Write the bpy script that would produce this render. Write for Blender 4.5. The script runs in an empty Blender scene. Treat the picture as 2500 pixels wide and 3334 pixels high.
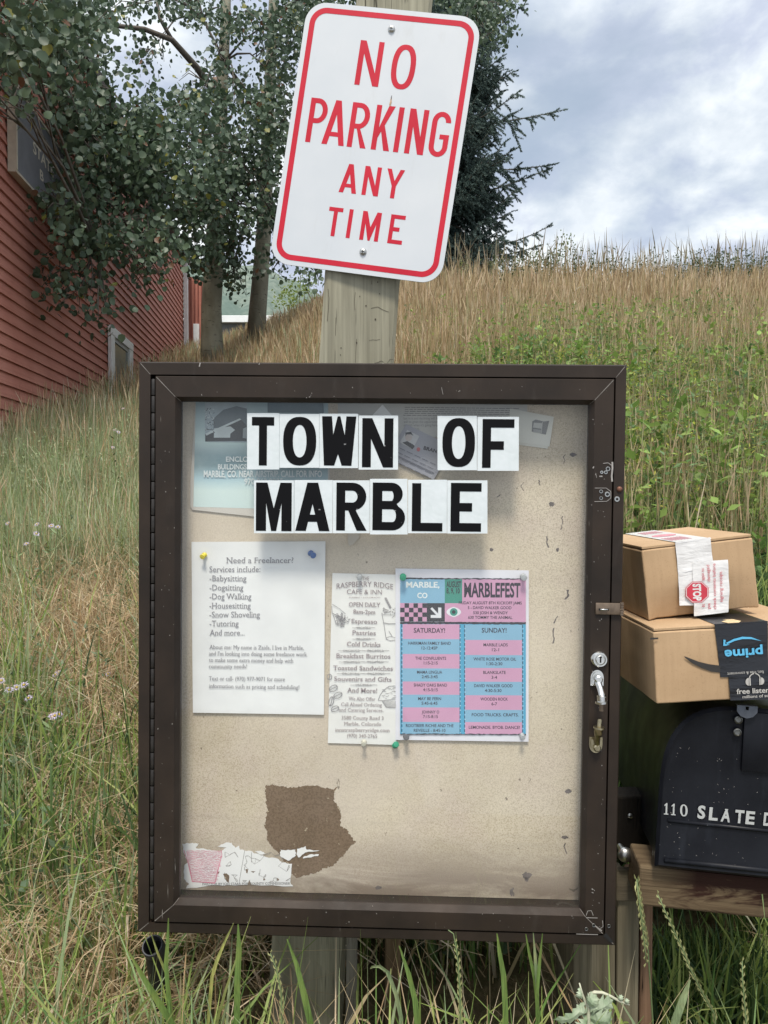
import bpy, bmesh, math, random
import numpy as np
from mathutils import Matrix, Vector
from mathutils.geometry import tessellate_polygon

random.seed(7)
rng = np.random.default_rng(11)
SC = bpy.context.scene
COL = SC.collection

# ------------------------------------------------------------------ camera
FPX = 2505.0                      # focal length in photo pixels (photo 2500 x 3334)
PITCH = math.radians(1.587)
EYE = np.array([0.0, 0.0, 1.6])
cam_data = bpy.data.cameras.new("camera")
cam_data.sensor_fit = 'VERTICAL'
cam_data.sensor_height = 24.0
cam_data.lens = FPX / 3334.0 * 24.0
cam_data.clip_start = 0.05
cam_data.clip_end = 3000.0
cam = bpy.data.objects.new("camera", cam_data)
COL.objects.link(cam)
cam.location = EYE
cam.rotation_euler = (math.radians(90) - PITCH, 0, 0)
SC.camera = cam
SC.render.resolution_x, SC.render.resolution_y = 768, 1024

# ------------------------------------------------------------------ light
SUN_EL, SUN_AZ = math.radians(62), math.radians(184)   # azimuth from +Y, clockwise
sun_dir = Vector((math.sin(SUN_AZ) * math.cos(SUN_EL), math.cos(SUN_AZ) * math.cos(SUN_EL), math.sin(SUN_EL)))
sd = bpy.data.lights.new("sun", 'SUN')
sd.energy = 3.0
sd.angle = math.radians(12)
sd.color = (1.0, 0.93, 0.82)
so = bpy.data.objects.new("sun", sd)
COL.objects.link(so)
so.rotation_euler = sun_dir.to_track_quat('Z', 'Y').to_euler()

SC.view_settings.view_transform = 'Standard'
SC.view_settings.look = 'None'
SC.view_settings.gamma = 1.0
SC.view_settings.exposure = 0.31

world = bpy.data.worlds.new("World")
SC.world = world
world.use_nodes = True
wn, wl = world.node_tree.nodes, world.node_tree.links
wn.clear()
def wnode(t, **kw):
    n = wn.new(t)
    for k, v in kw.items():
        setattr(n, k, v)
    return n
w_out = wnode('ShaderNodeOutputWorld')
w_bg = wnode('ShaderNodeBackground')
w_sky = wnode('ShaderNodeTexSky', sky_type='NISHITA', sun_disc=False)
w_sky.sun_elevation = SUN_EL
w_sky.sun_rotation = SUN_AZ
w_skym = wnode('ShaderNodeMix', data_type='RGBA', blend_type='MULTIPLY')
w_skym.inputs[0].default_value = 1.0
wl.new(w_sky.outputs[0], w_skym.inputs[6])
w_skym.inputs[7].default_value = (0.95, 0.95, 0.95, 1)
w_tc = wnode('ShaderNodeTexCoord')
w_sep = wnode('ShaderNodeSeparateXYZ')
wl.new(w_tc.outputs['Generated'], w_sep.inputs[0])
def wmath(op, a, b=None, clamp=False):
    n = wnode('ShaderNodeMath', operation=op, use_clamp=clamp)
    for i, x in enumerate((a, b)):
        if x is None: continue
        if isinstance(x, (int, float)): n.inputs[i].default_value = x
        else: wl.new(x, n.inputs[i])
    return n.outputs[0]
zz = wmath('ADD', wmath('MAXIMUM', w_sep.outputs[2], 0.0), 0.42)
w_cmb = wnode('ShaderNodeCombineXYZ')
wl.new(wmath('DIVIDE', w_sep.outputs[0], zz), w_cmb.inputs[0])
wl.new(wmath('DIVIDE', w_sep.outputs[1], zz), w_cmb.inputs[1])
def wnoise(scale, detail, rough, off):
    m = wnode('ShaderNodeMapping')
    m.inputs['Location'].default_value = off
    wl.new(w_cmb.outputs[0], m.inputs[0])
    n = wnode('ShaderNodeTexNoise')
    n.inputs['Scale'].default_value = scale
    n.inputs['Detail'].default_value = detail
    n.inputs['Roughness'].default_value = rough
    n.inputs['Distortion'].default_value = 0.25
    wl.new(m.outputs[0], n.inputs['Vector'])
    return n.outputs[0]
def wramp(src, stops):
    r = wnode('ShaderNodeValToRGB')
    e = r.color_ramp.elements
    while len(e) < len(stops): e.new(0.5)
    for i, (p, c) in enumerate(stops):
        e[i].position = p
        e[i].color = (*c, 1) if len(c) == 3 else c
    wl.new(src, r.inputs[0])
    return r.outputs[0]
cover = wramp(wnoise(2.0, 7, 0.56, (3.1, 1.7, 0.4)), [(0.30, (0.15, 0.15, 0.15)), (0.47, (1, 1, 1))])
shade = wramp(wnoise(5.2, 9, 0.56, (8.3, 2.2, 5.0)),
              [(0.32, (0.46, 0.52, 0.66)), (0.43, (0.58, 0.64, 0.77)), (0.51, (0.76, 0.82, 0.89)), (0.60, (0.98, 1.02, 1.04))])
w_mix = wnode('ShaderNodeMix', data_type='RGBA')
wl.new(cover, w_mix.inputs[0])
w_blue = wnode('ShaderNodeMix', data_type='RGBA', blend_type='MIX')
w_blue.inputs[0].default_value = 0.55
w_sc = wnode('ShaderNodeVectorMath', operation='SCALE')
wl.new(w_skym.outputs[2], w_sc.inputs[0])
w_sc.inputs['Scale'].default_value = 0.10
wl.new(w_sc.outputs[0], w_blue.inputs[6])
w_blue.inputs[7].default_value = (0.58, 0.68, 0.79, 1)      # thin veil over the blue
wl.new(w_blue.outputs[2], w_mix.inputs[6])
wl.new(shade, w_mix.inputs[7])
# overcast skies brighten towards the zenith
w_zen = wmath('ADD', wmath('MULTIPLY', wmath('MAXIMUM', wmath('SUBTRACT', w_sep.outputs[2], 0.50), 0.0), 2.2), 1.0)
w_fin = wnode('ShaderNodeVectorMath', operation='SCALE')
wl.new(w_mix.outputs[2], w_fin.inputs[0])
wl.new(w_zen, w_fin.inputs['Scale'])
wl.new(w_fin.outputs[0], w_bg.inputs[0])
w_bg.inputs[1].default_value = 0.92
wl.new(w_bg.outputs[0], w_out.inputs[0])

# ------------------------------------------------------------------ helpers
cp_, sp_ = math.cos(PITCH), math.sin(PITCH)
C2W = np.array([[1, 0, 0], [0, -sp_, cp_], [0, -cp_, -sp_]], float)   # camera (right, down, forward) -> world

def ray(px, py):
    px, py = np.asarray(px, float), np.asarray(py, float)
    c = np.stack([(px - 1250) / FPX, (py - 1667) / FPX, np.ones_like(px)], -1)
    return c @ C2W.T

def W(px, py, Y):
    """The point at world distance Y seen at photo pixel (px, py)."""
    r = ray(px, py)
    return EYE + r * (Y / r[..., 1:2] if r.ndim > 1 else Y / r[1])

class Frame:
    """A local frame: x right, y into the picture, z up."""
    def __init__(s, origin, X, Z):
        X = np.array(X, float); X /= np.linalg.norm(X)
        Z = np.array(Z, float); Z -= X * (Z @ X); Z /= np.linalg.norm(Z)
        s.o, s.X, s.Z = np.array(origin, float), X, Z
        s.Y = np.cross(Z, X)
        s.R = np.stack([s.X, s.Y, s.Z], 1)
    def matrix(s, at=(0, 0, 0)):
        o = s.o + s.R @ np.array(at, float)
        m = Matrix.Identity(4)
        for i in range(3):
            for j in range(3): m[i][j] = s.R[i, j]
            m[i][3] = o[i]
        return m
    def px(s, px, py, y=0.0):
        r = ray(px, py)
        d = r @ s.Y
        e = EYE - s.o
        t = (y - e @ s.Y) / d
        P = e + r * (t[..., None] if r.ndim > 1 else t)
        return P @ s.R          # local x, y, z

def yaw_roll_frame(origin, yaw, roll, pitch=0.0):
    m = Matrix.Rotation(math.radians(yaw), 3, 'Z') @ Matrix.Rotation(math.radians(pitch), 3, 'X') @ Matrix.Rotation(math.radians(roll), 3, 'Y')
    return Frame(origin, m @ Vector((1, 0, 0)), m @ Vector((0, 0, 1)))

def quad_frame(q, width):
    n = [((x - 1250) / FPX, (y - 1667) / FPX) for x, y in q]
    A = []
    for (u, v), (x, y) in zip([(0, 0), (1, 0), (1, 1), (0, 1)], n):
        A.append([u, v, 1, 0, 0, 0, -x * u, -x * v, -x]); A.append([0, 0, 0, u, v, 1, -y * u, -y * v, -y])
    H = np.linalg.svd(np.array(A))[2][-1].reshape(3, 3)
    if H[2, 2] < 0: H = -H
    h1, h2, t = H.T
    k = width / np.linalg.norm(h1)
    return Frame(EYE + C2W @ (t * k), C2W @ h1, -(C2W @ h2))

def tag(o, label=None, cat=None, group=None, kind=None):
    if label: o['label'] = label
    if cat: o['category'] = cat
    if group: o['group'] = group
    if kind: o['kind'] = kind
    return o

def thing(name, label, cat, matrix=None, group=None):
    o = bpy.data.objects.new(name, None)
    COL.objects.link(o)
    o.empty_display_size = 0.05
    if matrix is not None: o.matrix_world = matrix
    return tag(o, label, cat, group)

class MB:
    def __init__(s): s.v, s.f, s.m = [], [], []
    def add(s, verts, faces, mi=0):
        b = len(s.v)
        s.v.extend(tuple(float(q) for q in v) for v in verts)
        s.f.extend(tuple(i + b for i in f) for f in faces)
        s.m.extend([mi] * len(faces))
        return s
    def box(s, lo, hi, mi=0, bevel=0.0, M=None, seg=2):
        bm = bmesh.new()
        bmesh.ops.create_cube(bm, size=1)
        for v in bm.verts:
            v.co = Vector([lo[i] + (v.co[i] + .5) * (hi[i] - lo[i]) for i in range(3)])
        if bevel > 0:
            bmesh.ops.bevel(bm, geom=list(bm.edges), offset=bevel, segments=seg, affect='EDGES', profile=0.5)
        s.bm(bm, mi, M)
        return s
    def bm(s, bm, mi=0, M=None):
        bm.verts.ensure_lookup_table(); bm.verts.index_update()
        vs = [(M @ v.co if M is not None else v.co) for v in bm.verts]
        s.add(vs, [[v.index for v in f.verts] for f in bm.faces], mi)
        bm.free()
        return s
    def lathe(s, prof, M=None, n=24, mi=0, a0=0.0, a1=2 * math.pi):
        """prof: (r, y) pairs; axis is local y."""
        full = abs(a1 - a0 - 2 * math.pi) < 1e-6
        k = n if full else n + 1
        vs, fs = [], []
        for r, y in prof:
            for i in range(k):
                a = a0 + (a1 - a0) * i / n
                p = Vector((r * math.cos(a), y, r * math.sin(a)))
                vs.append(M @ p if M is not None else p)
        for j in range(len(prof) - 1):
            for i in range(n):
                i2 = (i + 1) % k
                fs.append((j * k + i, j * k + i2, (j + 1) * k + i2, (j + 1) * k + i))
        s.add(vs, fs, mi)
        return s
    def tube(s, pts, radii, n=10, mi=0, cap=True):
        pts = [Vector(p) for p in pts]
        if not hasattr(radii, '__len__'): radii = [radii] * len(pts)
        vs, fs = [], []
        ref = Vector((0.31, 0.17, 0.93))
        for i, p in enumerate(pts):
            d = (pts[min(i + 1, len(pts) - 1)] - pts[max(i - 1, 0)]).normalized()
            if abs(d.dot(ref)) > .95: ref = Vector((0.93, 0.1, 0.2))
            a = d.cross(ref).normalized(); b = d.cross(a)
            for k in range(n):
                t = 2 * math.pi * k / n
                vs.append(p + (a * math.cos(t) + b * math.sin(t)) * radii[i])
        for i in range(len(pts) - 1):
            for k in range(n):
                k2 = (k + 1) % n
                fs.append((i * n + k, i * n + k2, (i + 1) * n + k2, (i + 1) * n + k))
        if cap:
            fs.append(tuple(range(n - 1, -1, -1)))
            fs.append(tuple((len(pts) - 1) * n + k for k in range(n)))
        s.add(vs, fs, mi)
        return s
    def poly(s, loops, fn, mi=0):
        """Fill polygons with holes; loops in 2-D, fn maps (N,2) to local 3-D."""
        pl = [[Vector((x, y, 0)) for x, y in l] for l in loops]
        tris = tessellate_polygon(pl)
        flat = np.array([(x, y) for l in loops for x, y in l], float)
        s.add(fn(flat), [tuple(t) for t in tris], mi)
        return s
    def slab(s, loop, y0, y1, mi=0, fn=None):
        """A polygon in local x,z with thickness from y0 (front) to y1."""
        n = len(loop)
        tris = tessellate_polygon([[Vector((x, z, 0)) for x, z in loop]])
        vs = [(x, y0, z) for x, z in loop] + [(x, y1, z) for x, z in loop]
        fs = [tuple(t) for t in tris] + [tuple(i + n for i in reversed(t)) for t in tris]
        fs += [(i, (i + 1) % n, (i + 1) % n + n, i + n) for i in range(n)]
        s.add(vs, fs, mi)
        return s
    def build(s, name, mats, parent=None, matrix=None, smooth=False, local=None):
        me = bpy.data.meshes.new(name)
        me.from_pydata(s.v, [], s.f)
        if not isinstance(mats, (list, tuple)): mats = [mats]
        for m in mats: me.materials.append(m)
        if len(mats) > 1: me.polygons.foreach_set('material_index', s.m)
        if smooth:
            me.polygons.foreach_set('use_smooth', [True] * len(me.polygons))
            if isinstance(smooth, float): me.set_sharp_from_angle(angle=math.radians(smooth))
        bm = bmesh.new(); bm.from_mesh(me)
        bmesh.ops.recalc_face_normals(bm, faces=bm.faces)
        bm.to_mesh(me); bm.free()
        o = bpy.data.objects.new(name, me)
        COL.objects.link(o)
        if parent is not None: o.parent = parent
        elif matrix is not None: o.matrix_world = matrix
        return o

def fast_mesh(name, verts, faces_list, tint, mats, parent=None, smooth=False):
    """numpy mesh: faces_list is a list of (n,k) index arrays; tint (N,3)."""
    me = bpy.data.meshes.new(name)
    verts = np.ascontiguousarray(verts, dtype=np.float32)
    me.vertices.add(len(verts)); me.vertices.foreach_set('co', verts.ravel())
    loops = np.concatenate([f.ravel() for f in faces_list]).astype(np.int32)
    tot = np.concatenate([np.full(len(f), f.shape[1], np.int32) for f in faces_list])
    start = np.concatenate([[0], np.cumsum(tot)[:-1]]).astype(np.int32)
    me.loops.add(len(loops)); me.loops.foreach_set('vertex_index', loops)
    me.polygons.add(len(tot)); me.polygons.foreach_set('loop_start', start)
    try: me.polygons.foreach_set('loop_total', tot)
    except Exception: pass
    if tint is not None:
        a = me.attributes.new('tint', 'FLOAT_COLOR', 'POINT')
        a.data.foreach_set('color', np.concatenate([tint, np.ones((len(tint), 1))], 1).astype(np.float32).ravel())
    me.materials.append(mats)
    me.update(calc_edges=True)
    if smooth: me.polygons.foreach_set('use_smooth', [True] * len(me.polygons))
    o = bpy.data.objects.new(name, me)
    COL.objects.link(o)
    if parent is not None: o.parent = parent
    return o

# ------------------------------------------------------------------ materials
class NM:
    def __init__(s, name):
        s.m = bpy.data.materials.new(name); s.m.use_nodes = True
        s.n, s.l = s.m.node_tree.nodes, s.m.node_tree.links
        s.b = s.n['Principled BSDF']; s.out = s.n['Material Output']
        s.tc = None
    def vec(s, scale=(1, 1, 1), loc=(0, 0, 0), rot=(0, 0, 0)):
        if s.tc is None: s.tc = s.n.new('ShaderNodeTexCoord')
        m = s.n.new('ShaderNodeMapping')
        m.inputs['Scale'].default_value = scale; m.inputs['Location'].default_value = loc; m.inputs['Rotation'].default_value = rot
        s.l.new(s.tc.outputs['Object'], m.inputs[0])
        return m.outputs[0]
    def noise(s, scale, detail=4, rough=.55, vec=None, dist=0.0):
        n = s.n.new('ShaderNodeTexNoise')
        n.inputs['Scale'].default_value = scale; n.inputs['Detail'].default_value = detail
        n.inputs['Roughness'].default_value = rough; n.inputs['Distortion'].default_value = dist
        s.l.new(vec if vec is not None else s.vec(), n.inputs['Vector'])
        return n.outputs[0]
    def voro(s, scale, vec=None, feature='F1', rand=1.0):
        n = s.n.new('ShaderNodeTexVoronoi'); n.feature = feature
        n.inputs['Scale'].default_value = scale; n.inputs['Randomness'].default_value = rand
        s.l.new(vec if vec is not None else s.vec(), n.inputs['Vector'])
        return n.outputs[0]
    def ramp(s, src, stops):
        r = s.n.new('ShaderNodeValToRGB'); e = r.color_ramp.elements
        while len(e) < len(stops): e.new(.5)
        for i, (p, c) in enumerate(stops):
            e[i].position = p
            if isinstance(c, (int, float)): c = (c, c, c)
            e[i].color = (*c, 1)
        s.l.new(src, r.inputs[0])
        return r.outputs[0]
    def mix(s, fac, a, b, mode='MIX'):
        n = s.n.new('ShaderNodeMix'); n.data_type = 'RGBA'; n.blend_type = mode
        for i, x in ((0, fac), (6, a), (7, b)):
            if isinstance(x, (int, float)): n.inputs[i].default_value = x
            elif isinstance(x, tuple): n.inputs[i].default_value = (*x, 1)
            else: s.l.new(x, n.inputs[i])
        return n.outputs[2]
    def col(s, x):
        if isinstance(x, tuple): s.b.inputs['Base Color'].default_value = (*x, 1)
        else: s.l.new(x, s.b.inputs['Base Color'])
        return s
    def set(s, **k):
        for a, v in k.items():
            i = s.b.inputs[{'rough': 'Roughness', 'metal': 'Metallic', 'spec': 'Specular IOR Level', 'coat': 'Coat Weight', 'coat_rough': 'Coat Roughness'}[a]]
            if isinstance(v, (int, float)): i.default_value = v
            else: s.l.new(v, i)
        return s
    def bump(s, src, strength=.3, dist=.002):
        b = s.n.new('ShaderNodeBump'); b.inputs['Strength'].default_value = strength; b.inputs['Distance'].default_value = dist
        s.l.new(src, b.inputs['Height'])
        prev = s.b.inputs['Normal'].links
        if prev: s.l.new(prev[0].from_socket, b.inputs['Normal'])
        s.l.new(b.outputs[0], s.b.inputs['Normal'])
        return s
    def translucent(s, w, colsock=None):
        t = s.n.new('ShaderNodeBsdfTranslucent'); mx = s.n.new('ShaderNodeMixShader')
        mx.inputs[0].default_value = w
        if colsock is not None: s.l.new(colsock, t.inputs[0])
        s.l.new(s.b.outputs[0], mx.inputs[1]); s.l.new(t.outputs[0], mx.inputs[2])
        s.l.new(mx.outputs[0], s.out.inputs[0])
        return s

MATS = {}
def plain(name, c, rough=.6, var=.12, scale=40, bump=.0, metal=0.0, spec=.5):
    if name in MATS: return MATS[name]
    k = NM(name)
    f = k.ramp(k.noise(scale, 5), [(.3, 0.0), (.7, 1.0)])
    a = tuple(min(1, q * (1 + var)) for q in c); b = tuple(q * (1 - var) for q in c)
    k.col(k.mix(f, b, a)).set(rough=rough, metal=metal, spec=spec)
    if bump: k.bump(k.noise(scale * 4, 4), bump, .001)
    MATS[name] = k.m
    return k.m

def wood_mat(name, light, dark, axis=2, rot=(0, 0, 0), stain=None, grain=1.0, off=0.0):
    k = NM(name)
    sc = [16, 16, 16]; sc[axis] = .9
    v = k.vec(tuple(sc), (off, off * 2, off * .5), rot)
    g1 = k.noise(2.0, 6, .6, v, .4)
    sc2 = [130, 130, 130]; sc2[axis] = 3.0
    g2 = k.noise(1.0, 5, .65, k.vec(tuple(sc2), (off, 0, 0), rot), .2)
    base = k.mix(k.ramp(g1, [(.32, 0.0), (.68, 1.0)]), dark, light)
    base = k.mix(k.ramp(g2, [(.35, .0), (.65, .55)]), base, tuple(q * .55 for q in dark))
    # dark drying cracks along the grain
    sc3 = [34, 34, 34]; sc3[axis] = .55
    cr = k.ramp(k.noise(1.3, 2, .5, k.vec(tuple(sc3), (off + 3, 1, 0), rot), .9), [(.485, 0.0), (.497, 1.0), (.503, 1.0), (.515, 0.0)])
    gate = k.ramp(k.noise(9, 2, .5), [(.50, 0.0), (.58, 1.0)])
    crk = k.mix(1.0, cr, gate, 'MULTIPLY')
    base = k.mix(crk, base, tuple(q * .16 for q in dark))
    if stain: 
        st = k.ramp(k.noise(3.2, 4, .6, k.vec((1, 1, 1), (off, 4, 2))), [(.42, 0.0), (.6, .8)])
        base = k.mix(st, base, stain)
    k.col(base).set(rough=.85, spec=.25)
    k.bump(g2, .55 * grain, .002).bump(crk, -.9, .003)
    return k.m

# weathered bronze aluminium
k = NM('bronze_metal')
base = k.mix(k.ramp(k.noise(7, 5, .6), [(.3, 0.0), (.7, 1.0)]), (.013, .009, .0065), (.034, .0225, .0155))
base = k.mix(k.ramp(k.noise(16, 6, .7, k.vec((1, 1, .25))), [(.58, 0.0), (.74, .45)]), base, (.055, .046, .039))
sp = k.ramp(k.noise(190, 2, .5), [(.765, 0.0), (.80, .5)])
base = k.mix(sp, base, (.45, .43, .40))
scr = k.ramp(k.noise(1.0, 3, .5, k.vec((300, 300, 22), rot=(0, .5, 0))), [(.74, 0.0), (.78, .6)])
base = k.mix(scr, base, (.40, .37, .33))
k.col(base).set(rough=k.ramp(k.noise(22, 5), [(.3, .45), (.7, .65)]), spec=.28).bump(k.noise(60, 4), .08, .001)
M_BRONZE = k.m
M_MITRE = plain('bare_aluminium_seam', (.20, .18, .16), .5, .3, 90)
M_GAP = plain('dark_gap', (.008, .008, .008), .8)
M_CHIP = plain('bare_metal_chip', (.30, .28, .26), .45, .2, 200)

# sun-bleached particle board
k = NM('particle_board')
b0 = k.mix(k.ramp(k.noise(5, 5, .6), [(.33, 0.0), (.67, 1.0)]), (.51, .43, .315), (.68, .595, .46))
b0 = k.mix(k.ramp(k.noise(11, 4, .6, k.vec((1, 1, 1), (5, 3, 1))), [(.42, 0.0), (.72, .55)]), b0, (.60, .49, .435))
fib = k.ramp(k.noise(560, 3, .65), [(.40, .55), (.52, .0)])
b0 = k.mix(fib, b0, (.30, .225, .15))
fl = k.ramp(k.noise(420, 3, .6, k.vec((1, 1, 1), (9, 2, 7))), [(.55, 0.0), (.68, .5)])
pk = k.ramp(k.noise(3.2, 4, .6, k.vec((1, 1, 1), (7, 3, 11))), [(.46, 0.0), (.66, .5)])
b0 = k.mix(pk, b0, (.62, .54, .465))
b0 = k.mix(fl, b0, (.70, .62, .50))
streak = k.ramp(k.noise(1.0, 5, .6, k.vec((3.0, 1, 26), (0, 0, 2)), .5), [(.54, 0.0), (.66, .45)])
low = k.n.new('ShaderNodeSeparateXYZ'); k.vec(); k.l.new(k.tc.outputs['Object'], low.inputs[0])
lowf = k.ramp(low.outputs[2], [(0.0, 1.0), (1.0, 0.0)])
mr = k.n.new('ShaderNodeMapRange'); mr.inputs[1].default_value = -.86; mr.inputs[2].default_value = -.66; mr.inputs[3].default_value = 1; mr.inputs[4].default_value = 0
k.l.new(low.outputs[2], mr.inputs[0])
b0 = k.mix(k.mix(1.0, streak, mr.outputs[0], 'MULTIPLY'), b0, (.34, .285, .235))
sm = k.ramp(k.noise(1.0, 4, .6, k.vec((2.2, 1, 7), (4, 0, 9)), 1.2), [(.52, 0.0), (.70, .55)])
b0 = k.mix(k.mix(1.0, sm, mr.outputs[0], 'MULTIPLY'), b0, (.40, .345, .29))
lo = k.ramp(k.noise(2.2, 3, .5, k.vec((1, 1, 1.6), (2, 5, 1))), [(.42, 0.0), (.68, .4)])
b0 = k.mix(lo, b0, (.76, .67, .52))          # water stains
bt = k.n.new('ShaderNodeMapRange'); bt.inputs[1].default_value = -.862; bt.inputs[2].default_value = -.765; bt.inputs[3].default_value = 1; bt.inputs[4].default_value = 0
k.l.new(low.outputs[2], bt.inputs[0])
bn = k.ramp(k.noise(1.0, 5, .6, k.vec((5, 1, 14), (1, 0, 3)), .8), [(.30, 0.0), (.52, 1.0)])
b0 = k.mix(k.mix(1.0, bn, bt.outputs[0], 'MULTIPLY'), b0, (.25, .195, .15))
dk = k.ramp(k.noise(42, 3, .55, k.vec((1, 1, .55), (3, 8, 2)), .8), [(.735, 0.0), (.76, .85)])
b0 = k.mix(dk, b0, (.12, .095, .075))                                              # pits and holes
dk2 = k.ramp(k.noise(120, 2, .5, k.vec((1, 1, .8), (1, 7, 4))), [(.735, 0.0), (.77, .8)])
b0 = k.mix(dk2, b0, (.16, .125, .09))
k.col(b0).set(rough=.9, spec=.2).bump(k.noise(300, 3), .25, .001).bump(dk, -.5, .001)
M_BOARD = k.m
k = NM('torn_board_core')
b0 = k.mix(k.ramp(k.noise(14, 5, .6), [(.3, 0.0), (.7, 1.0)]), (.17, .115, .072), (.235, .165, .115))
b0 = k.mix(k.ramp(k.noise(300, 3), [(.42, .5), (.55, 0.0)]), b0, (.11, .075, .045))
b0 = k.mix(k.ramp(k.noise(130, 2, .5), [(.70, 0.0), (.74, .8)]), b0, (.48, .40, .28))
k.col(b0).set(rough=.92, spec=.2).bump(k.noise(260, 4), .4, .001)
M_CORE = k.m

def paper(name, c, rough=.75, var=.05):
    k = NM(name)
    f = k.ramp(k.noise(18, 4, .5), [(.3, 0.0), (.7, 1.0)])
    k.col(k.mix(f, tuple(q * (1 - var) for q in c), tuple(min(.92, q * (1 + var)) for q in c))).set(rough=rough, spec=.3)
    k.bump(k.noise(14, 3), .25, .004)
    return k.m
M_WHITE = paper('white_paper', (.80, .80, .79))
M_CREAM = paper('cafe_paper', (.78, .77, .74))
M_GREY_PAPER = paper('grey_paper', (.50, .49, .46))
k = NM('vinyl_card')
f = k.ramp(k.noise(40, 5, .6), [(.35, 0.0), (.7, 1.0)])
k.col(k.mix(f, (.60, .65, .66), (.68, .72, .74))).set(rough=.38, spec=.5)
k.bump(k.noise(35, 4, .6, None, 1.0), .18, .003)
M_CARD = k.m
k = NM('black_vinyl_ink')
b0 = k.mix(k.ramp(k.noise(170, 2), [(.745, 0.0), (.77, .7)]), (.004, .004, .005), (.30, .30, .30))
k.col(b0).set(rough=.6, spec=.12).bump(k.noise(60, 3), .06, .001)
M_BLACKINK = k.m
M_INK = plain('print_ink', (.13, .125, .13), .8, .25, 300)
M_INK_D = plain('dark_print_ink', (.035, .03, .045), .8, .2, 300)
M_INK_BROWN = plain('brown_print_ink', (.30, .245, .255), .8, .25, 300)
M_INK_GREY = plain('grey_print_ink', (.30, .285, .29), .8, .25, 300)
M_INK_W = plain('white_print_ink', (.72, .77, .77), .7, .08, 200)
# aluminium road sign
k = NM('sign_sheeting')
b0 = k.mix(k.ramp(k.noise(6, 4), [(.3, 0.0), (.7, 1.0)]), (.53, .56, .59), (.60, .62, .64))
b0 = k.mix(k.ramp(k.noise(30, 5, .65, k.vec((1, 1, .3))), [(.58, 0.0), (.8, .35)]), b0, (.44, .44, .42))
k.col(b0).set(rough=.4, spec=.5)
M_SIGN = k.m
k = NM('sign_red_ink')
b0 = k.mix(k.ramp(k.noise(12, 5), [(.3, 0.0), (.7, 1.0)]), (.46, .012, .030), (.55, .020, .042))
b0 = k.mix(k.ramp(k.noise(90, 4, .6), [(.68, 0.0), (.72, .6)]), b0, (.60, .10, .12))
k.col(b0).set(rough=.5, spec=.22)
M_SIGNRED = k.m
M_STEEL = plain('galvanised_steel', (.48, .48, .46), .35, .25, 120, .1, 1.0)
M_CHROME = plain('worn_chrome', (.62, .61, .58), .22, .12, 80, .0, 1.0)
M_BRASS = plain('worn_brass', (.36, .31, .20), .33, .3, 90, .05, 1.0)
M_DULL = plain('dull_bronze_plate', (.20, .15, .11), .45, .25, 90, .05, .7)

# glass: clear pane with a mirror share that follows the viewing angle as real glass does
k = NM('clear_glass')
tr = k.n.new('ShaderNodeBsdfTransparent'); gl = k.n.new('ShaderNodeBsdfGlossy'); fr = k.n.new('ShaderNodeFresnel'); mx = k.n.new('ShaderNodeMixShader')
gl.inputs['Roughness'].default_value = .02; fr.inputs['IOR'].default_value = 1.5
tr.inputs[0].default_value = (.97, .98, .975, 1)
k.l.new(fr.outputs[0], mx.inputs[0]); k.l.new(tr.outputs[0], mx.inputs[1]); k.l.new(gl.outputs[0], mx.inputs[2])
df = k.n.new('ShaderNodeBsdfDiffuse'); df.inputs[0].default_value = (.75, .77, .80, 1)
mx2 = k.n.new('ShaderNodeMixShader')
dust = k.ramp(k.noise(6, 5, .6), [(.3, .006), (.75, .030)])
k.l.new(dust, mx2.inputs[0]); k.l.new(mx.outputs[0], mx2.inputs[1]); k.l.new(df.outputs[0], mx2.inputs[2])
k.l.new(mx2.outputs[0], k.out.inputs[0])
M_GLASS = k.m

def foliage(name, rough=.5, trans=.25, spec=.4):
    k = NM(name)
    a = k.n.new('ShaderNodeAttribute'); a.attribute_name = 'tint'
    k.col(a.outputs['Color']).set(rough=rough, spec=spec)
    k.translucent(trans, a.outputs['Color'])
    return k.m
M_LEAF = foliage('aspen_leaf', .45, .25, .4)
M_GRASS = foliage('grass_blade', .6, .38, .3)
M_NEEDLE = foliage('spruce_needle', .55, .1, .3)

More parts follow.
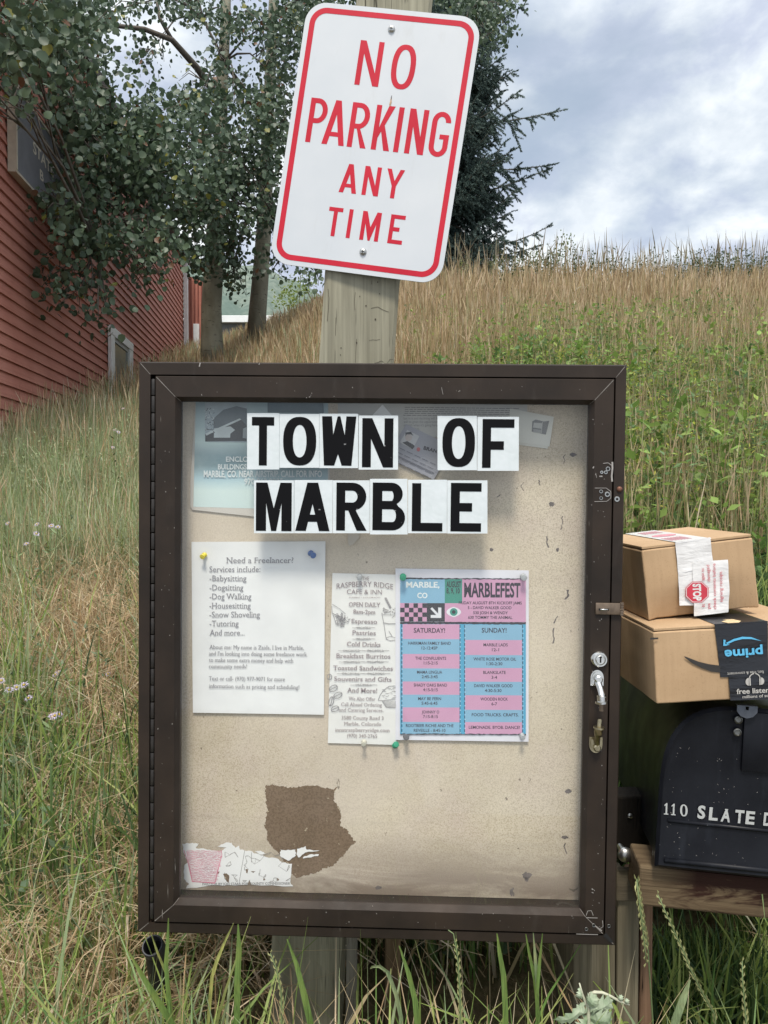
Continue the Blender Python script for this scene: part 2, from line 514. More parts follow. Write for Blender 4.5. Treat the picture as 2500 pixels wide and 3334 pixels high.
# ------------------------------------------------------------------ lettering
def arc(cx, cy, rx, ry, a0, a1, n=12):
    return [(cx + rx * math.cos(math.radians(a0 + (a1 - a0) * i / n)), cy + ry * math.sin(math.radians(a0 + (a1 - a0) * i / n))) for i in range(n + 1)]
def sup(cx, cy, rx, ry, e=2.4, n=40):
    o = []
    for i in range(n):
        t = 2 * math.pi * i / n; c, s_ = math.cos(t), math.sin(t)
        o.append((cx + rx * math.copysign(abs(c) ** (2 / e), c), cy + ry * math.copysign(abs(s_) ** (2 / e), s_)))
    return o
def glyph(ch, w, h, s, t=None):
    """Outline loops (outer first) of a block capital w wide, h high, stem s, bar t; baseline y=0."""
    t = t or s
    if ch == 'I': return [[(0, 0), (0, h), (s, h), (s, 0)]]
    if ch == 'T': return [[(w / 2 - s / 2, 0), (w / 2 - s / 2, h - t), (0, h - t), (0, h), (w, h), (w, h - t), (w / 2 + s / 2, h - t), (w / 2 + s / 2, 0)]]
    if ch == 'L': return [[(0, 0), (0, h), (s, h), (s, t), (w, t), (w, 0)]]
    if ch == 'F':
        m = h * .46
        return [[(0, 0), (0, h), (w, h), (w, h - t), (s, h - t), (s, m + t * .5), (w * .68, m + t * .5), (w * .68, m - t * .5), (s, m - t * .5), (s, 0)]]
    if ch == 'E':
        m = h * .5
        return [[(0, 0), (0, h), (w, h), (w, h - t), (s, h - t), (s, m + t * .5), (w * .7, m + t * .5), (w * .7, m - t * .5), (s, m - t * .5), (s, t), (w, t), (w, 0)]]
    if ch == 'N':
        d = s * 1.12
        return [[(0, 0), (0, h), (d, h), (w - s, h * s / (w - d)), (w - s, h), (w, h), (w, 0), (w - d, 0), (s, h * (1 - s / (w - d))), (s, 0)]]
    if ch == 'O': return [sup(w / 2, h / 2, w / 2, h / 2), sup(w / 2, h / 2, w / 2 - s, h / 2 - t * .95, 2.2)]
    if ch == 'A':
        e = s * .55; a = h * (w / 2 - s * 1.08) / (w / 2 - e); sl = (w / 2 - e) / h; b0, b1 = h * .19, h * .19 + t * .85
        sx = s * 1.08
        return [[(0, 0), (w / 2 - e, h), (w / 2 + e, h), (w, 0), (w - sx, 0), (w - sx - sl * b0, b0), (sx + sl * b0, b0), (sx, 0)],
                [(sx + sl * b1, b1), (w / 2, a), (w - sx - sl * b1, b1)]]
    if ch == 'Y':
        c = h * .42; q = s * 1.05
        return [[(w / 2 - s / 2, 0), (w / 2 - s / 2, c), (0, h), (q, h), (w / 2, c + s * 1.2), (w - q, h), (w, h), (w / 2 + s / 2, c), (w / 2 + s / 2, 0)]]
    if ch == 'K':
        return [[(0, 0), (0, h), (s, h), (s, h * .50), (w - s * 1.25, h), (w, h), (w * .54 + s * .1, h * .56), (w, 0), (w - s * 1.15, 0), (w * .42, h * .42), (s, h * .27), (s, 0)]]
    if ch == 'M':
        return [[(0, 0), (0, h), (s * 1.12, h), (w / 2, h * .47), (w - s * 1.12, h), (w, h), (w, 0), (w - s, 0), (w - s, h * .58), (w / 2 + s * .25, 0), (w / 2 - s * .25, 0), (s, h * .58), (s, 0)]]
    if ch == 'W':
        p = [(0, 1), (.29, 1), (.33, .63), (.455, 1), (.535, 1), (.665, .62), (.71, 1), (1, 1), (.87, 0), (.585, 0), (.475, .235), (.365, 0), (.065, 0)]
        return [[(x * w, y * h) for x, y in p]]
    if ch in 'PR':
        yb = h * (.44 if ch == 'P' else .42); r = (h - yb) / 2; rx = min(r, w * .55)
        outer = [(0, 0), (0, h)] + arc(w - rx, h - r, rx, r, 90, -90)
        if ch == 'R':
            outer[-1] = (w - rx * .75, yb)
            outer += [(w * 1.02, 0), (w * 1.02 - s * 1.12, 0), (w * .40, yb)]
        outer += [(s, yb), (s, 0)]
        hole = [(s, h - t * .95)] + arc(w - rx, h - r, rx - s, r - t * .95, 90, -90) + [(s, yb + t * .95)]
        return [outer, hole]
    if ch == 'B':
        m = h * .53; r1 = (h - m) / 2; r2 = m / 2; x1 = w - w * .08
        a = min(r1, w * .48); b = min(r2, w * .5)
        outer = [(0, 0), (0, h)] + arc(x1 - a, h - r1, a, r1, 90, -62) + arc(w - b, r2, b, r2, 62, -90)
        h1 = [(s, h - t)] + arc(x1 - a, h - r1, a - s * .95, r1 - t, 90, -90) + [(s, m + t * .05)]
        h1 = [(s, h - t)] + arc(x1 - a, (h - t + m + t * .5) / 2, a - s * .95, (h - t - m - t * .5) / 2, 90, -90) + [(s, m + t * .5)]
        h2 = [(s, m - t * .5)] + arc(w - b, (m - t * .5 + t) / 2, b - s * .95, (m - t * .5 - t) / 2, 90, -90) + [(s, t)]
        return [outer, h1, h2]
    if ch == 'G':
        rx, ry = w / 2, w * .55
        o = arc(rx, h - ry, rx, ry, 0, 180) + arc(rx, ry, rx, ry, 180, 360) + [(w, h * .50), (rx * 1.0, h * .50), (rx * 1.0, h * .50 - t * .9), (w - s, h * .50 - t * .9)]
        o += arc(rx, ry, rx - s, ry - t * .95, 360, 180) + arc(rx, h - ry, rx - s, ry - t * .95, 180, 0)
        return [o]
    raise ValueError(ch)

_tc = {}
def text2d(s, bold=0.0, serif=False):
    """Verts (N,3: x, y, lift) and faces of a text line in the built-in font, cap height 1."""
    key = (s, bold, serif)
    if key in _tc: return _tc[key]
    c = bpy.data.curves.new('line', 'FONT'); c.body = s; c.resolution_u = 3; c.offset = bold
    o = bpy.data.objects.new('line', c)
    m = o.to_mesh()
    v = np.array([p.co[:] for p in m.vertices], float).reshape(-1, 3)
    f = [tuple(p.vertices) for p in m.polygons]
    v[:, :2] /= .682; v[:, 2] = 0
    if serif:
        cnt = {}
        for p in f:
            for a, b in zip(p, p[1:] + p[:1]):
                cnt[tuple(sorted((a, b)))] = cnt.get(tuple(sorted((a, b))), 0) + 1
        add_v, add_f = [], []
        for (a, b), n in cnt.items():
            if n != 1: continue
            pa, pb = v[a], v[b]
            if abs(pa[1] - pb[1]) < .004:
                L = abs(pa[0] - pb[0]); y = pa[1]
                for ref, sg in ((0, 1), (1.0, -1), (.74, -1), (1.06, -1)):
                    if abs(y - ref) < .035 and .08 < L < .24:
                        x0, x1 = min(pa[0], pb[0]) - .10, max(pa[0], pb[0]) + .10
                        k = len(v) + len(add_v)
                        add_v += [(x0, y, 1), (x1, y, 1), (x1, y + sg * .09, 1), (x0, y + sg * .09, 1)]
                        add_f.append((k, k + 1, k + 2, k + 3))
        if add_v:
            v = np.concatenate([v, np.array(add_v, float)]); f = f + add_f
    o.to_mesh_clear(); bpy.data.objects.remove(o); bpy.data.curves.remove(c)
    _tc[key] = (v, f)
    return v, f

def write(mb, s, fr, x0, y0, x1, cap=None, depth=0.0, y1=None, bold=0.0, serif=False, mi=0, lift=.00008, arch=0.0, align=None):
    """Set a line of text on frame fr from photo point (x0,y0) to (x1,y1) on its baseline; cap height in photo pixels."""
    v, f = text2d(s, bold, serif)
    if len(v) == 0: return
    w0, w1 = v[:, 0].min(), v[:, 0].max()
    y1 = y0 if y1 is None else y1
    L = math.hypot(x1 - x0, y1 - y0); ux, uy = (x1 - x0) / L, (y1 - y0) / L
    sx = L / (w1 - w0); sy = cap if cap else sx
    u = (v[:, 0] - w0) * sx; q = v[:, 1] * sy
    if arch: q = q + arch * (1 - ((u - L / 2) / (L / 2)) ** 2)
    px = x0 + ux * u + uy * q; py = y0 + uy * u - ux * q
    P = fr.px(px, py, depth)
    P[:, 1] -= v[:, 2] * lift
    mb.add(P - mb.off if hasattr(mb, 'off') else P, f, mi)

# ------------------------------------------------------------------ terrain
def sstep(a, b, x):
    t = np.clip((x - a) / (b - a), 0, 1)
    return t * t * (3 - 2 * t)
def hnoise(x, y):
    return (np.sin(x * 1.7 + y * .9) + np.sin(y * 2.3 - x * .6 + 1.3) + .6 * np.sin(x * 4.1 + 2.0) * np.sin(y * 3.7 + .5)) / 2.6
def gz(x, y):
    """Ground height (world z) at x, y."""
    x = np.asarray(x, float); y = np.asarray(y, float)
    a = x / np.maximum(y, 1.5)
    r = np.clip((a + .242) / .27, 0, 1); r = .5 * r + .5 * r * r * (3 - 2 * r)
    slope = .238 + (.372 - .238) * r
    capz = 4.15 + (3.18 - 4.15) * r
    lin = -1.02 + slope * (y - 1.4)
    right = sstep(.18, .36, a) * sstep(2.2, 1.2, y)
    lin = lin - .10 * right
    near = -1.6 + .58 * sstep(.25, 1.25, y)
    lin = np.where(y < 1.4, np.minimum(near - .10 * right, lin + .02), lin)
    k = .30
    z = -k * np.log(np.exp(-np.clip(lin, -8, 30) / k) + np.exp(-capz / k))
    z = z + .05 * hnoise(x, y) * sstep(1.6, 4, y) - np.clip(y - 40, 0, 400) * .02
    return z + 1.6

ys = np.concatenate([np.linspace(-12, 0, 13), np.linspace(.2, 6, 40), np.linspace(6.3, 30, 60), np.linspace(34, 300, 18)])
tt = np.linspace(-1, 1, 121)
V = []
for y in ys:
    half = 12 + max(0, y) * 1.3
    xs = half * np.sign(tt) * np.abs(tt) ** 1.8
    V.append(np.stack([xs, np.full_like(xs, y), gz(xs, np.full_like(xs, y))], 1))
V = np.concatenate(V)
n = len(tt)
i = np.arange(len(ys) - 1)[:, None] * n + np.arange(n - 1)[None]
F = np.stack([i, i + 1, i + n + 1, i + n], -1).reshape(-1, 4)
k = NM('thatch_soil')
b0 = k.mix(k.ramp(k.noise(5, 6, .65), [(.35, 0.0), (.65, 1.0)]), (.055, .042, .024), (.15, .115, .062))
b0 = k.mix(k.ramp(k.noise(60, 4, .65), [(.40, 0.0), (.6, .7)]), b0, (.045, .045, .018))
k.col(b0).set(rough=.95, spec=.1).bump(k.noise(40, 5), .6, .02)
tag(fast_mesh('ground', V, [F], None, k.m, smooth=True), kind='structure')

# far wooded hillside across the valley
px_ = np.array([-1400, -300, 300, 600, 780, 870, 980, 1100, 1300, 1700, 2500, 3600], float)
py_ = np.array([900, 870, 840, 845, 860, 876, 925, 990, 1080, 1200, 1350, 1500], float)
hx = np.linspace(-1400, 3600, 160); hy = np.interp(hx, px_, py_) + 5 * np.sin(hx * .11) + 4 * np.sin(hx * .043)
rows = []
for t in np.linspace(0, 1, 14):
    top = W(hx, hy, 420.0); p = top.copy()
    p[:, 1] = 420 - 230 * t; p[:, 0] = top[:, 0] * (1 - .35 * t)
    base = gz(p[:, 0] * .3, np.full(160, 60.0)) - 12
    p[:, 2] = top[:, 2] * (1 - t) ** 1.15 + base * (1 - (1 - t) ** 1.15) + 2.2 * np.sin(hx * .05 + t * 9) * (t > 0)
    rows.append(p)
V = np.concatenate(rows); n = 160
i = np.arange(13)[:, None] * n + np.arange(n - 1)[None]
F = np.stack([i, i + 1, i + n + 1, i + n], -1).reshape(-1, 4)
k = NM('wooded_hillside')
b0 = k.mix(k.ramp(k.noise(.05, 6, .65), [(.38, 0.0), (.62, 1.0)]), (.115, .155, .135), (.19, .22, .185))
b0 = k.mix(k.ramp(k.noise(.35, 4, .6), [(.42, 0.0), (.6, .6)]), b0, (.095, .13, .11))
k.col(b0).set(rough=1.0, spec=.0)
tag(fast_mesh('hillside', V, [F], None, k.m, smooth=True), kind='structure')

# ------------------------------------------------------------------ red house
WX0, WM = -3.64 + .108 * 7.3, -.108
def wall_x(y): return WX0 + WM * np.asarray(y, float)
yc = 18.8
corner = np.array([wall_x(yc), yc, 0.0])
hdir = np.array([-WM, -1.0, 0]) ; hdir /= np.linalg.norm(hdir)       # along the wall towards the camera
hf = Frame(corner, -hdir, (0, 0, 1))        # x runs away from camera, y into the house?  (checked below)
# local frame: x towards the camera along the wall (negative of hf.X), so rebuild explicitly
hf = Frame(corner, hdir, (0, 0, 1))         # X toward camera, Y = Z x X
house = thing('red_house', 'rusty red clapboard house with a small white framed window beyond the tall grass', 'house', hf.matrix())
OUT = 1.0 if hf.Y[0] > 0 else -1.0          # which local y points away from the wall to the lawn
k = NM('red_clapboard')
b0 = k.mix(k.ramp(k.noise(1.4, 5, .6), [(.33, 0.0), (.67, 1.0)]), (.42, .165, .122), (.51, .225, .170))
b0 = k.mix(k.ramp(k.noise(1.0, 5, .65, k.vec((1.5, 60, 60))), [(.45, 0.0), (.7, .6)]), b0, (.33, .118, .084))
b0 = k.mix(k.ramp(k.noise(38, 3, .6), [(.70, 0.0), (.78, .35)]), b0, (.36, .22, .19))
k.col(b0).set(rough=.75, spec=.3).bump(k.noise(60, 4), .15, .002)
M_RED = k.m
M_WPAINT = plain('white_window_paint', (.80, .82, .81), .5, .06, 14)
M_DARKRED = plain('dark_red_boards', (.20, .055, .038), .75, .25, 6)
M_ROOF = plain('brown_shingles', (.10, .085, .075), .9, .3, 20, .4)
LEN, ZT = 16.5, 5.55 + 1.6
mb = MB(); ex = .122; z = .3; j = 0
while z < ZT:
    z2 = min(z + ex, ZT)
    a, b = OUT * .030, OUT * .006
    mb.add([(0, a, z), (LEN, a, z), (LEN, b, z2 + .004), (0, b, z2 + .004), (0, b * .3, z), (LEN, b * .3, z)],
           [(0, 1, 2, 3), (4, 5, 1, 0)])
    z = z2; j += 1
mb.build('siding', M_RED, house)
mb = MB(); mb.box((0, -OUT * .5, .0) if OUT > 0 else (0, 0.0, 0), (LEN, 0.0, ZT) if OUT > 0 else (LEN, .5, ZT))
mb.build('wall', M_DARKRED, house)
MB().box((-.02, OUT * .034 if OUT > 0 else -.13, .3), (.11, .13 if OUT > 0 else -.034, ZT), bevel=.004).build('corner_trim', M_WPAINT, house)
# roof with an overhanging eave
mb = MB()
mb.add([(-.4, OUT * .14, ZT), (LEN, OUT * .14, ZT), (LEN, -OUT * 4.5, ZT + 2.4), (-.4, -OUT * 4.5, ZT + 2.4),
        (-.4, OUT * .14, ZT + .16), (LEN, OUT * .14, ZT + .16), (LEN, -OUT * 4.5, ZT + 2.56), (-.4, -OUT * 4.5, ZT + 2.56)],
       [(0, 1, 2, 3), (7, 6, 5, 4), (0, 4, 5, 1), (1, 5, 6, 2), (2, 6, 7, 3), (3, 7, 4, 0)])
mb.build('roof', M_ROOF, house)
# window
def wall_s(px):
    a = (px - 1250) / FPX
    y = WX0 / (a - WM)
    return (yc - y) / abs(hdir[1])
s0, s1 = wall_s(422), wall_s(349)
zt_, zb_ = 1.6 + 2.43, 1.6 + 1.28
def ybox(mbx, x0, x1, z0, z1, d0, d1, **kw):
    a, b = sorted((OUT * d0, OUT * d1)); mbx.box((x0, a, z0), (x1, b, z1), **kw)
win = MB()
tw = .16
ybox(win, s0, s1, zt_ - tw * .8, zt_, .03, .085, bevel=.004)
ybox(win, s0, s1, zb_, zb_ + tw * .7, .03, .095, bevel=.004)
ybox(win, s0, s0 + tw * 1.4, zb_ + tw * .7, zt_ - tw * .8, .03, .08, bevel=.004)
ybox(win, s1 - tw * 1.4, s1, zb_ + tw * .7, zt_ - tw * .8, .03, .08, bevel=.004)
wo = win.build('window', M_WPAINT, house)
sash = MB()
i0, i1, j0, j1 = s0 + tw * 1.4, s1 - tw * 1.4, zb_ + tw * .7, zt_ - tw * .8
for (a, b, c, d) in ((i0, i1, j1 - .06, j1), (i0, i1, j0, j0 + .06), (i0, i0 + .08, j0 + .06, j1 - .06), (i1 - .08, i1, j0 + .06, j1 - .06)):
    ybox(sash, a, b, c, d, .03, .058)
sash.build('sash', plain('grey_sash_paint', (.40, .43, .43), .5, .1, 20), wo)
pane = MB(); ybox(pane, i0 + .08, i1 - .08, j0 + .06, j1 - .06, .032, .042)
kk = NM('window_pane'); kk.col((.16, .19, .18)).set(rough=.08, spec=.6); pane.build('pane', kk.m, wo)
# projecting rear wing with vertical boards, facing the road
wing = MB()
Wg = W(np.array([606., 658.]), np.array([860., 860.]), 19.0)
loc = (Wg - hf.o) @ hf.R
wx = -.05
yA, yB = OUT * .05, OUT * .62
mbw = MB(); lo, hi = min(yA, yB), max(yA, yB)
mbw.box((-2.2, lo, .3), (-.25, hi, ZT - .3))
wgo = mbw.build('rear_wing', M_RED, house)
bt = MB()
for q in np.linspace(lo + .03, hi - .03, 7):
    bt.box((-.25, q - .012, .3), (-.215, q + .012, ZT - .3))
bt.build('batten', M_DARKRED, wgo)
ww = MB(); mid = lo + (hi - lo) * .42; ww.box((-.25, mid - .07, 3.9), (-.19, mid + .07, 5.7), bevel=.005); ww.build('window', M_WPAINT, wgo)
# signboard on the house
sA, sB = wall_s(263), wall_s(29)
M_SLATE = plain('grey_signboard', (.165, .165, .18), .6, .12, 6)
M_CREAMP = plain('cream_paint', (.52, .46, .36), .6, .12, 10)
hsm = hf.matrix((sA, 0, 0))
hs = thing('house_sign', 'grey signboard with cream edge and letters on the red house wall', 'sign', hsm)
SW = sB - sA; z0, z1 = 1.6 + 3.07, 1.6 + 3.95
b = MB(); ybox(b, .05, SW - .03, z0 + .04, z1 - .04, .03, .10); b.build('board', M_SLATE, hs)
b = MB()
ybox(b, 0.02, SW, z0 + .015, z0 + .04, .03, .108); ybox(b, 0.02, SW, z1 - .04, z1 - .015, .03, .108); ybox(b, .02, .05, z0 + .04, z1 - .04, .03, .115); ybox(b, SW - .03, SW, z0 + .04, z1 - .04, .03, .115)
b.build('edging', M_CREAMP, hs)
lt = MB()
for s_, xa, xb, zb, cap in (("STATE", wall_s(88), wall_s(156), 5.09, .115), ("B", wall_s(110), wall_s(122), 4.90, .10)):
    v, f = text2d(s_, .02)
    w0, w1 = v[:, 0].min(), v[:, 0].max()
    X = (xa - sA) + (v[:, 0] - w0) / (w1 - w0) * (xb - xa)
    lt.add(np.stack([X, np.full(len(v), OUT * .104), zb + v[:, 1] * cap], 1), f)
lt.build('lettering', plain('pale_letter_paint', (.62, .56, .46), .6, .1, 30), hs)

# ------------------------------------------------------------------ low white building on the skyline
fb = W(np.array([700., 1010.]), np.array([1032., 1032.]), 27.0)
zb = float(W(850., 1052., 27.0)[2]); zt2 = float(W(850., 1030., 27.0)[2])
g0 = float(gz(fb[0][0], 27.0))
trl = thing('storage_building', 'long low building with a white roof edge behind the aspen trunks', 'building', Matrix.Translation((0, 27.0, g0 - .2)))
x0, x1 = fb[0][0] - 2, fb[1][0]
MB().box((x0, 0, 0), (x1, 3, zb - g0 + .2)).build('wall', plain('dark_grey_cladding', (.10, .105, .10), .7, .2, 3), trl)
MB().box((x0 - .2, -.15, zb - g0 + .2), (x1 + .2, 3.2, zt2 - g0 + .2), bevel=.01).build('roof', plain('white_roof_metal', (.80, .82, .82), .4, .05, 3), trl)

# ------------------------------------------------------------------ leaf and tree builders
def inst(temp_v, temp_f, pos, R, scale, tint):
    """Instance a small template: pos (N,3), R (N,3,3), scale (N,), tint (N,3)."""
    n, m = len(pos), len(temp_v)
    v = np.einsum('nij,mj->nmi', R, temp_v) * scale[:, None, None] + pos[:, None]
    fs = []
    for f in temp_f:
        f = np.asarray(f)
        fs.append((np.arange(n)[:, None, None] * m + f[None]).reshape(-1, f.shape[1]))
    return v.reshape(-1, 3), fs, np.repeat(tint, m, 0)

def rand_rot(n, up_bias=0.0):
    q = rng.normal(size=(n, 4)); q /= np.linalg.norm(q, axis=1, keepdims=True)
    w, x, y, z = q.T
    return np.stack([np.stack([1 - 2 * (y * y + z * z), 2 * (x * y - z * w), 2 * (x * z + y * w)], -1),
                     np.stack([2 * (x * y + z * w), 1 - 2 * (x * x + z * z), 2 * (y * z - x * w)], -1),
                     np.stack([2 * (x * z - y * w), 2 * (y * z + x * w), 1 - 2 * (x * x + y * y)], -1)], 1)

def hang_rot(n, tilt=.7):
    """Leaf frames: blade tip (local +y) mostly down/out, face normal roughly horizontal to upward, as aspen leaves hang."""
    nrm = rng.normal(size=(n, 3)) * [1, 1, .55] + [0, -.35, .45]
    nrm /= np.linalg.norm(nrm, axis=1, keepdims=True)
    tip = rng.normal(size=(n, 3)) * .8 + [0, 0, -1.0]
    tip -= nrm * (tip * nrm).sum(1, keepdims=True); tip /= np.linalg.norm(tip, axis=1, keepdims=True)
    side = np.cross(tip, nrm)
    return np.stack([side, tip, nrm], 2)

_a = np.radians([90, 50, 10, -35, -90, -145, 170, 130])
_r = np.array([.62, .50, .52, .50, .42, .50, .52, .50])
LEAF_V = np.concatenate([[[0, 0, -.03]], np.stack([_r * np.cos(_a) * 1.02, _r * np.sin(_a), .10 * np.abs(np.cos(_a))], 1)])
LEAF_F = [[(0, 1 + i, 1 + (i + 1) % 8) for i in range(8)]]

M_BARK = None
k = NM('aspen_bark')
b0 = k.mix(k.ramp(k.noise(3.5, 5, .6, k.vec((1, 1, .4))), [(.33, 0.0), (.67, 1.0)]), (.15, .14, .10), (.29, .28, .215))
b0 = k.mix(k.ramp(k.noise(1.0, 4, .6, k.vec((7, 7, 22)), .6), [(.60, 0.0), (.68, .85)]), b0, (.05, .042, .034))
b0 = k.mix(k.ramp(k.noise(1.0, 3, .5, k.vec((2.6, 2.6, 3.4), (2, 7, 3))), [(.66, 0.0), (.73, .8)]), b0, (.07, .045, .032))
k.col(b0).set(rough=.85, spec=.2).bump(k.noise(24, 5), .5, .01)
M_BARK = k.m
M_TWIG = plain('grey_twig', (.10, .085, .068), .85, .25, 20)

LEAFK = 2.7
def leaf_blobs(blobs, size=.056):
    P, T = [], []
    for (cx, cy, rx, ry, Y, dens) in blobs:
        lp = size * FPX / Y
        n = int(dens * LEAFK * rx * ry * 3.14 / (lp * lp * .62))
        ncl = max(3, int(n / 16))
        u = rng.normal(size=(ncl, 2)) * .5
        rr = np.linalg.norm(u, axis=1); u[rr > 1.05] *= (1.05 / rr[rr > 1.05])[:, None]
        cY = Y + rng.normal(size=ncl) * Y * .055
        w = rng.integers(0, ncl, n)
        off = rng.normal(size=(n, 2)) * lp * 1.7
        pxs = cx + u[w, 0] * rx + off[:, 0]; pys = cy + u[w, 1] * ry + off[:, 1]
        yy = cY[w] + rng.normal(size=n) * .16
        rr_ = ray(pxs, pys); P.append(EYE + rr_ * (yy / rr_[:, 1])[:, None])
        tone = rng.random(ncl)[w] * .6 + rng.random(n) * .4
        c = np.array([.036, .062, .036])[None] * (1 - tone[:, None]) + np.array([.108, .158, .092])[None] * tone[:, None]
        yel = rng.random(n) < .02
        c[yel] = [.22, .22, .05]
        brn = rng.random(n) < .012
        c[brn] = [.14, .07, .035]
        T.append(c)
    P = np.concatenate(P); T = np.concatenate(T)
    return P, T

def crown(parent, blobs, size=.068, name='crown'):
    P, T = leaf_blobs(blobs, size)
    n = len(P)
    v, f, t = inst(LEAF_V, LEAF_F, P, hang_rot(n), size * rng.uniform(.55, 1.25, n), T)
    return fast_mesh(name, v, f, t, M_LEAF, parent)

def limb_pts(pts):
    return [tuple(W(x, y, Y)) for x, y, Y in pts]

def twigs_for(blobs, roots):
    """Thin branches that run from limb points into the leaf clumps."""
    mb = MB()
    R = [Vector(W(*r)) for r in roots]
    for (cx, cy, rx, ry, Y, d) in blobs:
        c = Vector(W(cx, cy, Y))
        r = min(R, key=lambda q: (q - c).length)
        m = (r + c) / 2 + Vector((0, 0, .25))
        mb.tube([r, (r + m) / 2 + Vector((0, 0, .06)), m, c], [.022, .018, .013, .006], 6)
        for q in range(7):
            e = Vector(W(cx + rx * random.uniform(-.9, .9), cy + ry * random.uniform(-.9, .9), Y + random.uniform(-.5, .5)))
            s_ = m.lerp(c, random.random())
            h = (s_ + e) / 2 + Vector((random.uniform(-.1, .1), random.uniform(-.1, .1), random.uniform(.0, .15)))
            mb.tube([s_, h, e], [.010, .007, .003], 5)
    return mb

# --- near aspen, left trunk
A1 = [(130, 120, 170, 150, 7.3, 1.15), (20, 90, 150, 150, 6.2, 1.1), (250, 110, 120, 120, 9.0, .9), (40, 320, 90, 70, 6.3, .7), (-60, 250, 80, 120, 5.8, .9), (190, 280, 120, 100, 7.6, 1.0), (110, 60, 200, 130, 10.4, 1.0), (60, 250, 130, 120, 10.6, .9), (300, 60, 110, 90, 11.6, .6), (250, 230, 120, 90, 10.6, .9),
      (380, 420, 250, 150, 9.2, 1.15), (260, 330, 120, 90, 9.6, .9), (190, 660, 90, 80, 8.0, .8), (290, 480, 90, 100, 8.6, .9), (470, 590, 240, 120, 9.3, 1.15), (230, 680, 120, 90, 8.7, .6), (590, 470, 160, 170, 10.2, .9),
      (330, 760, 180, 90, 8.6, .95), (520, 790, 130, 90, 8.8, .95), (260, 960, 120, 65, 8.2, .42), (320, 1000, 70, 60, 8.2, .42), (200, 830, 90, 70, 8.4, .6),
      (200, 930, 80, 70, 8.3, .5), (480, 890, 80, 45, 8.8, .65), (600, 690, 110, 130, 10.5, .9), (640, 800, 70, 60, 11.5, .8), (635, 850, 45, 50, 11.5, 1.1), (420, 520, 200, 150, 10.6, .8)]
t1 = W(690, 1165, 13.0)
asp1 = thing('aspen_tree', 'thick scarred grey aspen trunk with drooping leafy boughs beside the red house', 'tree', Matrix.Translation(tuple(t1)))
def rebase(mb, p):
    mb.v = [(x - p[0], y - p[1], z - p[2]) for x, y, z in mb.v]; return mb
TR = MB(); TR.tube(limb_pts([(692, 1200, 13), (690, 1130, 13), (688, 1000, 13), (694, 900, 13), (700, 780, 13), (706, 640, 13.05), (716, 480, 13.1), (722, 300, 13.2), (735, 60, 13.3), (745, -250, 13.4)]),
     [.21, .185, .168, .165, .155, .135, .115, .10, .08, .05], 18)
rebase(TR, t1).build('trunk', M_BARK, asp1, smooth=True)
LB = MB()
LB.tube(limb_pts([(720, 330, 13.1), (640, 220, 12.7), (560, 130, 12.3), (470, 95, 12.0), (330, 78, 11.7), (180, 95, 11.4), (60, 140, 11.2)]), [.065, .055, .045, .038, .030, .02, .01], 8)
LB.tube(limb_pts([(560, 130, 12.3), (520, 60, 12.3), (500, -60, 12.4)]), [.035, .028, .02], 8)
LB.tube(limb_pts([(702, 700, 13), (600, 560, 11.8), (480, 480, 10.6), (380, 470, 9.8), (280, 520, 9.2), (210, 640, 8.7)]), [.06, .05, .04, .03, .02, .01], 8)
LB.tube(limb_pts([(600, 560, 11.8), (520, 640, 10.2), (420, 740, 9.2), (330, 860, 8.6), (270, 960, 8.2)]), [.04, .032, .024, .016, .008], 8)
LB.tube(limb_pts([(600, 485, 11.5), (560, 488, 11.2), (530, 505, 11.1)]), [.02, .016, .01], 6)
tw = twigs_for(A1, [(330, 78, 11.7), (180, 95, 11.4), (480, 480, 10.6), (280, 520, 9.2), (420, 740, 9.2), (330, 860, 8.6), (600, 560, 11.8), (520, 640, 10.2)])
LB.add(tw.v, tw.f)
rebase(LB, t1).build('branch', M_TWIG, asp1, smooth=True)
c = crown(asp1, A1); c.matrix_parent_inverse = Matrix.Translation(tuple(-t1))

# --- second aspen, slimmer trunk nearer the sign
A2 = [(690, 430, 60, 150, 11.0, 1.0), (680, 640, 70, 120, 11.2, 1.0), (700, 220, 55, 80, 11.2, .6), (820, 560, 120, 220, 12.2, 1.1), (900, 250, 70, 190, 12.6, .95), (960, 90, 90, 120, 12.5, 1.2), (760, 90, 120, 70, 12.6, .85), (620, 30, 110, 45, 12.6, .8),
      (420, 20, 110, 40, 12.4, .5), (480, 170, 70, 50, 12.3, .5), (650, 330, 90, 90, 11.5, .85), (780, 330, 50, 100, 12.4, .55), (880, 420, 90, 120, 12.0, .9), (930, 720, 70, 150, 11.8, 1.0),
      (905, 860, 45, 45, 11.8, .7), (1030, 890, 30, 45, 11.8, .8), (765, 930, 42, 50, 12.6, .85), (740, 830, 70, 80, 12.4, 1.0), (700, 640, 80, 110, 12.0, .95), (760, 730, 70, 90, 12.2, 1.0),
      (1590, 40, 110, 60, 12.3, 1.25), (1570, 130, 70, 60, 12.3, .8), (1040, 30, 110, 60, 12.5, 1.1), (1300, -40, 300, 60, 12.4, 1.0)]
t2 = W(838, 1120, 13.6)
asp2 = thing('aspen_tree', 'slimmer pale aspen trunk leaning right just left of the parking sign', 'tree', Matrix.Translation(tuple(t2)))
TR = MB(); TR.tube(limb_pts([(832, 1140, 13.6), (838, 1020, 13.6), (848, 900, 13.6), (858, 760, 13.6), (866, 600, 13.6), (872, 400, 13.65), (882, 200, 13.7), (890, 0, 13.8), (905, -300, 13.9)]),
     [.175, .155, .142, .132, .12, .105, .092, .08, .05], 16)
rebase(TR, t2).build('trunk', M_BARK, asp2, smooth=True)
LB = MB()
LB.tube(limb_pts([(872, 420, 13.6), (800, 300, 13.2), (730, 200, 12.9), (660, 60, 12.6)]), [.05, .04, .03, .015], 8)
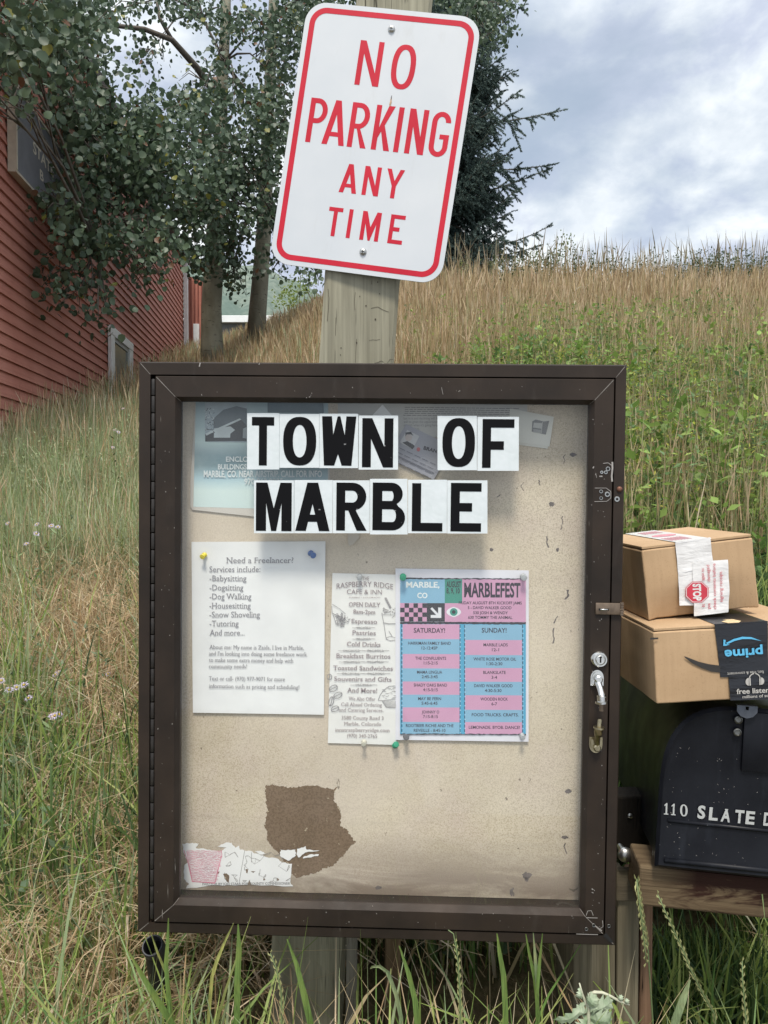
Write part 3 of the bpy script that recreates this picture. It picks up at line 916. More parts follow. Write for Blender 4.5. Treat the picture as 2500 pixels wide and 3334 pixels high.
LB.tube(limb_pts([(888, 60, 13.7), (1000, -20, 13.3), (1250, -80, 12.8), (1500, -20, 12.4), (1600, 60, 12.3)]), [.06, .05, .04, .025, .012], 8)
LB.tube(limb_pts([(864, 640, 13.6), (900, 700, 12.9), (930, 800, 12.2), (1020, 880, 11.9)]), [.03, .024, .016, .008], 8)
LB.tube(limb_pts([(862, 660, 13.6), (800, 720, 13.0), (760, 860, 12.7), (765, 930, 12.6)]), [.03, .024, .016, .008], 8)
tw = twigs_for(A2, [(730, 200, 12.9), (660, 60, 12.6), (872, 420, 13.6), (888, 60, 13.7), (1250, -80, 12.8), (1500, -20, 12.4), (864, 640, 13.6), (930, 800, 12.2), (760, 860, 12.7)])
LB.add(tw.v, tw.f)
rebase(LB, t2).build('branch', M_TWIG, asp2, smooth=True)
c = crown(asp2, A2); c.matrix_parent_inverse = Matrix.Translation(tuple(-t2))

# --- blue-green spruce behind the sign
ts = W(1400, 930, 16.5); ts[2] = gz(ts[0], 16.5)
spr = thing('spruce_tree', 'dark blue-green spruce with tufted drooping branches behind the parking sign', 'tree', Matrix.Translation(tuple(ts)))
TR = MB(); TR.tube([(0, 0, -.2), (0, 0, 3), (.02, 0, 6), (.03, 0, 11)], [.26, .21, .16, .06], 12)
TR.build('trunk', plain('spruce_bark', (.075, .055, .042), .9, .3, 12, .5), spr, smooth=True)
NV, NT = [], []
BR = MB()
def needle_shoot(p0, p1, tone, rad=.05, dens=1.0):
    """Needles bristling round a shoot from p0 to p1."""
    d = p1 - p0; L = np.linalg.norm(d); d = d / L
    n = max(14, int(L * 360 * dens))
    t = rng.random(n)
    base = p0 + d * (t * L)[:, None]
    r = rng.normal(size=(n, 3)); r -= d * (r @ d)[:, None]; r /= np.linalg.norm(r, axis=1, keepdims=True)
    dirn = r * .85 + d * .75
    dirn /= np.linalg.norm(dirn, axis=1, keepdims=True)
    ln = rad * rng.uniform(.7, 1.15, n) * (1 - .35 * t)
    side = np.cross(dirn, rng.normal(size=(n, 3))); side /= np.linalg.norm(side, axis=1, keepdims=True)
    wd = .0085
    NV.append(np.stack([base - side * wd, base + side * wd, base + dirn * ln[:, None]], 1))
    c = np.array([.05, .085, .076]) * (1 - tone) + np.array([.165, .225, .20]) * tone
    NT.append(np.repeat((c[None] * rng.uniform(.75, 1.2, (n, 1)))[:, None], 3, 1))
def spruce_branch(z, az, L, droop, up):
    d = np.array([math.cos(az), math.sin(az), 0]); s = np.array([-d[1], d[0], 0])
    N = 9; pts = []
    for i in range(N):
        t = i / (N - 1)
        pts.append(np.array([0, 0, z]) + d * L * t + np.array([0, 0, -droop * math.sin(t * 2.2) * L + up * t * t * L]) + s * .05 * math.sin(t * 5 + az))
    BR.tube([tuple(p) for p in pts], [.028 * (1 - .8 * i / (N - 1)) for i in range(N)], 6)
    tone0 = random.random()
    for i in range(1, N):
        a, b = pts[i - 1], pts[i]
        needle_shoot(a, b, .3 + .4 * tone0, .055, .6)
        for sgn in (-1, 1):
            for q in range(2):
                t = (i - 1 + random.random()) / (N - 1)
                st = a + (b - a) * random.random()
                l = (.20 + .42 * math.sin(min(1, t * 1.25) * math.pi) * min(1.0, L / 1.6)) * random.uniform(.6, 1.1)
                e = st + (d * random.uniform(.35, .8) + s * sgn * random.uniform(.35, .9) + np.array([0, 0, random.uniform(-.95, .25)])) * l
                tone = min(1, max(0, .25 + .5 * tone0 + random.uniform(-.25, .35)))
                needle_shoot(st, e, tone, .062)
                if l > .25:
                    m = (st + e) / 2
                    for g in range(2):
                        e2 = m + (d * random.uniform(.1, .6) + s * random.uniform(-.7, .7) + np.array([0, 0, random.uniform(-.9, -.1)])) * l * .6
                        needle_shoot(m, e2, tone, .045)
    needle_shoot(pts[-1], pts[-1] + d * .12 + np.array([0, 0, .03]), .8, .05)
zc = float(ts[2])
def hz(py): return float(W(1400, py, 16.5)[2]) - zc
z = .35
while z < 7.2:
    for q in range(8):
        az = random.uniform(0, 2 * math.pi)
        L = random.uniform(1.35, 1.85) * (1.15 if z < 1.6 else 1.0 if z < 4.6 else .9)
        spruce_branch(z + random.uniform(-.1, .1), az, L, random.uniform(.15, .4), random.uniform(.05, .3))
    z += .19
sc_ = 16.5 / FPX
for py, ex_, dr, up in ((395, 1828, .02, .12), (545, 1790, .05, .02), (640, 1765, .02, .18), (755, 1770, .2, .12), (130, 1690, .05, .25), (300, 1660, .1, .2), (820, 1740, .1, .1)):
    spruce_branch(hz(py), random.uniform(-.25, .15), (ex_ - 1400) * sc_, dr, up)
    spruce_branch(hz(py) - .1, random.uniform(-.7, -.2), (ex_ - 1440) * sc_ * .8, dr + .1, up)
NVa = np.concatenate(NV).reshape(-1, 3); NTa = np.concatenate(NT).reshape(-1, 3)
fast_mesh('crown', NVa, [np.arange(len(NVa)).reshape(-1, 3)], NTa, M_NEEDLE, spr)
BR.build('branch', M_TWIG, spr, smooth=True)

# --- bushes on the skyline
SM_V = np.array([[0, -.5, 0], [.28, -.05, .06], [0, .5, 0], [-.28, -.05, .06]], float)
SM_F = [[(0, 1, 2), (0, 2, 3)]]
def bush(label, blobs, c0, c1, size=.05, name='leafy_bush'):
    base = W(blobs[0][0], blobs[0][1] + blobs[0][3], blobs[0][4]); base[2] = gz(base[0], base[1])
    o = thing(name, label, 'bush', Matrix.Translation(tuple(base)))
    P, _ = leaf_blobs(blobs, size)
    n = len(P); tone = rng.random((n, 1))
    T = np.array(c0) * (1 - tone) + np.array(c1) * tone
    v, f, t = inst(SM_V, SM_F, P - base, rand_rot(n), size * rng.uniform(.7, 1.3, n), T)
    fast_mesh('foliage', v, f, t, M_GRASS, o)
    st = MB()
    for b in blobs:
        for q in range(5):
            e = W(b[0] + b[2] * random.uniform(-.7, .7), b[1] + b[3] * random.uniform(-.8, .4), b[4] + random.uniform(-.3, .3)) - base
            st.tube([(random.uniform(-.15, .15), random.uniform(-.1, .1), -.1), tuple(e * .5 + np.array([0, 0, .05])), tuple(e)], [.018, .012, .005], 5)
    st.build('stem', M_TWIG, o)
bush('pale green airy bush on the skyline right of the spruce', [(1770, 850, 60, 60, 17.5, .55), (1710, 880, 60, 45, 17.5, .6), (1815, 800, 40, 45, 17.5, .35)], (.10, .14, .06), (.22, .27, .12), .07)
bush('yellow-green bush between the aspen trunk and the sign post', [(965, 975, 55, 50, 23, 1.2), (990, 920, 35, 35, 23, 1.0)], (.13, .19, .04), (.24, .30, .08), .10)
bush('dark green shrub on the ridge at the right photo edge', [(2520, 930, 55, 70, 13.5, 1.2), (2470, 960, 40, 35, 13.5, .9)], (.03, .055, .03), (.08, .12, .06), .05)

# ------------------------------------------------------------------ grass
def project(P):
    c = (P - EYE) @ C2W
    return 1250 + FPX * c[:, 0] / c[:, 2], 1667 + FPX * c[:, 1] / c[:, 2]

def roots(n, a0, a1, y0, y1, raw=False):
    y = np.exp(rng.uniform(math.log(y0), math.log(y1), n)); a = rng.uniform(a0, a1, n) + rng.normal(0, .045, n) * (y > 1.7)
    x = a * y
    ok = (x > wall_x(y) + .12) | (y > yc + .3)
    # keep the stems out of the display case, posts and mailbox
    ok &= ~((x > -.45) & (x < .45) & (y > 1.16) & (y < 1.50))
    ok &= ~((x > .30) & (x < .80) & (y > 1.16) & (y < 1.75) & ~(raw & (x > .475) & (y > 1.38)))
    x, y = x[ok], y[ok]
    return np.stack([x, y, gz(x, y) - .01], 1)

def strip(P, H, Wd, lean, bend, prof, tint, tip_tint=None, hang=0.0):
    """Blades as bent strips. prof: width multipliers root to tip."""
    n, S = len(P), len(prof)
    az = rng.uniform(0, 2 * np.pi, n)
    d = np.stack([np.cos(az), np.sin(az), np.zeros(n)], 1)
    fa = rng.uniform(0, 2 * np.pi, n)
    s = np.stack([np.cos(fa), np.sin(fa), np.zeros(n)], 1)
    s = s - d * (s * d).sum(1, keepdims=True) * .0
    vs = []
    for j in range(S):
        t = j / (S - 1)
        c = P + d * (H * (lean * t + bend * t * t))[:, None]
        up = H * (t - .5 * bend * bend * t * t * t - hang * np.maximum(0, t - .45) ** 2 * 2)
        c = c + np.stack([np.zeros(n), np.zeros(n), up], 1)
        w = (Wd * prof[j] * .5)[:, None]
        vs.append(c - s * w); vs.append(c + s * w)
    v = np.stack(vs, 1)                       # n, 2S, 3
    base = np.arange(n)[:, None] * (2 * S)
    q = []
    for j in range(S - 1):
        q.append(np.stack([base[:, 0] + 2 * j, base[:, 0] + 2 * j + 1, base[:, 0] + 2 * j + 3, base[:, 0] + 2 * j + 2], 1))
    T = np.repeat(tint[:, None], 2 * S, 1)
    if tip_tint is not None:
        k = int(S * .6) * 2
        T[:, k:] = tip_tint[:, None]
    return v.reshape(-1, 3), np.concatenate(q), T.reshape(-1, 3)

class Acc:
    def __init__(s): s.v, s.q, s.t, s.n = [], [], [], 0
    def add(s, r):
        v, q, t = r
        s.v.append(v); s.q.append(q + s.n); s.t.append(t); s.n += len(v)
    def build(s, name):
        o = fast_mesh(name, np.concatenate(s.v), [np.concatenate(s.q)], np.concatenate(s.t), M_GRASS)
        return tag(o, kind='stuff')

def tones(n, cols, jit=.18):
    c = np.array(cols)[rng.integers(0, len(cols), n)]
    return c * rng.uniform(1 - jit, 1 + jit, (n, 1)) * rng.uniform(.95, 1.05, (n, 3))

TAN = [(.46, .35, .20), (.54, .42, .26), (.38, .28, .155), (.60, .49, .33), (.30, .21, .115)]
OLV = [(.27, .27, .12), (.34, .32, .16), (.22, .23, .10)]
STRAW = [(.60, .47, .29), (.48, .35, .20), (.70, .59, .41), (.34, .235, .13)]
SAGE = [(.34, .41, .23), (.42, .48, .30), (.27, .35, .17), (.48, .49, .29)]
LUSH = [(.21, .30, .075), (.28, .36, .10), (.14, .23, .065), (.36, .41, .14), (.23, .33, .14)]
DARKG = [(.06, .105, .035), (.09, .145, .045), (.05, .09, .04)]
PALE = [(.62, .56, .42), (.70, .65, .52)]

def wid(y, w): return np.maximum(w, .00062 * y)

# tall dry stalks with seed heads
dry = Acc()
def dry_stalks(n, a0, a1, y0, y1, h0, h1, cols, head=1.7, w=.0028):
    P = roots(n, a0, a1, y0, y1); n = len(P); y = P[:, 1]
    H = rng.uniform(h0, h1, n)
    dry.add(strip(P, H, wid(y, w), rng.normal(0, .10, n), rng.normal(0, .16, n), [1, .9, .8, .75, head, .15], tones(n, cols), tones(n, cols)))
dry_stalks(22000, -.12, .66, 6.0, 15.2, .32, .66, TAN)
dry_stalks(9000, .12, .66, 5.5, 15.2, .3, .62, OLV + TAN[:2])
dry_stalks(6500, -.12, .66, 9.0, 14.6, .5, .8, TAN, 1.9)
dry_stalks(700, .06, .66, 11.5, 14.0, .75, 1.25, [(.26, .21, .13), (.33, .28, .19)], 2.2)
dry_stalks(13000, -.30, -.02, 8.0, 23.5, .35, .65, TAN + SAGE[:1])
dry_stalks(2600, -.66, -.22, 6.0, 18.0, .35, .62, STRAW + PALE[:1])
dry_stalks(2600, -.66, -.20, 3.4, 8.0, .3, .55, STRAW + SAGE[:2], 1.6, .0028)
dry_stalks(9000, .08, .66, 2.6, 7.5, .35, .68, TAN + OLV, 1.6)
# dry leaves among the stalks
def dry_leaves(n, a0, a1, y0, y1, h0, h1, cols):
    P = roots(n, a0, a1, y0, y1); n = len(P); y = P[:, 1]
    dry.add(strip(P, rng.uniform(h0, h1, n), wid(y, .004), rng.normal(0, .35, n), rng.normal(0, .5, n), [1, .95, .7, .1], tones(n, cols)))
dry_leaves(16000, -.30, .66, 4.5, 16.0, .2, .5, TAN)
dry_leaves(2500, -.66, -.2, 2.6, 9.0, .15, .4, STRAW)
# curled bleached seed heads
P = roots(160, -.05, .66, 4.5, 12.5); n = len(P)
dry.add(strip(P, rng.uniform(.45, .75, n), wid(P[:, 1], .0035), rng.normal(0, .1, n), rng.normal(.1, .35, n), [.5, .5, .5, .6, 2.4, 2.6, .4], tones(n, TAN), tones(n, PALE), .5))
dry.build('dry_grass')

# matted straw on the bank, left and around the posts
mat = Acc()
def straw(n, a0, a1, y0, y1, cols, l0=.10, l1=.32, w=.003, pxlim=None):
    P = roots(n, a0, a1, y0, y1); n = len(P)
    y = P[:, 1]
    if pxlim is not None:
        px, py = project(P); keep = pxlim(px, py); P, y = P[keep], y[keep]; n = len(P)
    P[:, 2] += rng.uniform(0, .09, n)
    mat.add(strip(P, rng.uniform(l0, l1, n), wid(y, w), rng.normal(0, .9, n), rng.normal(0, .7, n), [.9, 1, .8, .2], tones(n, cols), None, .5))
straw(9000, -.66, -.16, 1.25, 3.2, STRAW + TAN)
straw(5500, -.52, -.22, 2.2, 4.4, STRAW, .12, .4)
straw(3000, -.66, -.1, 3.0, 8.0, STRAW)
straw(2600, -.40, .70, .95, 1.6, STRAW + TAN[:2], .08, .25)
straw(3500, -.1, .66, 2.0, 6.0, TAN)
P = roots(1500, -.66, .60, 1.2, 2.8); n = len(P)
mat.add(strip(P, rng.uniform(.14, .34, n), rng.uniform(.004, .0085, n), rng.normal(0, .5, n), np.abs(rng.normal(.5, .5, n)), [.8, 1, 1, .9, .7, .15], tones(n, STRAW + PALE[:1]), None, 1.1))
P = roots(260, -.66, .0, .98, 1.16); n = len(P)
mat.add(strip(P, rng.uniform(.14, .30, n), rng.uniform(.004, .008, n), rng.normal(0, .5, n), np.abs(rng.normal(.5, .5, n)), [.8, 1, 1, .9, .7, .15], tones(n, STRAW + OLV), None, 1.0))
mat.build('matted_straw')

# green bladed grass
grn = Acc()
def in_patch(P):
    px, py = project(P)
    return ((px > 120) & (px < 470) & (py > 1960) & (py < 2560) & (rng.random(len(P)) < .8)) | ((px > 60) & (px < 470) & (py > 2560) & (rng.random(len(P)) < .25))
def green(n, a0, a1, y0, y1, h0, h1, cols, w=.005, lean=.22, bend=.35, prof=(.7, 1, .95, .7, .08), hang=0.0, cap=None, clump=0):
    P = roots(n, a0, a1, y0, y1)
    if clump:
        C = P[rng.integers(0, len(P), max(4, len(P) // clump))]
        P = C[rng.integers(0, len(C), len(P))] + rng.normal(size=(len(P), 3)) * [.05, .05, 0]
        keep = ~((P[:, 0] > -.45) & (P[:, 0] < .8) & (P[:, 1] > 1.16) & (P[:, 1] < 1.5))
        P = P[keep]; P[:, 2] = gz(P[:, 0], P[:, 1]) - .01
    P = P[~in_patch(P)]
    if cap is not None:
        pxx, pyy = project(P); P = P[~((((pxx > 850) & (pxx < 1190)) | ((pxx > 1790) & (pxx < 2140))) & (rng.random(len(P)) < .72))]
    n = len(P); y = P[:, 1]
    H = rng.uniform(h0, h1, n)
    if cap is not None: H = np.minimum(H, cap(P))
    grn.add(strip(P, H, wid(y, w) * rng.uniform(.6, 1.25, n), rng.normal(0, lean, n), np.abs(rng.normal(0, bend, n)), list(prof), tones(n, cols), None, hang))
green(13000, -.66, -.18, 3.6, 11.0, .22, .5, SAGE, .0050, .16, .28, clump=40)
green(1800, -.68, -.44, 2.0, 4.4, .2, .48, SAGE + LUSH[:2], .0055, .2, .3, clump=16)
green(800, -.34, -.20, 2.4, 4.4, .2, .45, SAGE, .0055, .2, .3, clump=16)
green(9000, -.66, -.18, 3.6, 11.0, .2, .48, SAGE + LUSH[:2], .0050, .2, .3)
green(5000, -.2, .08, 7.0, 20.0, .2, .45, SAGE + LUSH[:1], .004, .2, .3, clump=60)
green(2300, -.66, -.22, 1.4, 3.4, .14, .36, LUSH + SAGE[:2], .0055, .25, .4, clump=14)
green(700, -.60, -.27, .98, 1.5, .12, .32, LUSH + SAGE[:1], .0055, .3, .5, clump=8)
green(260, -.66, -.44, 1.5, 2.4, .25, .45, LUSH[:2] + SAGE[:1], .0060, .18, .3, clump=14)
case_cap = lambda P: np.maximum(.06, np.where((P[:, 0] > -.42) & (P[:, 0] < .42), (1.6 - .585 * P[:, 1]) - P[:, 2], np.where(P[:, 0] >= .42, 1.6 - .60 * P[:, 1] - P[:, 2], .5)))
green(1500, -.66, .66, .98, 1.16, .18, .46, LUSH + SAGE[:1], .0062, .22, .45, cap=case_cap, clump=6)
green(620, -.66, .66, .98, 1.16, .22, .50, LUSH[1:4] + SAGE[:1] + STRAW[:1], .0080, .25, .75, hang=.4, cap=case_cap)
green(1200, -.66, .70, 1.0, 1.16, .10, .28, DARKG + LUSH, .006, .3, .5, clump=5, cap=case_cap)
green(5200, -.62, .66, 1.5, 2.6, .18, .42, DARKG + LUSH, .0065, .25, .4, clump=10)
green(6500, .26, .70, 1.5, 3.2, .22, .55, DARKG + LUSH, .0068, .22, .4, clump=12)
green(6500, .10, .66, 2.5, 9.0, .2, .5, LUSH + DARKG, .0055, .25, .35, clump=30)
green(1500, .1, .66, 9.0, 13.2, .3, .55, DARKG + LUSH[:1], .006, .15, .3, clump=40)
P = roots(6000, .26, .60, 1.16, 1.8, True); P = P[(P[:, 0] > .475) & (P[:, 1] > 1.38)][:1500]; n = len(P)
grn.add(strip(P, np.minimum(rng.uniform(.12, .36, n), 1.6 - .575 * P[:, 1] - P[:, 2]), np.full(n, .0065) * rng.uniform(.6, 1.3, n), rng.normal(0, .25, n), np.abs(rng.normal(0, .45, n)), [.7, 1, .95, .7, .08], tones(n, DARKG + LUSH)))
# narrow dry blades amongst the front grass
P = roots(1300, -.66, .66, .98, 1.16); n = len(P)
grn.add(strip(P, np.minimum(rng.uniform(.12, .4, n), case_cap(P)), np.full(n, .0035), rng.normal(0, .35, n), np.abs(rng.normal(0, .5, n)), [.8, 1, .7, .1], tones(n, STRAW)))
grn.build('green_grass')

# leafy weeds
class Forbs:
    def __init__(s): s.P, s.R, s.S, s.T, s.st = [], [], [], [], Acc()
    def plants(s, n, a0, a1, y0, y1, h0, h1, cols, ls=.035, nl=20, narrow=False, stemcol=(.16, .18, .08), clump=0):
        P = roots(n, a0, a1, y0, y1)
        if clump:
            C = P[rng.integers(0, len(P), max(4, len(P) // clump))]
            P = C[rng.integers(0, len(C), len(P))] + rng.normal(size=(len(P), 3)) * [.22, .22, 0]
            P = P[(P[:, 1] > 1.6)]; P[:, 2] = gz(P[:, 0], P[:, 1])
        n = len(P)
        H = rng.uniform(h0, h1, n)
        lean = rng.normal(size=(n, 2)) * .16
        s.st.add(strip(P, H, wid(P[:, 1], .003), np.full(n, .0), np.zeros(n), [1, .9, .7, .4], tones(n, [stemcol])))
        tone = tones(n, cols, .2)
        t = rng.uniform(.12, 1.0, (n, nl)); az = rng.uniform(0, 2 * np.pi, (n, nl))
        el = rng.normal(.35, .45, (n, nl))
        d = np.stack([np.cos(az) * np.cos(el), np.sin(az) * np.cos(el), np.sin(el)], -1)
        L = ls * rng.uniform(.6, 1.3, (n, nl)) * (1.15 - .55 * t)
        c = P[:, None] + np.stack([np.zeros_like(t), np.zeros_like(t), H[:, None] * t], -1) + d * (L * .55 + .012 + .05 * (1 - t) * rng.random((n, nl)))[..., None]
        d = d.reshape(-1, 3)
        side = np.cross(d, [0, 0, 1.0]); side += rng.normal(size=side.shape) * .35
        side -= d * (side * d).sum(1, keepdims=True); side /= np.linalg.norm(side, axis=1, keepdims=True)
        nr = np.cross(side, d)
        s.R.append(np.stack([side * (.55 if narrow else 1.0), d, nr], 2)); s.P.append(c.reshape(-1, 3)); s.S.append(L.ravel())
        tt_ = np.repeat(tone[:, None], nl, 1).reshape(-1, 3) * rng.uniform(.8, 1.2, (n * nl, 1))
        s.T.append(tt_)
    def build(s, name):
        v, f, t = inst(SM_V, SM_F, np.concatenate(s.P), np.concatenate(s.R), np.concatenate(s.S), np.concatenate(s.T))
        sv, sq, stt = np.concatenate(s.st.v), np.concatenate(s.st.q), np.concatenate(s.st.t)
        o = fast_mesh(name, np.concatenate([v, sv]), f + [sq + len(v)], np.concatenate([t, stt]), M_GRASS)
        return tag(o, kind='stuff')
fb_ = Forbs()
GRN = [(.17, .26, .06), (.23, .33, .08), (.11, .19, .06), (.30, .38, .09), (.15, .24, .10)]
fb_.plants(1100, .10, .66, 2.6, 5.6, .3, .64, GRN, .058, 28, clump=26)
fb_.plants(700, .10, .66, 2.6, 6.2, .25, .6, [(.12, .18, .07), (.20, .25, .12), (.27, .30, .13)], .04, 34, True, clump=16)
fb_.plants(1050, .18, .66, 4.5, 8.6, .3, .6, GRN, .056, 24, clump=34)
fb_.plants(260, .14, .66, 2.8, 6.5, .4, .7, GRN[:2], .085, 20, clump=10)
fb_.plants(480, .20, .66, 3.0, 6.8, .38, .66, [(.33, .36, .06), (.42, .41, .08)], .035, 26, True, clump=12)
fb_.plants(260, .05, .66, 6.0, 9.5, .3, .6, GRN, .06, 22, clump=24)
fb_.plants(500, .14, .66, 11.2, 13.2, .6, .95, [(.06, .085, .04), (.085, .115, .05)], .06, 26, clump=9)
fb_.plants(60, .02, .2, 11.5, 13.0, .55, .85, [(.20, .23, .09)], .06, 20)
fb_.plants(500, -.66, -.16, 1.8, 6.5, .15, .4, [(.12, .17, .09), (.16, .20, .12), (.10, .15, .06)], .035, 18, True, clump=8)
fb_.plants(800, -.66, -.22, 4.0, 9.0, .25, .5, SAGE[:3], .035, 20, True, clump=14)
fb_.plants(160, -.12, .06, 8.0, 13.0, .25, .45, GRN, .05, 20)
fb_.plants(260, .26, .66, 1.75, 2.8, .2, .45, DARKG + [(.10, .15, .08)], .05, 16)
fb_.plants(70, -.6, .5, 1.5, 1.9, .15, .3, [(.10, .15, .08)], .05, 14)
fb_.plants(150, -.62, .62, 1.0, 1.15, .08, .24, [(.16, .23, .09), (.22, .28, .13)], .05, 12)
fb_.build('leafy_weeds')

# ------------------------------------------------------------------ asters on the bank
M_PETAL = plain('pale_lilac_petal', (.55, .46, .62), .6, .15, 80)
M_EYE = plain('yellow_flower_eye', (.50, .34, .06), .7, .2, 80)
M_STEMG = plain('green_stem', (.14, .19, .08), .6, .2, 30)
def aster(heads, Y, label):
    hp = [W(x, y, Y + dy) for x, y, dy in heads]
    c = np.mean(hp, 0); base = np.array([c[0], Y + .05, float(gz(c[0], Y + .05))])
    o = thing('aster_plant', label, 'flower', Matrix.Translation(tuple(base)), 'lilac asters on the bank')
    st = MB()
    for p in hp:
        q = p - base
        st.tube([(0, 0, -.02), tuple(q * .5 + np.array([.01, 0, .02])), tuple(q)], [.0028, .002, .0015], 5)
        for g in range(5):
            m = q * random.uniform(.3, .95); a = random.uniform(0, 6.28)
            e = m + np.array([math.cos(a), math.sin(a), .4]) * random.uniform(.03, .06)
            sd_ = np.array([-math.sin(a), math.cos(a), 0]) * .006
            st.add([tuple(m - sd_ * .3), tuple((m + e) / 2 - sd_), tuple(e), tuple((m + e) / 2 + sd_)], [(0, 1, 2, 3)])
    st.build('stem', M_STEMG, o)
    for p in hp:
        q = Vector(p - base); nrm = Vector((random.uniform(-.5, .5), -.55, .75)).normalized()
        R = nrm.to_track_quat('Z', 'Y').to_matrix().to_4x4(); R.translation = q
        f = MB(); np_ = 16; r = random.uniform(.010, .0145)
        for i in range(np_):
            a = 2 * math.pi * i / np_ + random.uniform(-.08, .08); a1 = .13; rr = r * random.uniform(.85, 1.1)
            z_ = random.uniform(-.004, .003)
            pts = [(.004 * math.cos(a), .004 * math.sin(a), 0), (rr * .6 * math.cos(a - a1), rr * .6 * math.sin(a - a1), .002), (rr * math.cos(a), rr * math.sin(a), z_), (rr * .6 * math.cos(a + a1), rr * .6 * math.sin(a + a1), .002)]
            f.add([R @ Vector(t_) for t_ in pts], [(0, 1, 2, 3)])
        fo = f.build('flower', M_PETAL, o)
        e = MB(); e.lathe([(.0001, .003), (.002, .0028), (.0030, .0012), (.0031, -.001)], R @ Matrix.Rotation(math.radians(90), 4, 'X') , 10)
        e.build('flower_eye', M_EYE, fo)
aster([(120, 1707, 0), (167, 1712, .05), (188, 1716, -.03), (118, 1738, 0), (86, 1770, .02), (24, 1704, .04)], 3.0, 'lilac aster with most open heads, left of the case by the straw patch')
aster([(54, 2238, 0), (92, 2273, 0), (30, 2246, .03), (78, 2230, .05), (4, 2216, .05)], 2.1, 'lilac aster low at the left photo edge, heads close to the camera')
aster([(386, 1407, 0), (372, 1400, .1), (400, 1330, .3), (368, 1457, -.1)], 4.6, 'small lilac aster high on the bank just left of the case')
aster([(181, 2196, 0), (190, 2190, .03), (352, 2195, .1)], 2.3, 'lilac aster with three small heads below the straw patch')
aster([(178, 2330, 0), (192, 2326, .02), (170, 2334, .02)], 2.0, 'single tight cluster of lilac aster low beside the case edge')

# ------------------------------------------------------------------ display case
CF = quad_frame([(451.7, 1177), (2040.9, 1187.3), (2002, 3080), (446, 3036)], .762)
CWID, CHGT = .762, .9133
case = thing('display_case', 'brown framed glass notice case with a hinged door and a bare board inside', 'notice case', CF.matrix())
def cq(px, py, y=0.0):
    p = CF.px(px, py, y); return p
def ring(mb, r0, y0, r1, y1, mi=0):
    """Mitred ring between rectangle r0 (l,t,r,b) at depth y0 and r1 at depth y1 (local x right, z up)."""
    def c(r, y): l, t, rr, b = r; return [(l, y, t), (rr, y, t), (rr, y, b), (l, y, b)]
    v = c(r0, y0) + c(r1, y1)
    mb.add(v, [(i, (i + 1) % 4, 4 + (i + 1) % 4, 4 + i) for i in range(4)], mi)
def rect(pl, pt, pr, pb, y=0.0):
    a = cq(pl[0], pl[1], y); b = cq(pr[0], pr[1], y)
    return (a[0], a[2], b[0], b[2])
R_out = (0, 0, CWID, -CHGT)
g0 = cq(508, 1225); g1 = cq(1969, 3042); g2 = cq(1995, 1234); g3 = cq(500, 2998)
gl, gr, gt, gb = (g0[0] + g3[0]) / 2, (g1[0] + g2[0]) / 2, (g0[2] + g2[2]) / 2, (g1[2] + g3[2]) / 2
o0 = cq(590, 1308, .010); o1 = cq(1890, 2956, .010); o2 = cq(1915, 1316, .010); o3 = cq(583, 2924, .010)
ol, orr, ot, ob = (o0[0] + o3[0]) / 2, (o1[0] + o2[0]) / 2, (o0[2] + o2[2]) / 2, (o1[2] + o3[2]) / 2
HW = .0075       # hinge strip
f = MB()
ring(f, (.002, -.002, CWID - .002, -CHGT + .002), 0, R_out, .002)
ring(f, R_out, .002, R_out, .10)
gap = .0025
inn = (gl - HW - .001, gt + gap, gr + gap, gb - gap)
ring(f, (.002, -.002, CWID - .002, -CHGT + .002), 0, inn, 0)
ring(f, inn, 0, inn, .02)
ring(f, inn, .02, (ol - .012, ot + .012, orr + .012, ob - .012), .0201)
ring(f, (ol - .012, ot + .012, orr + .012, ob - .012), .0201, (ol - .012, ot + .012, orr + .012, ob - .012), .062)
# rows of little seams where the extrusions are mitred
def seam(mb, a, b, w, y, mi):
    d = Vector((b[0] - a[0], 0, b[1] - a[1])).normalized(); s_ = Vector((-d.z, 0, d.x)) * w
    A, B = Vector((a[0], y[0], a[1])), Vector((b[0], y[1], b[1]))
    mb.add([A - s_, A + s_, B + s_ * .6, B - s_ * .6], [(0, 1, 2, 3)], mi)
for (a, b) in (((.003, -.003), (inn[0], inn[1])), ((CWID - .003, -.003), (inn[2], inn[1])), ((.003, -CHGT + .003), (inn[0], inn[3])), ((CWID - .003, -CHGT + .003), (inn[2], inn[3]))):
    seam(f, a, b, .0005, (-.0003, -.0003), 1)
# open lower right corner of the outer frame
seam(f, (inn[2] - .001, inn[3] + .002), (CWID - .005, -CHGT + .006), .0035, (-.0006, -.0006), 2)
f.build('outer_frame', [M_BRONZE, M_MITRE, M_GAP], case)
b = MB()
b.add([(inn[0], .021, inn[1]), (inn[2], .021, inn[1]), (inn[2], .021, inn[3]), (inn[0], .021, inn[3])], [])
b.box((.002, .085, -CHGT + .002), (CWID - .002, .099, -.002))
b.build('back_panel', M_GAP, case)
bd = MB(); bd.box((ol - .011, .0560, ob - .011), (orr + .011, .0615, ot + .011))
board = bd.build('notice_board', M_BOARD, case)
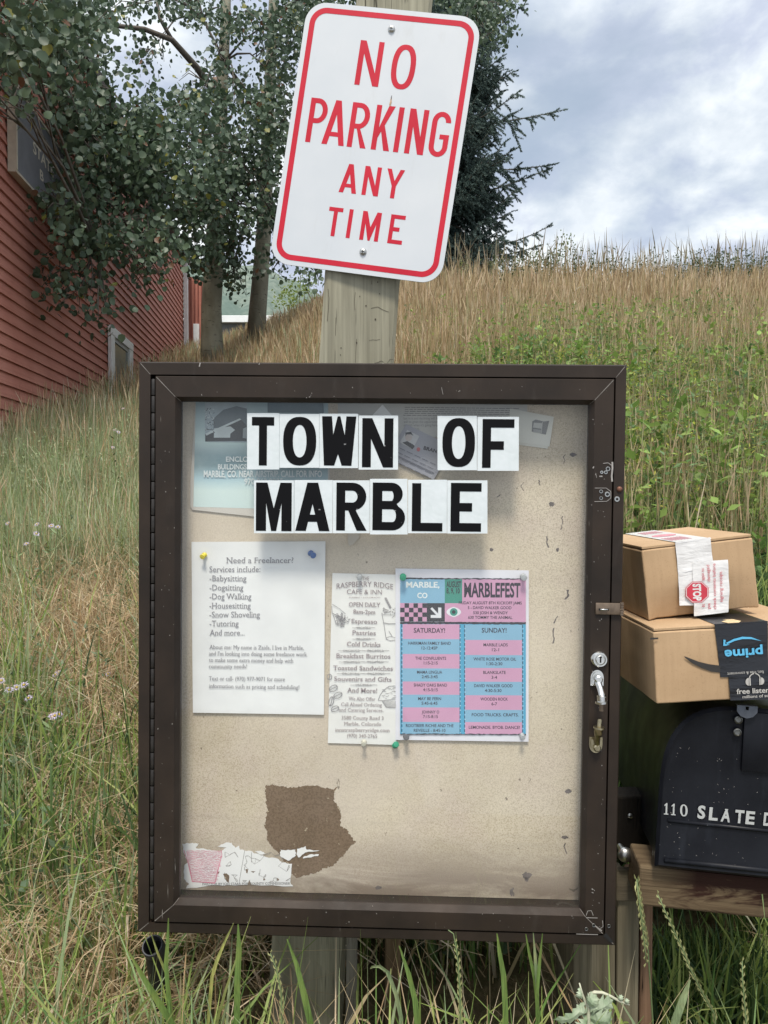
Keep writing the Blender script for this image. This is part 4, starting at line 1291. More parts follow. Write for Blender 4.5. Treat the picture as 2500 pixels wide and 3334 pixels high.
# door leaf: flat face, then a chamfer down to the glass
D0 = (gl, gt, gr, gb)
D1 = (ol - .006, ot + .006, orr + .006, ob - .006)
d = MB()
ring(d, (gl + .001, gt - .001, gr - .001, gb + .001), -.002, (gl, gt, gr, gb), -.0005)
ring(d, D0, -.0005, D0, .019)
ring(d, (gl + .001, gt - .001, gr - .001, gb + .001), -.002, D1, -.002)
ring(d, D1, -.002, (ol, ot, orr, ob), .0100)
ring(d, (ol, ot, orr, ob), .0100, (ol, ot, orr, ob), .0195)
for (a, b_) in (((gl + .002, gt - .002), (D1[0], D1[1])), ((gr - .002, gt - .002), (D1[2], D1[1])), ((gl + .002, gb + .002), (D1[0], D1[3])), ((gr - .002, gb + .002), (D1[2], D1[3]))):
    seam(d, a, b_, .0006, (-.0024, -.0024), 1)
for (a, b_) in (((D1[0], D1[1]), (ol, ot)), ((D1[0], D1[3]), (ol, ob)), ((D1[2], D1[1]), (orr, ot)), ((D1[2], D1[3]), (orr, ob))):
    seam(d, a, b_, .0004, (-.0024, .0096), 1)
def mark(pts, w, y=-.0025):
    pts = [cq(a, b_) for a, b_ in pts]
    for p, q in zip(pts[:-1], pts[1:]):
        d_ = np.array([q[0] - p[0], 0, q[2] - p[2]]); n_ = np.linalg.norm(d_)
        if n_ < 1e-6: continue
        s_ = np.array([-d_[2], 0, d_[0]]) / n_ * w
        d.add([(p[0] - s_[0], y, p[2] - s_[2]), (p[0] + s_[0], y, p[2] + s_[2]), (q[0] + s_[0], y, q[2] + s_[2]), (q[0] - s_[0], y, q[2] - s_[2])], [(0, 1, 2, 3)], 2)
mark([(1992, 1504), (1992.5, 1525), (1990, 1550), (1991.5, 1568)], .0013)
mark([(1935, 1589), (1972, 1589)], .0004); mark([(1972, 1589), (1987, 1600), (1987, 1622), (1974, 1632), (1934, 1633)], .0004)
mark([(1962, 1509), (1978, 1507), (1990, 1515)], .0005); mark([(1938, 1540), (1941, 1556)], .0003); mark([(1950, 1551), (1960, 1551)], .0010); mark([(1929, 1525), (1932, 1519)], .0008)
mark([(1875, 3038), (1945, 3040)], .0005); mark([(1907, 2985), (1944, 2986)], .0005); mark([(1907, 2978), (1912, 2963), (1924, 2962), (1930, 2978)], .0004)
mark([(1928, 3005), (1958, 3028)], .0008); mark([(1925, 2891), (1930, 2894)], .0008); mark([(1925, 2902), (1931, 2905)], .0005); mark([(1960, 2994), (1962, 3014), (1953, 3020)], .0004)
mark([(652, 1181), (649, 1194)], .0009, -.0006); mark([(845, 1183), (843, 1188)], .0006, -.0006); mark([(1437, 1262), (1442, 1285)], .0003); mark([(657, 1284), (658.5, 1288)], .0004)
for q in range(70):
    sx = random.choice((random.uniform(515, 575), random.uniform(1920, 1965)) if q % 3 else (random.uniform(600, 1900),))
    sy = random.uniform(1350, 2950) if q % 3 else random.choice((random.uniform(2965, 3000), random.uniform(1245, 1295)))
    mark([(sx, sy), (sx + random.uniform(-1.5, 1.5), sy + random.uniform(1, 4))], random.uniform(.0002, .0006))
door = d.build('door_frame', [M_BRONZE, M_MITRE, M_CHIP], case)
GY = .0125
g = MB(); e = .004
g.add([(ol - e, GY, ot + e), (orr + e, GY, ot + e), (orr + e, GY, ob - e), (ol - e, GY, ob - e)], [(0, 1, 2, 3)])
g.build('glass', M_GLASS, door)
# piano hinge
h = MB(); z = gt - .004; i = 0
while z > gb + .004:
    h.lathe([(.0001, -.0126), (.0032, -.0126), (.0034, -.0122), (.0034, .0122), (.0032, .0126), (.0001, .0126)],
            Matrix.Translation((gl - HW / 2, .0015, z - .0135)) @ Matrix.Rotation(math.radians(90), 4, 'X'), 10)
    z -= .027; i += 1
h.build('piano_hinge', plain('worn_hinge_metal', (.016, .013, .011), .55, .4, 150), case, smooth=35.0)

# lock parts on the right stile
lk = cq(1949, 2144)
m = MB(); T0 = Matrix.Translation((lk[0], -.002, lk[2]))
m.lathe([(.0132, .0), (.0132, -.003), (.0125, -.006), (.0105, -.0085), (.0085, -.0085), (.008, -.0065), (.0072, -.0065)], T0, 32)
m.lathe([(.0072, -.0065), (.0070, -.009), (.0062, -.0098), (.0001, -.0098)], T0, 28)
dbl = m.build('deadbolt', M_CHROME, case, smooth=40.0)
kh = MB(); kh.box((lk[0] - .0012, -.0123, lk[2] - .004), (lk[0] + .0012, -.0119, lk[2] + .0035)); kh.box((lk[0] - .002, -.0123, lk[2] + .0036), (lk[0] + .002, -.0119, lk[2] + .006))
kh.build('keyhole', M_GAP, dbl)
def rosette(mb, x, z, flip=1):
    loop = arc(x, z, .0100, .0122, 0 if flip > 0 else 180, 180 if flip > 0 else 360, 14) + [(x - .0100 * flip, z - .0125 * flip), (x + .0100 * flip, z - .0125 * flip)]
    mb.slab(loop, -.006, -.0021)
    loop2 = [(x + (a - x) * .8, z + (b_ - z) * .8) for a, b_ in loop]
    mb.slab(loop2, -.0085, -.0058)
u = cq(1941, 2203.7); fl = cq(1957, 2283.7, -.028); rd = cq(1959, 2315, -.03)
m = MB(); rosette(m, u[0], u[2])
m.lathe([(.0062, 0), (.0062, -.006), (.0045, -.0075), (.0001, -.0075)], Matrix.Translation((u[0] + .0008, -.008, u[2] - .001)), 20)
pts = [(u[0] + .0004, -.010, u[2] - .006), (u[0] + .0015, -.020, u[2] - .014), (u[0] + .0035, -.027, u[2] - .023), (fl[0] - .001, -.029, fl[2] + .008), (fl[0], -.029, fl[2])]
m.tube(pts, [.0050, .0050, .0056, .0060, .0062], 14)
m.tube([(fl[0] - .0001, -.029, fl[2] + .001), (fl[0] + .0002, -.029, fl[2] - .0022)], [.0092, .0092], 18)
m.build('handle', M_CHROME, case, smooth=40.0)
m = MB(); m.tube([(fl[0] + .0002, -.029, fl[2] - .002), (rd[0], -.029, rd[2])], [.0034, .0034], 12)
m.build('handle_rod', M_DULL, case, smooth=40.0)
u = cq(1937, 2422); fl = cq(1950, 2370, -.025); rt = cq(1953, 2341, -.025); cn = cq(1943.5, 2404, -.02)
m = MB(); rosette(m, u[0], u[2], -1)
m.lathe([(.0058, 0), (.0058, -.004), (.004, -.006), (.0001, -.006)], Matrix.Translation((u[0] + .0008, -.008, u[2] - .003)), 20)
m.tube([(u[0] + .001, -.010, u[2] + .004), (cn[0] + .001, -.018, cn[2]), (fl[0] - .001, -.025, fl[2] - .008), (fl[0], -.025, fl[2] - .001)], [.0042, .0040, .0062, .0072], 14)
m.tube([(fl[0], -.025, fl[2] - .001), (fl[0] + .0002, -.025, fl[2] + .0018)], [.0086, .0086], 18)
m.tube([(fl[0] + .0002, -.025, fl[2]), (rt[0], -.025, rt[2] - .002), (rt[0], -.025, rt[2])], [.0032, .0032, .0022], 12)
m.build('broken_handle', M_BRASS, case, smooth=40.0)
# hasp plate
p0, p1 = cq(1936.8, 1961), cq(2016, 2000)
m = MB(); m.box((p0[0], -.0058, p1[2]), (p1[0], -.0036, p0[2]), bevel=.0009)
hp = m.build('hasp', M_DULL, case, smooth=40.0)
q0, q1 = cq(1946, 1980), cq(1979, 1985)
m = MB(); m.box((q0[0], -.0064, q1[2] - .0005), (q1[0], -.0060, q0[2] + .0005))
m.build('hasp_slot', M_GAP, hp)
m = MB(); m.tube([(q0[0] + .003, -.004, q0[2] - .001), (q0[0] + .003, -.009, q0[2] - .001), (q1[0] - .003, -.009, q0[2] - .001), (q1[0] - .003, -.004, q0[2] - .001)], .0016, 8)
m.build('staple', M_CHROME, hp, smooth=True)
m = MB(); zc_ = (p0[2] + p1[2]) / 2
for i in range(5):
    L = (p0[2] - p1[2]) * 1.12; a0 = zc_ + L / 2 - L * i / 5
    m.tube([(p1[0] + .0025, -.0045, a0 - .0004), (p1[0] + .0025, -.0045, a0 - L / 5 + .0004)], .0032, 12)
m.build('hasp_knuckle', M_DULL, hp, smooth=40.0)
# old screw holes and wear marks
def hole(px, py, r, rimr):
    c = cq(px, py); T = Matrix.Translation((c[0], 0, c[2]))
    yy = -.0026 if px < 1995 else -.0006
    mh = MB()
    mh.lathe([(rimr, yy + .0004), (rimr * .9, yy - .0002), (r, yy - .0001)], T, 16, 0)
    mh.lathe([(r, yy - .0001), (.0001, yy - .00012)], T, 16, 1)
    mh.build('screw_hole', [M_STEEL, M_GAP], case)
for px, py, r, rr in ((1955.6, 1600, .0020, .0030), (1976, 1609.4, .0024, .0042), (1955.6, 1621.8, .0020, .0029), (1978, 1526.6, .0024, .0036), (1971, 1537.8, .0016, .0030), (1957.6, 1537.8, .0012, .0026), (2008.6, 1625, .0022, .0044)):
    hole(px, py, r, rr)
for px, py in ((1908, 3022), (1932, 3010), (1981, 3012)):
    hole(px, py, .0022, .0028)
sc_ = MB(); c = cq(2016.5, 1593)
sc_.lathe([(.0045, 0), (.0042, -.002), (.002, -.003), (.0001, -.0028)], Matrix.Translation((c[0], -.0001, c[2])), 16)
sc_.build('rusty_screw', plain('rusty_steel', (.16, .075, .05), .6, .4, 200, .2, .6), case, smooth=True)
# torn-away patch on the board and remains of an old sticker
def px_poly(pts, y, jit=0.0, sub=1):
    out = []
    for a, b_ in zip(pts, pts[1:] + pts[:1]):
        for q in range(sub):
            t = q / sub
            out.append((a[0] + (b_[0] - a[0]) * t + random.uniform(-jit, jit) * (q > 0), a[1] + (b_[1] - a[1]) * t + random.uniform(-jit, jit) * (q > 0)))
    return out
def on(y): return lambda q: CF.px(q[:, 0], q[:, 1], y)
s2 = 2.07375
patch = [(547, 18), (600, 10), (640, 22), (720, 30), (790, 22), (870, 12), (940, 30), (1000, 42), (1030, 25), (1012, 75), (1010, 120), (1045, 165), (1058, 220), (1052, 290), (1090, 310), (1125, 350), (1140, 385), (1160, 398), (1135, 412), (1100, 455), (1060, 500), (1000, 560), (940, 575), (880, 610), (800, 625), (760, 640), (700, 600), (660, 500), (640, 470), (600, 440), (575, 405), (555, 375), (560, 330), (540, 290), (550, 240), (560, 170), (550, 100)]
patch = [(600 + a / s2, 2550 + b_ / s2) for a, b_ in patch]
mb = MB(); mb.poly([px_poly(patch, 0, 3.0, 9)], on(.05585))
mb.build('torn_patch', M_CORE, board)
smudge = plain('mildew_smudge', (.15, .125, .115), .9, .3, 120)
for cx, cy, rx, ry in ((1796, 1641, 11, 9), (1715, 2851, 17, 12), (1714, 2863, 7, 9), (1850, 2576, 12, 8), (1838, 2726, 14, 6), (1866, 1480, 12, 7), (1815, 1790, 6, 7), (1600, 1790, 7, 6), (1665, 2905, 6, 14), (1232, 2890, 11, 7)):
    mb = MB(); n_ = 22; mb.poly([[(cx + rx * random.uniform(.65, 1.15) * math.cos(6.283 * i / n_), cy + ry * random.uniform(.65, 1.15) * math.sin(6.283 * i / n_)) for i in range(n_)]], on(.05588)); mb.build('board_stain', smudge, board)
def scratchy(cx, cy, L, w):
    p = []; x, y = cx, cy; mb = MB()
    for i in range(7):
        p.append((x, y)); x += random.uniform(-5, 4); y += L / 6
    mb.poly([[(a - w * random.uniform(.3, 1), b_) for a, b_ in p] + [(a + w * random.uniform(.3, 1), b_) for a, b_ in reversed(p)]], on(.05590)); mb.build('board_gouge', smudge, board)
for cx, cy, L, w in ((1832, 1680, 45, 2), (1780, 1745, 38, 4), (1848, 1920, 32, 5), (1803, 2045, 50, 3), (1815, 2005, 25, 3), (1757, 1562, 18, 3), (1705, 1570, 28, 2), (1840, 1480, 30, 2), (1840, 2745, 35, 3), (1670, 2890, 28, 3), (1690, 1850, 14, 3), (1630, 1610, 9, 4)):
    scratchy(cx, cy, L, w)

# ------------------------------------------------------------------ letter cards stuck on the glass
cards = [('T', (804, 1345, 909.5, 1528.5), (819, 1358, 892.6, 1515)), ('O', (909.5, 1348, 1039.5, 1523), (921, 1357.5, 1030, 1515)),
         ('W', (1039.5, 1347, 1166, 1524), (1047, 1356, 1160, 1515.5)), ('N', (1167, 1353, 1296, 1529), (1178, 1362, 1281, 1521)),
         ('O', (1424, 1354, 1553, 1531), (1439, 1361.5, 1547.5, 1520)), ('F', (1553.5, 1357, 1689, 1533), (1569, 1365, 1675, 1523)),
         ('M', (826.5, 1564, 957, 1736), (832.5, 1572, 950, 1728)), ('A', (957.5, 1563, 1082.5, 1736), (961, 1572, 1074, 1728)),
         ('R', (1083, 1564, 1203.5, 1736), (1094, 1572, 1193, 1727)), ('B', (1204, 1559, 1327, 1740), (1212, 1572, 1320, 1726)),
         ('L', (1327.5, 1562, 1455, 1736), (1340, 1574, 1442, 1729)), ('E', (1455.5, 1564, 1587, 1737), (1466, 1573, 1568, 1730))]
clab = {0: 'white card with black letter T, first of the upper row on the glass', 1: 'white card with black letter O between the T and W cards', 2: 'white card with black letter W in the upper row', 3: 'white card with black letter N in the upper row',
        4: 'white card with black letter O joined to the F card', 5: 'wrinkled white card with black letter F, last of the upper row', 6: 'white card with black letter M in the lower row', 7: 'white card with black letter A in the lower row',
        8: 'white card with black letter R in the lower row', 9: 'white card with black letter B, standing slightly taller than its row', 10: 'white card with black letter L in the lower row', 11: 'white card with black letter E, last of the lower row'}
for idx, (ch, (x0, y0, x1, y1), (lx0, ly0, lx1, ly1)) in enumerate(cards):
    yb = GY - .0006 - .0002 * (idx % 3)
    org = cq((x0 + x1) / 2, y1, yb)
    root = thing('letter_card', clab[idx], 'letter card', CF.matrix((org[0], 0, org[2])), 'letter cards on the glass')
    tilt = random.uniform(-.6, .6)
    c0 = np.array([cq(x0 + .3 + tilt, y0, yb), cq(x1 - .3 + tilt, y0, yb), cq(x1 - .3, y1, yb), cq(x0 + .3, y1, yb)]) - [org[0], 0, org[2]]
    m = MB(); nx_, nz_ = 8, 9
    vs = []
    for j in range(nz_ + 1):
        for i in range(nx_ + 1):
            u_, v_ = i / nx_, j / nz_
            p = (c0[0] * (1 - u_) + c0[1] * u_) * (1 - v_) + (c0[3] * (1 - u_) + c0[2] * u_) * v_
            wv = .00018 * math.sin(7 * u_ + idx * 1.7) * math.sin(6 * v_ + idx)
            vs.append((p[0], yb - .0003 - abs(wv), p[2]))
    fs = [(j * (nx_ + 1) + i, j * (nx_ + 1) + i + 1, (j + 1) * (nx_ + 1) + i + 1, (j + 1) * (nx_ + 1) + i) for j in range(nz_) for i in range(nx_)]
    m.add(vs, fs)
    m.add([(p[0], yb, p[2]) for p in c0], [(3, 2, 1, 0)])
    ed = [(0, 1), (1, 2), (2, 3), (3, 0)]
    for a, b_ in ed:
        pa, pb = c0[a], c0[b_]
        m.add([(pa[0], yb, pa[2]), (pb[0], yb, pb[2]), (pb[0], yb - .0003, pb[2]), (pa[0], yb - .0003, pa[2])], [(0, 1, 2, 3)])
    m.build('card', M_CARD, root)
    a = cq(lx0, ly1, yb - .0008) ; b_ = cq(lx1, ly0, yb - .0008)
    w_, h_ = b_[0] - a[0], b_[2] - a[2]
    loops = glyph(ch, w_, h_, w_ * (.295 if ch in 'OBRLE' else .36 if ch == 'T' else .27 if ch in 'F' else .285), h_ * .175)
    m = MB(); m.poly(loops, lambda q: np.stack([q[:, 0] + a[0] - org[0], np.full(len(q), yb - .0008), q[:, 1] + a[2] - org[2]], 1))
    m.build('letter', M_BLACKINK, root)

# ------------------------------------------------------------------ papers inside
def sheet(root_name, label, cat, quad, depth, mat, group=None, curl=.0012, nx=10, nz=12, seed=0.0):
    """A pinned sheet: quad of photo points (tl,tr,br,bl) on the plane at 'depth', gently curled."""
    c = np.array([cq(x, y, depth) for x, y in quad])
    org = (c[2] + c[3]) / 2
    off = np.array([org[0], 0, org[2]])
    root = thing(root_name, label, cat, CF.matrix(off), group)
    vs = []
    for j in range(nz + 1):
        for i in range(nx + 1):
            u, v = i / nx, j / nz
            p = (c[0] * (1 - u) + c[1] * u) * (1 - v) + (c[3] * (1 - u) + c[2] * u) * v
            w = curl * (.35 + .65 * (.5 + .5 * math.sin(2.6 * u + seed) * math.sin(3.1 * v + seed * 1.3))) 
            vs.append((p[0] - off[0], depth + .0006 - w, p[2] - off[2]))
    n1 = nx + 1; N = len(vs)
    fs = [(j * n1 + i, j * n1 + i + 1, (j + 1) * n1 + i + 1, (j + 1) * n1 + i) for j in range(nz) for i in range(nx)]
    back = [(x, y + .00022, z) for x, y, z in vs]
    rim_ = [i for i in range(n1)] + [j * n1 + nx for j in range(1, nz + 1)] + [nz * n1 + i for i in range(nx - 1, -1, -1)] + [j * n1 for j in range(nz - 1, 0, -1)]
    fb = [tuple(q + N for q in reversed(f)) for f in fs] + [(a, b_, b_ + N, a + N) for a, b_ in zip(rim_, rim_[1:] + rim_[:1])]
    m = MB(); m.add(vs + back, fs + fb)
    sh = m.build('sheet', mat, root, smooth=30.0)
    return root, off, depth - curl * 1.0
def ink(off):
    m = MB(); m.off = off; return m
def flat(mb, off, pts, y, mi=0):
    mb.poly([pts], lambda q: CF.px(q[:, 0], q[:, 1], y) - off, mi)
def line(mb, off, pts, w, y, mi=0):
    for (a, b_), (c, d_) in zip(pts[:-1], pts[1:]):
        L = math.hypot(c - a, d_ - b_)
        if L < 1e-6: continue
        sx, sy = -(d_ - b_) / L * w / 2, (c - a) / L * w / 2
        ex_, ey_ = (c - a) / L * w * .3, (d_ - b_) / L * w * .3
        q = np.array([(a - sx - ex_, b_ - sy - ey_), (a + sx - ex_, b_ + sy - ey_), (c + sx + ex_, d_ + sy + ey_), (c - sx + ex_, d_ - sy + ey_)])
        P = CF.px(q[:, 0], q[:, 1], y); mb.add(P - off, [(0, 1, 2, 3)], mi); y -= .000004

def pin(px, py, depth, mat, label, tilt=(0, 0), size=1.0):
    c = cq(px, py, depth)
    o = thing('push_pin', label, 'push pin', CF.matrix((c[0], c[1], c[2])), 'push pins in the notice board')
    R = Matrix.Rotation(tilt[0], 4, 'X') @ Matrix.Rotation(tilt[1], 4, 'Z')
    s_ = size
    m = MB(); m.lathe([(.0001, -.0125 * s_), (.0040 * s_, -.0122 * s_), (.0048 * s_, -.0110 * s_), (.0046 * s_, -.0100 * s_), (.0026 * s_, -.0088 * s_), (.0024 * s_, -.0045 * s_), (.0044 * s_, -.0030 * s_), (.0048 * s_, -.0018 * s_), (.0046 * s_, -.0008 * s_), (.0001, -.0007 * s_)], R, 16)
    m.build('head', mat, o, smooth=35.0)
    m = MB(); m.tube([tuple(R @ Vector((0, -.001, 0))), tuple(R @ Vector((0, .006, 0)))], [.0006, .0003], 6); m.build('needle', M_STEEL, o)
def plastic(name, c, trans=0.0):
    k = NM(name); k.col(c).set(rough=.3, spec=.5)
    if trans: k.b.inputs['Transmission Weight'].default_value = trans
    return k.m
P_YEL, P_BLU, P_GRN, P_GRY, P_CLR, P_CRM = plastic('yellow_plastic', (.75, .62, .03)), plastic('blue_plastic', (.04, .13, .38)), plastic('green_plastic', (.02, .27, .15)), plastic('grey_plastic', (.13, .13, .14)), plastic('clear_plastic', (.55, .57, .58), .35), plastic('cream_plastic', (.55, .53, .44))

# teal laminated flyer, half under the letter cards
k = NM('teal_print')
sp_n = k.n.new('ShaderNodeSeparateXYZ'); k.vec(); k.l.new(k.tc.outputs['Generated'], sp_n.inputs[0])
k.col(k.mix(k.ramp(k.noise(14, 4, .6), [(.35, 0.0), (.7, .35)]), k.ramp(sp_n.outputs[2], [(0.0, (.62, .76, .74)), (.16, (.66, .80, .77)), (.26, (.42, .60, .66)), (.38, (.17, .27, .30)), (.47, (.24, .36, .39)), (.58, (.60, .75, .72)), (.72, (.42, .55, .56)), (1.0, (.22, .32, .38))]), (.66, .76, .74))).set(rough=.35)
root, off, y = sheet('laminated_flyer', 'faded teal laminated flyer with a barn photo, half under the letter cards', 'flyer', [(638, 1285), (1068, 1285), (1067, 1662), (629, 1650)], .0535, k.m, curl=.0008, seed=1)
m = ink(off)
lam = [(638, 1285), (620, 1560), (619, 1648), (626, 1660), (830, 1682), (1068, 1690), (1075, 1662), (1068, 1285), (1067, 1285), (1066, 1661), (629, 1649)]
kk = NM('clear_laminate'); kk.col((.62, .58, .52)).set(rough=.2, spec=.6)
m.poly([lam], lambda q: CF.px(q[:, 0], q[:, 1], .0539) - off); m.build('laminate_edge', kk.m, root)
yI = y - .0004
m = ink(off)
flat(m, off, [(667, 1300), (803, 1300), (803, 1440), (668, 1438)], yI, 0)
flat(m, off, [(695, 1362), (727, 1334), (770, 1322), (803, 1330), (803, 1400), (695, 1400)], yI - .00003, 1)
flat(m, off, [(668, 1412), (780, 1362), (803, 1385), (803, 1436), (668, 1437)], yI - .00006, 2)
flat(m, off, [(668, 1412), (780, 1362), (786, 1366), (672, 1418)], yI - .00008, 3)
flat(m, off, [(697, 1395), (750, 1388), (765, 1400), (750, 1412), (749, 1425), (696, 1425)], yI - .00010, 3)
flat(m, off, [(791, 1396), (803, 1390), (803, 1428), (790, 1426)], yI - .00010, 4)
for q in range(60):
    x, yy = random.uniform(668, 700), random.uniform(1330, 1415)
    line(m, off, [(x, yy), (x + random.uniform(-6, 6), yy + random.uniform(-6, 6))], 1.6, yI - .00012 - q * 1e-6, 2 if q % 2 else 3)
flat(m, off, [(871, 1300), (1052, 1300), (1054, 1345), (871, 1343)], yI, 5)
m.build('photo_print', [plain('photo_sky_grey', (.36, .43, .47), .5), plain('photo_hill_grey', (.13, .16, .18), .5), plain('photo_dark', (.055, .06, .065), .5), plain('photo_white', (.60, .66, .66), .5), plain('photo_mid', (.33, .37, .38), .5), plain('photo_teal_dark', (.09, .14, .17), .5)], root)
m = ink(off)
yT = yI - .0002
write(m, "ENCLOSED", CF, 735.6, 1503, 846, 16, yT, bold=.02)
write(m, "BUILDINGS", CF, 709.5, 1528, 803, 16, yT, bold=.02)
write(m, "MARBLE, CO. NEAR AIRSTRIP. CALL FOR INFO", CF, 663, 1553, 1048, 20, yT, bold=.03)
write(m, "970 963 2235", CF, 795, 1577, 921, 19, yT, bold=.02)
m.build('lettering', M_INK_W, root)

# typed page behind the cards
root, off, y = sheet('typed_page', 'grey typed page mostly hidden behind the upper letter cards', 'paper', [(1100, 1285), (1716, 1300), (1716, 1345), (1424, 1423)], .0542, M_GREY_PAPER, curl=.0006, seed=2)
root2 = root
m = ink(off)
flat(m, off, [(1100, 1300), (1717, 1318), (1716, 1340), (1430, 1423), (1280, 1418), (1100, 1380)], y - .0001); m.build('page', M_GREY_PAPER, root)
m = ink(off); yT = y - .0004
write(m, "but in it and declining will be", CF, 1314, 1366, 1428, 8, yT)
write(m, "will be given the opportunity", CF, 1314, 1377, 1428, 8, yT)
write(m, "or wish when it's going here", CF, 1314, 1388, 1424, 8, yT)
write(m, "their to.", CF, 1338, 1399, 1366, 8, yT)
for j in range(5):
    x = 1312 + random.uniform(0, 8); yy = 1326 + j * 6.5
    while x < 1672:
        L = random.uniform(6, 20); line(m, off, [(x, yy + (x - 1312) * .012), (x + L, yy + (x + L - 1312) * .012)], 2.6, yT); x += L + 4
m.build('lettering', plain('faint_print', (.24, .235, .225), .8), root)
# little white folded note over the page
root, off, y = sheet('paper_scrap', 'small white pointed paper scrap above the letter N card', 'paper', [(1243, 1319), (1247, 1319), (1282, 1360), (1205, 1360)], .0528, M_WHITE, curl=.0006)
# property card pair
for dx, dy, dp, lab in ((-6, 7, .0540, 'lower white card peeping out under the card with a house sketch'), (0, 0, .0528, 'white card with a small grey house sketch right of the F card')):
    root, off, y = sheet('property_card', lab, 'card', [(1660 + dx, 1330 + dy), (1803 + dx, 1357 + dy), (1789 + dx, 1454 + dy), (1655 + dx, 1436 + dy)], dp, paper('note_card_%d' % int(-dx), (.66, .65, .59)), curl=.0006, seed=3 + dx)
m = ink(off); yT = y - .0003
flat(m, off, [(1733, 1372), (1744, 1366), (1770, 1372), (1788, 1370), (1777, 1415), (1731, 1405)], yT, 0)
flat(m, off, [(1738, 1376), (1766, 1378), (1764, 1396), (1735, 1392)], yT - .00003, 1)
for q in range(4): line(m, off, [(1737, 1398 + q * 3), (1760, 1401 + q * 3)], 1.6, yT - .00005, 1)
line(m, off, [(1766, 1374), (1762, 1410)], 2, yT - .00006, 1)
m.build('house_print', [plain('sketch_grey', (.22, .22, .22), .7), plain('sketch_light', (.48, .48, .46), .7)], root)
# business card
root, off, y = sheet('business_card', 'grey business card with a portrait, tilted between the N and O cards', 'card', [(1321.5, 1381), (1475, 1453), (1412, 1562), (1258, 1490)], .0522, paper('card_grey', (.36, .36, .40)), curl=.0005, seed=4)
m = ink(off); yT = y - .0003
flat(m, off, [(1326, 1400), (1365, 1420), (1343, 1463), (1301, 1440)], yT, 0)
flat(m, off, [(1330 + 12 * math.cos(t_ * .63), 1424 + 13 * math.sin(t_ * .63)) for t_ in range(10)], yT - .00003, 1)
flat(m, off, [(1310, 1441), (1325, 1436), (1343, 1446), (1350, 1452), (1343, 1463)], yT - .00004, 2)
flat(m, off, [(1320, 1408), (1338, 1406), (1346, 1420), (1338, 1414), (1324, 1414), (1320, 1422)], yT - .00005, 2)
flat(m, off, [(1362 + 6 * math.cos(t_ * .63), 1463 + 7 * math.sin(t_ * .63)) for t_ in range(10)], yT, 3)
for q in range(4):
    x0_ = 1300 - q * 8; yy = 1458 + q * 13
    for w_ in range(5):
        xa = x0_ + w_ * 25; line(m, off, [(xa, yy + w_ * 25 * .47), (xa + 18, yy + (w_ * 25 + 18) * .47)], 2.2, yT - .00002, 4)
line(m, off, [(1273, 1474), (1412, 1540)], 4, yT - .00002, 4)
m.build('print', [plain('portrait_background', (.52, .52, .53), .7), plain('portrait_face', (.50, .44, .42), .7), plain('portrait_dark', (.05, .05, .055), .7), plain('card_red', (.45, .12, .13), .7), plain('card_ink', (.17, .17, .20), .7)], root)
m = ink(off); write(m, "BRANT", CF, 1378, 1463, 1432, 11, yT - .0001, 1478, bold=.02); m.build('lettering', M_INK_D, root)
tail = thing('paper_scrap', 'torn white paper strip hanging under the letter R card', 'paper', CF.matrix((cq(1150, 1780, .0525)[0], 0, cq(1150, 1780, .0525)[2])))
toff = np.array([cq(1150, 1780, .0525)[0], 0, cq(1150, 1780, .0525)[2]])
m = MB()
for dd in (0, .0002):
    m.poly([[(1134, 1700), (1176, 1700), (1168, 1752), (1150, 1772), (1136, 1778), (1132, 1760)]], lambda q: CF.px(q[:, 0], q[:, 1], .0525 + dd) - toff)
m.build('sheet', paper('scrap_paper', (.60, .54, .46)), tail)

# freelancer notice
root, off, y = sheet('notice_sheet', 'white typed notice offering freelance services, held by a yellow and a blue pin', 'notice', [(623.6, 1764), (1059.6, 1762), (1054.6, 2326.7), (628, 2320)], .0532, M_WHITE, curl=.0022, seed=.4)
m = ink(off); yT = y - .0002
big = [("Need a Freelancer?", 736.3, 955, 1833.3), ("Services include:", 681.6, 847.4, 1862.5), ("-Babysitting", 682, 802, 1892), ("-Dogsitting", 682, 792, 1922), ("-Dog Walking", 682, 818, 1951), ("-Housesitting", 681.5, 816, 1981), ("-Snow Shoveling", 681.5, 846, 2010), ("-Tutoring", 682, 776.5, 2039), ("And more...", 681.5, 796, 2069)]
for s_, a, b_, yy in big: write(m, s_, CF, a, yy, b_, 18.5, yT, serif=True)
sm = [("About me: My name is Zaida, I live in Marble,", 681, 989, 2113, 2116), ("and I'm looking into doing some freelance work", 680, 1000, 2134, 2137), ("to make some extra money and help with", 680, 955, 2155, 2158), ("community needs!", 680, 804, 2176, 2176), ("Text or call- (970) 977-9071 for more", 680, 927, 2215, 2218), ("information such as pricing and scheduling!", 680, 974, 2240, 2244)]
for s_, a, b_, ya, yb_ in sm: write(m, s_, CF, a, ya, b_, 13, yT, yb_, serif=True)
m.build('lettering', plain('faded_black_print', (.25, .24, .26), .8, .2, 300), root)
pin(666.7, 1806, y, P_YEL, 'yellow push pin at the notice sheet corner', (.25, -.15), .95)
pin(1010, 1800, y, P_BLU, 'blue push pin leaning at the notice sheet corner', (.35, .55), 1.1)

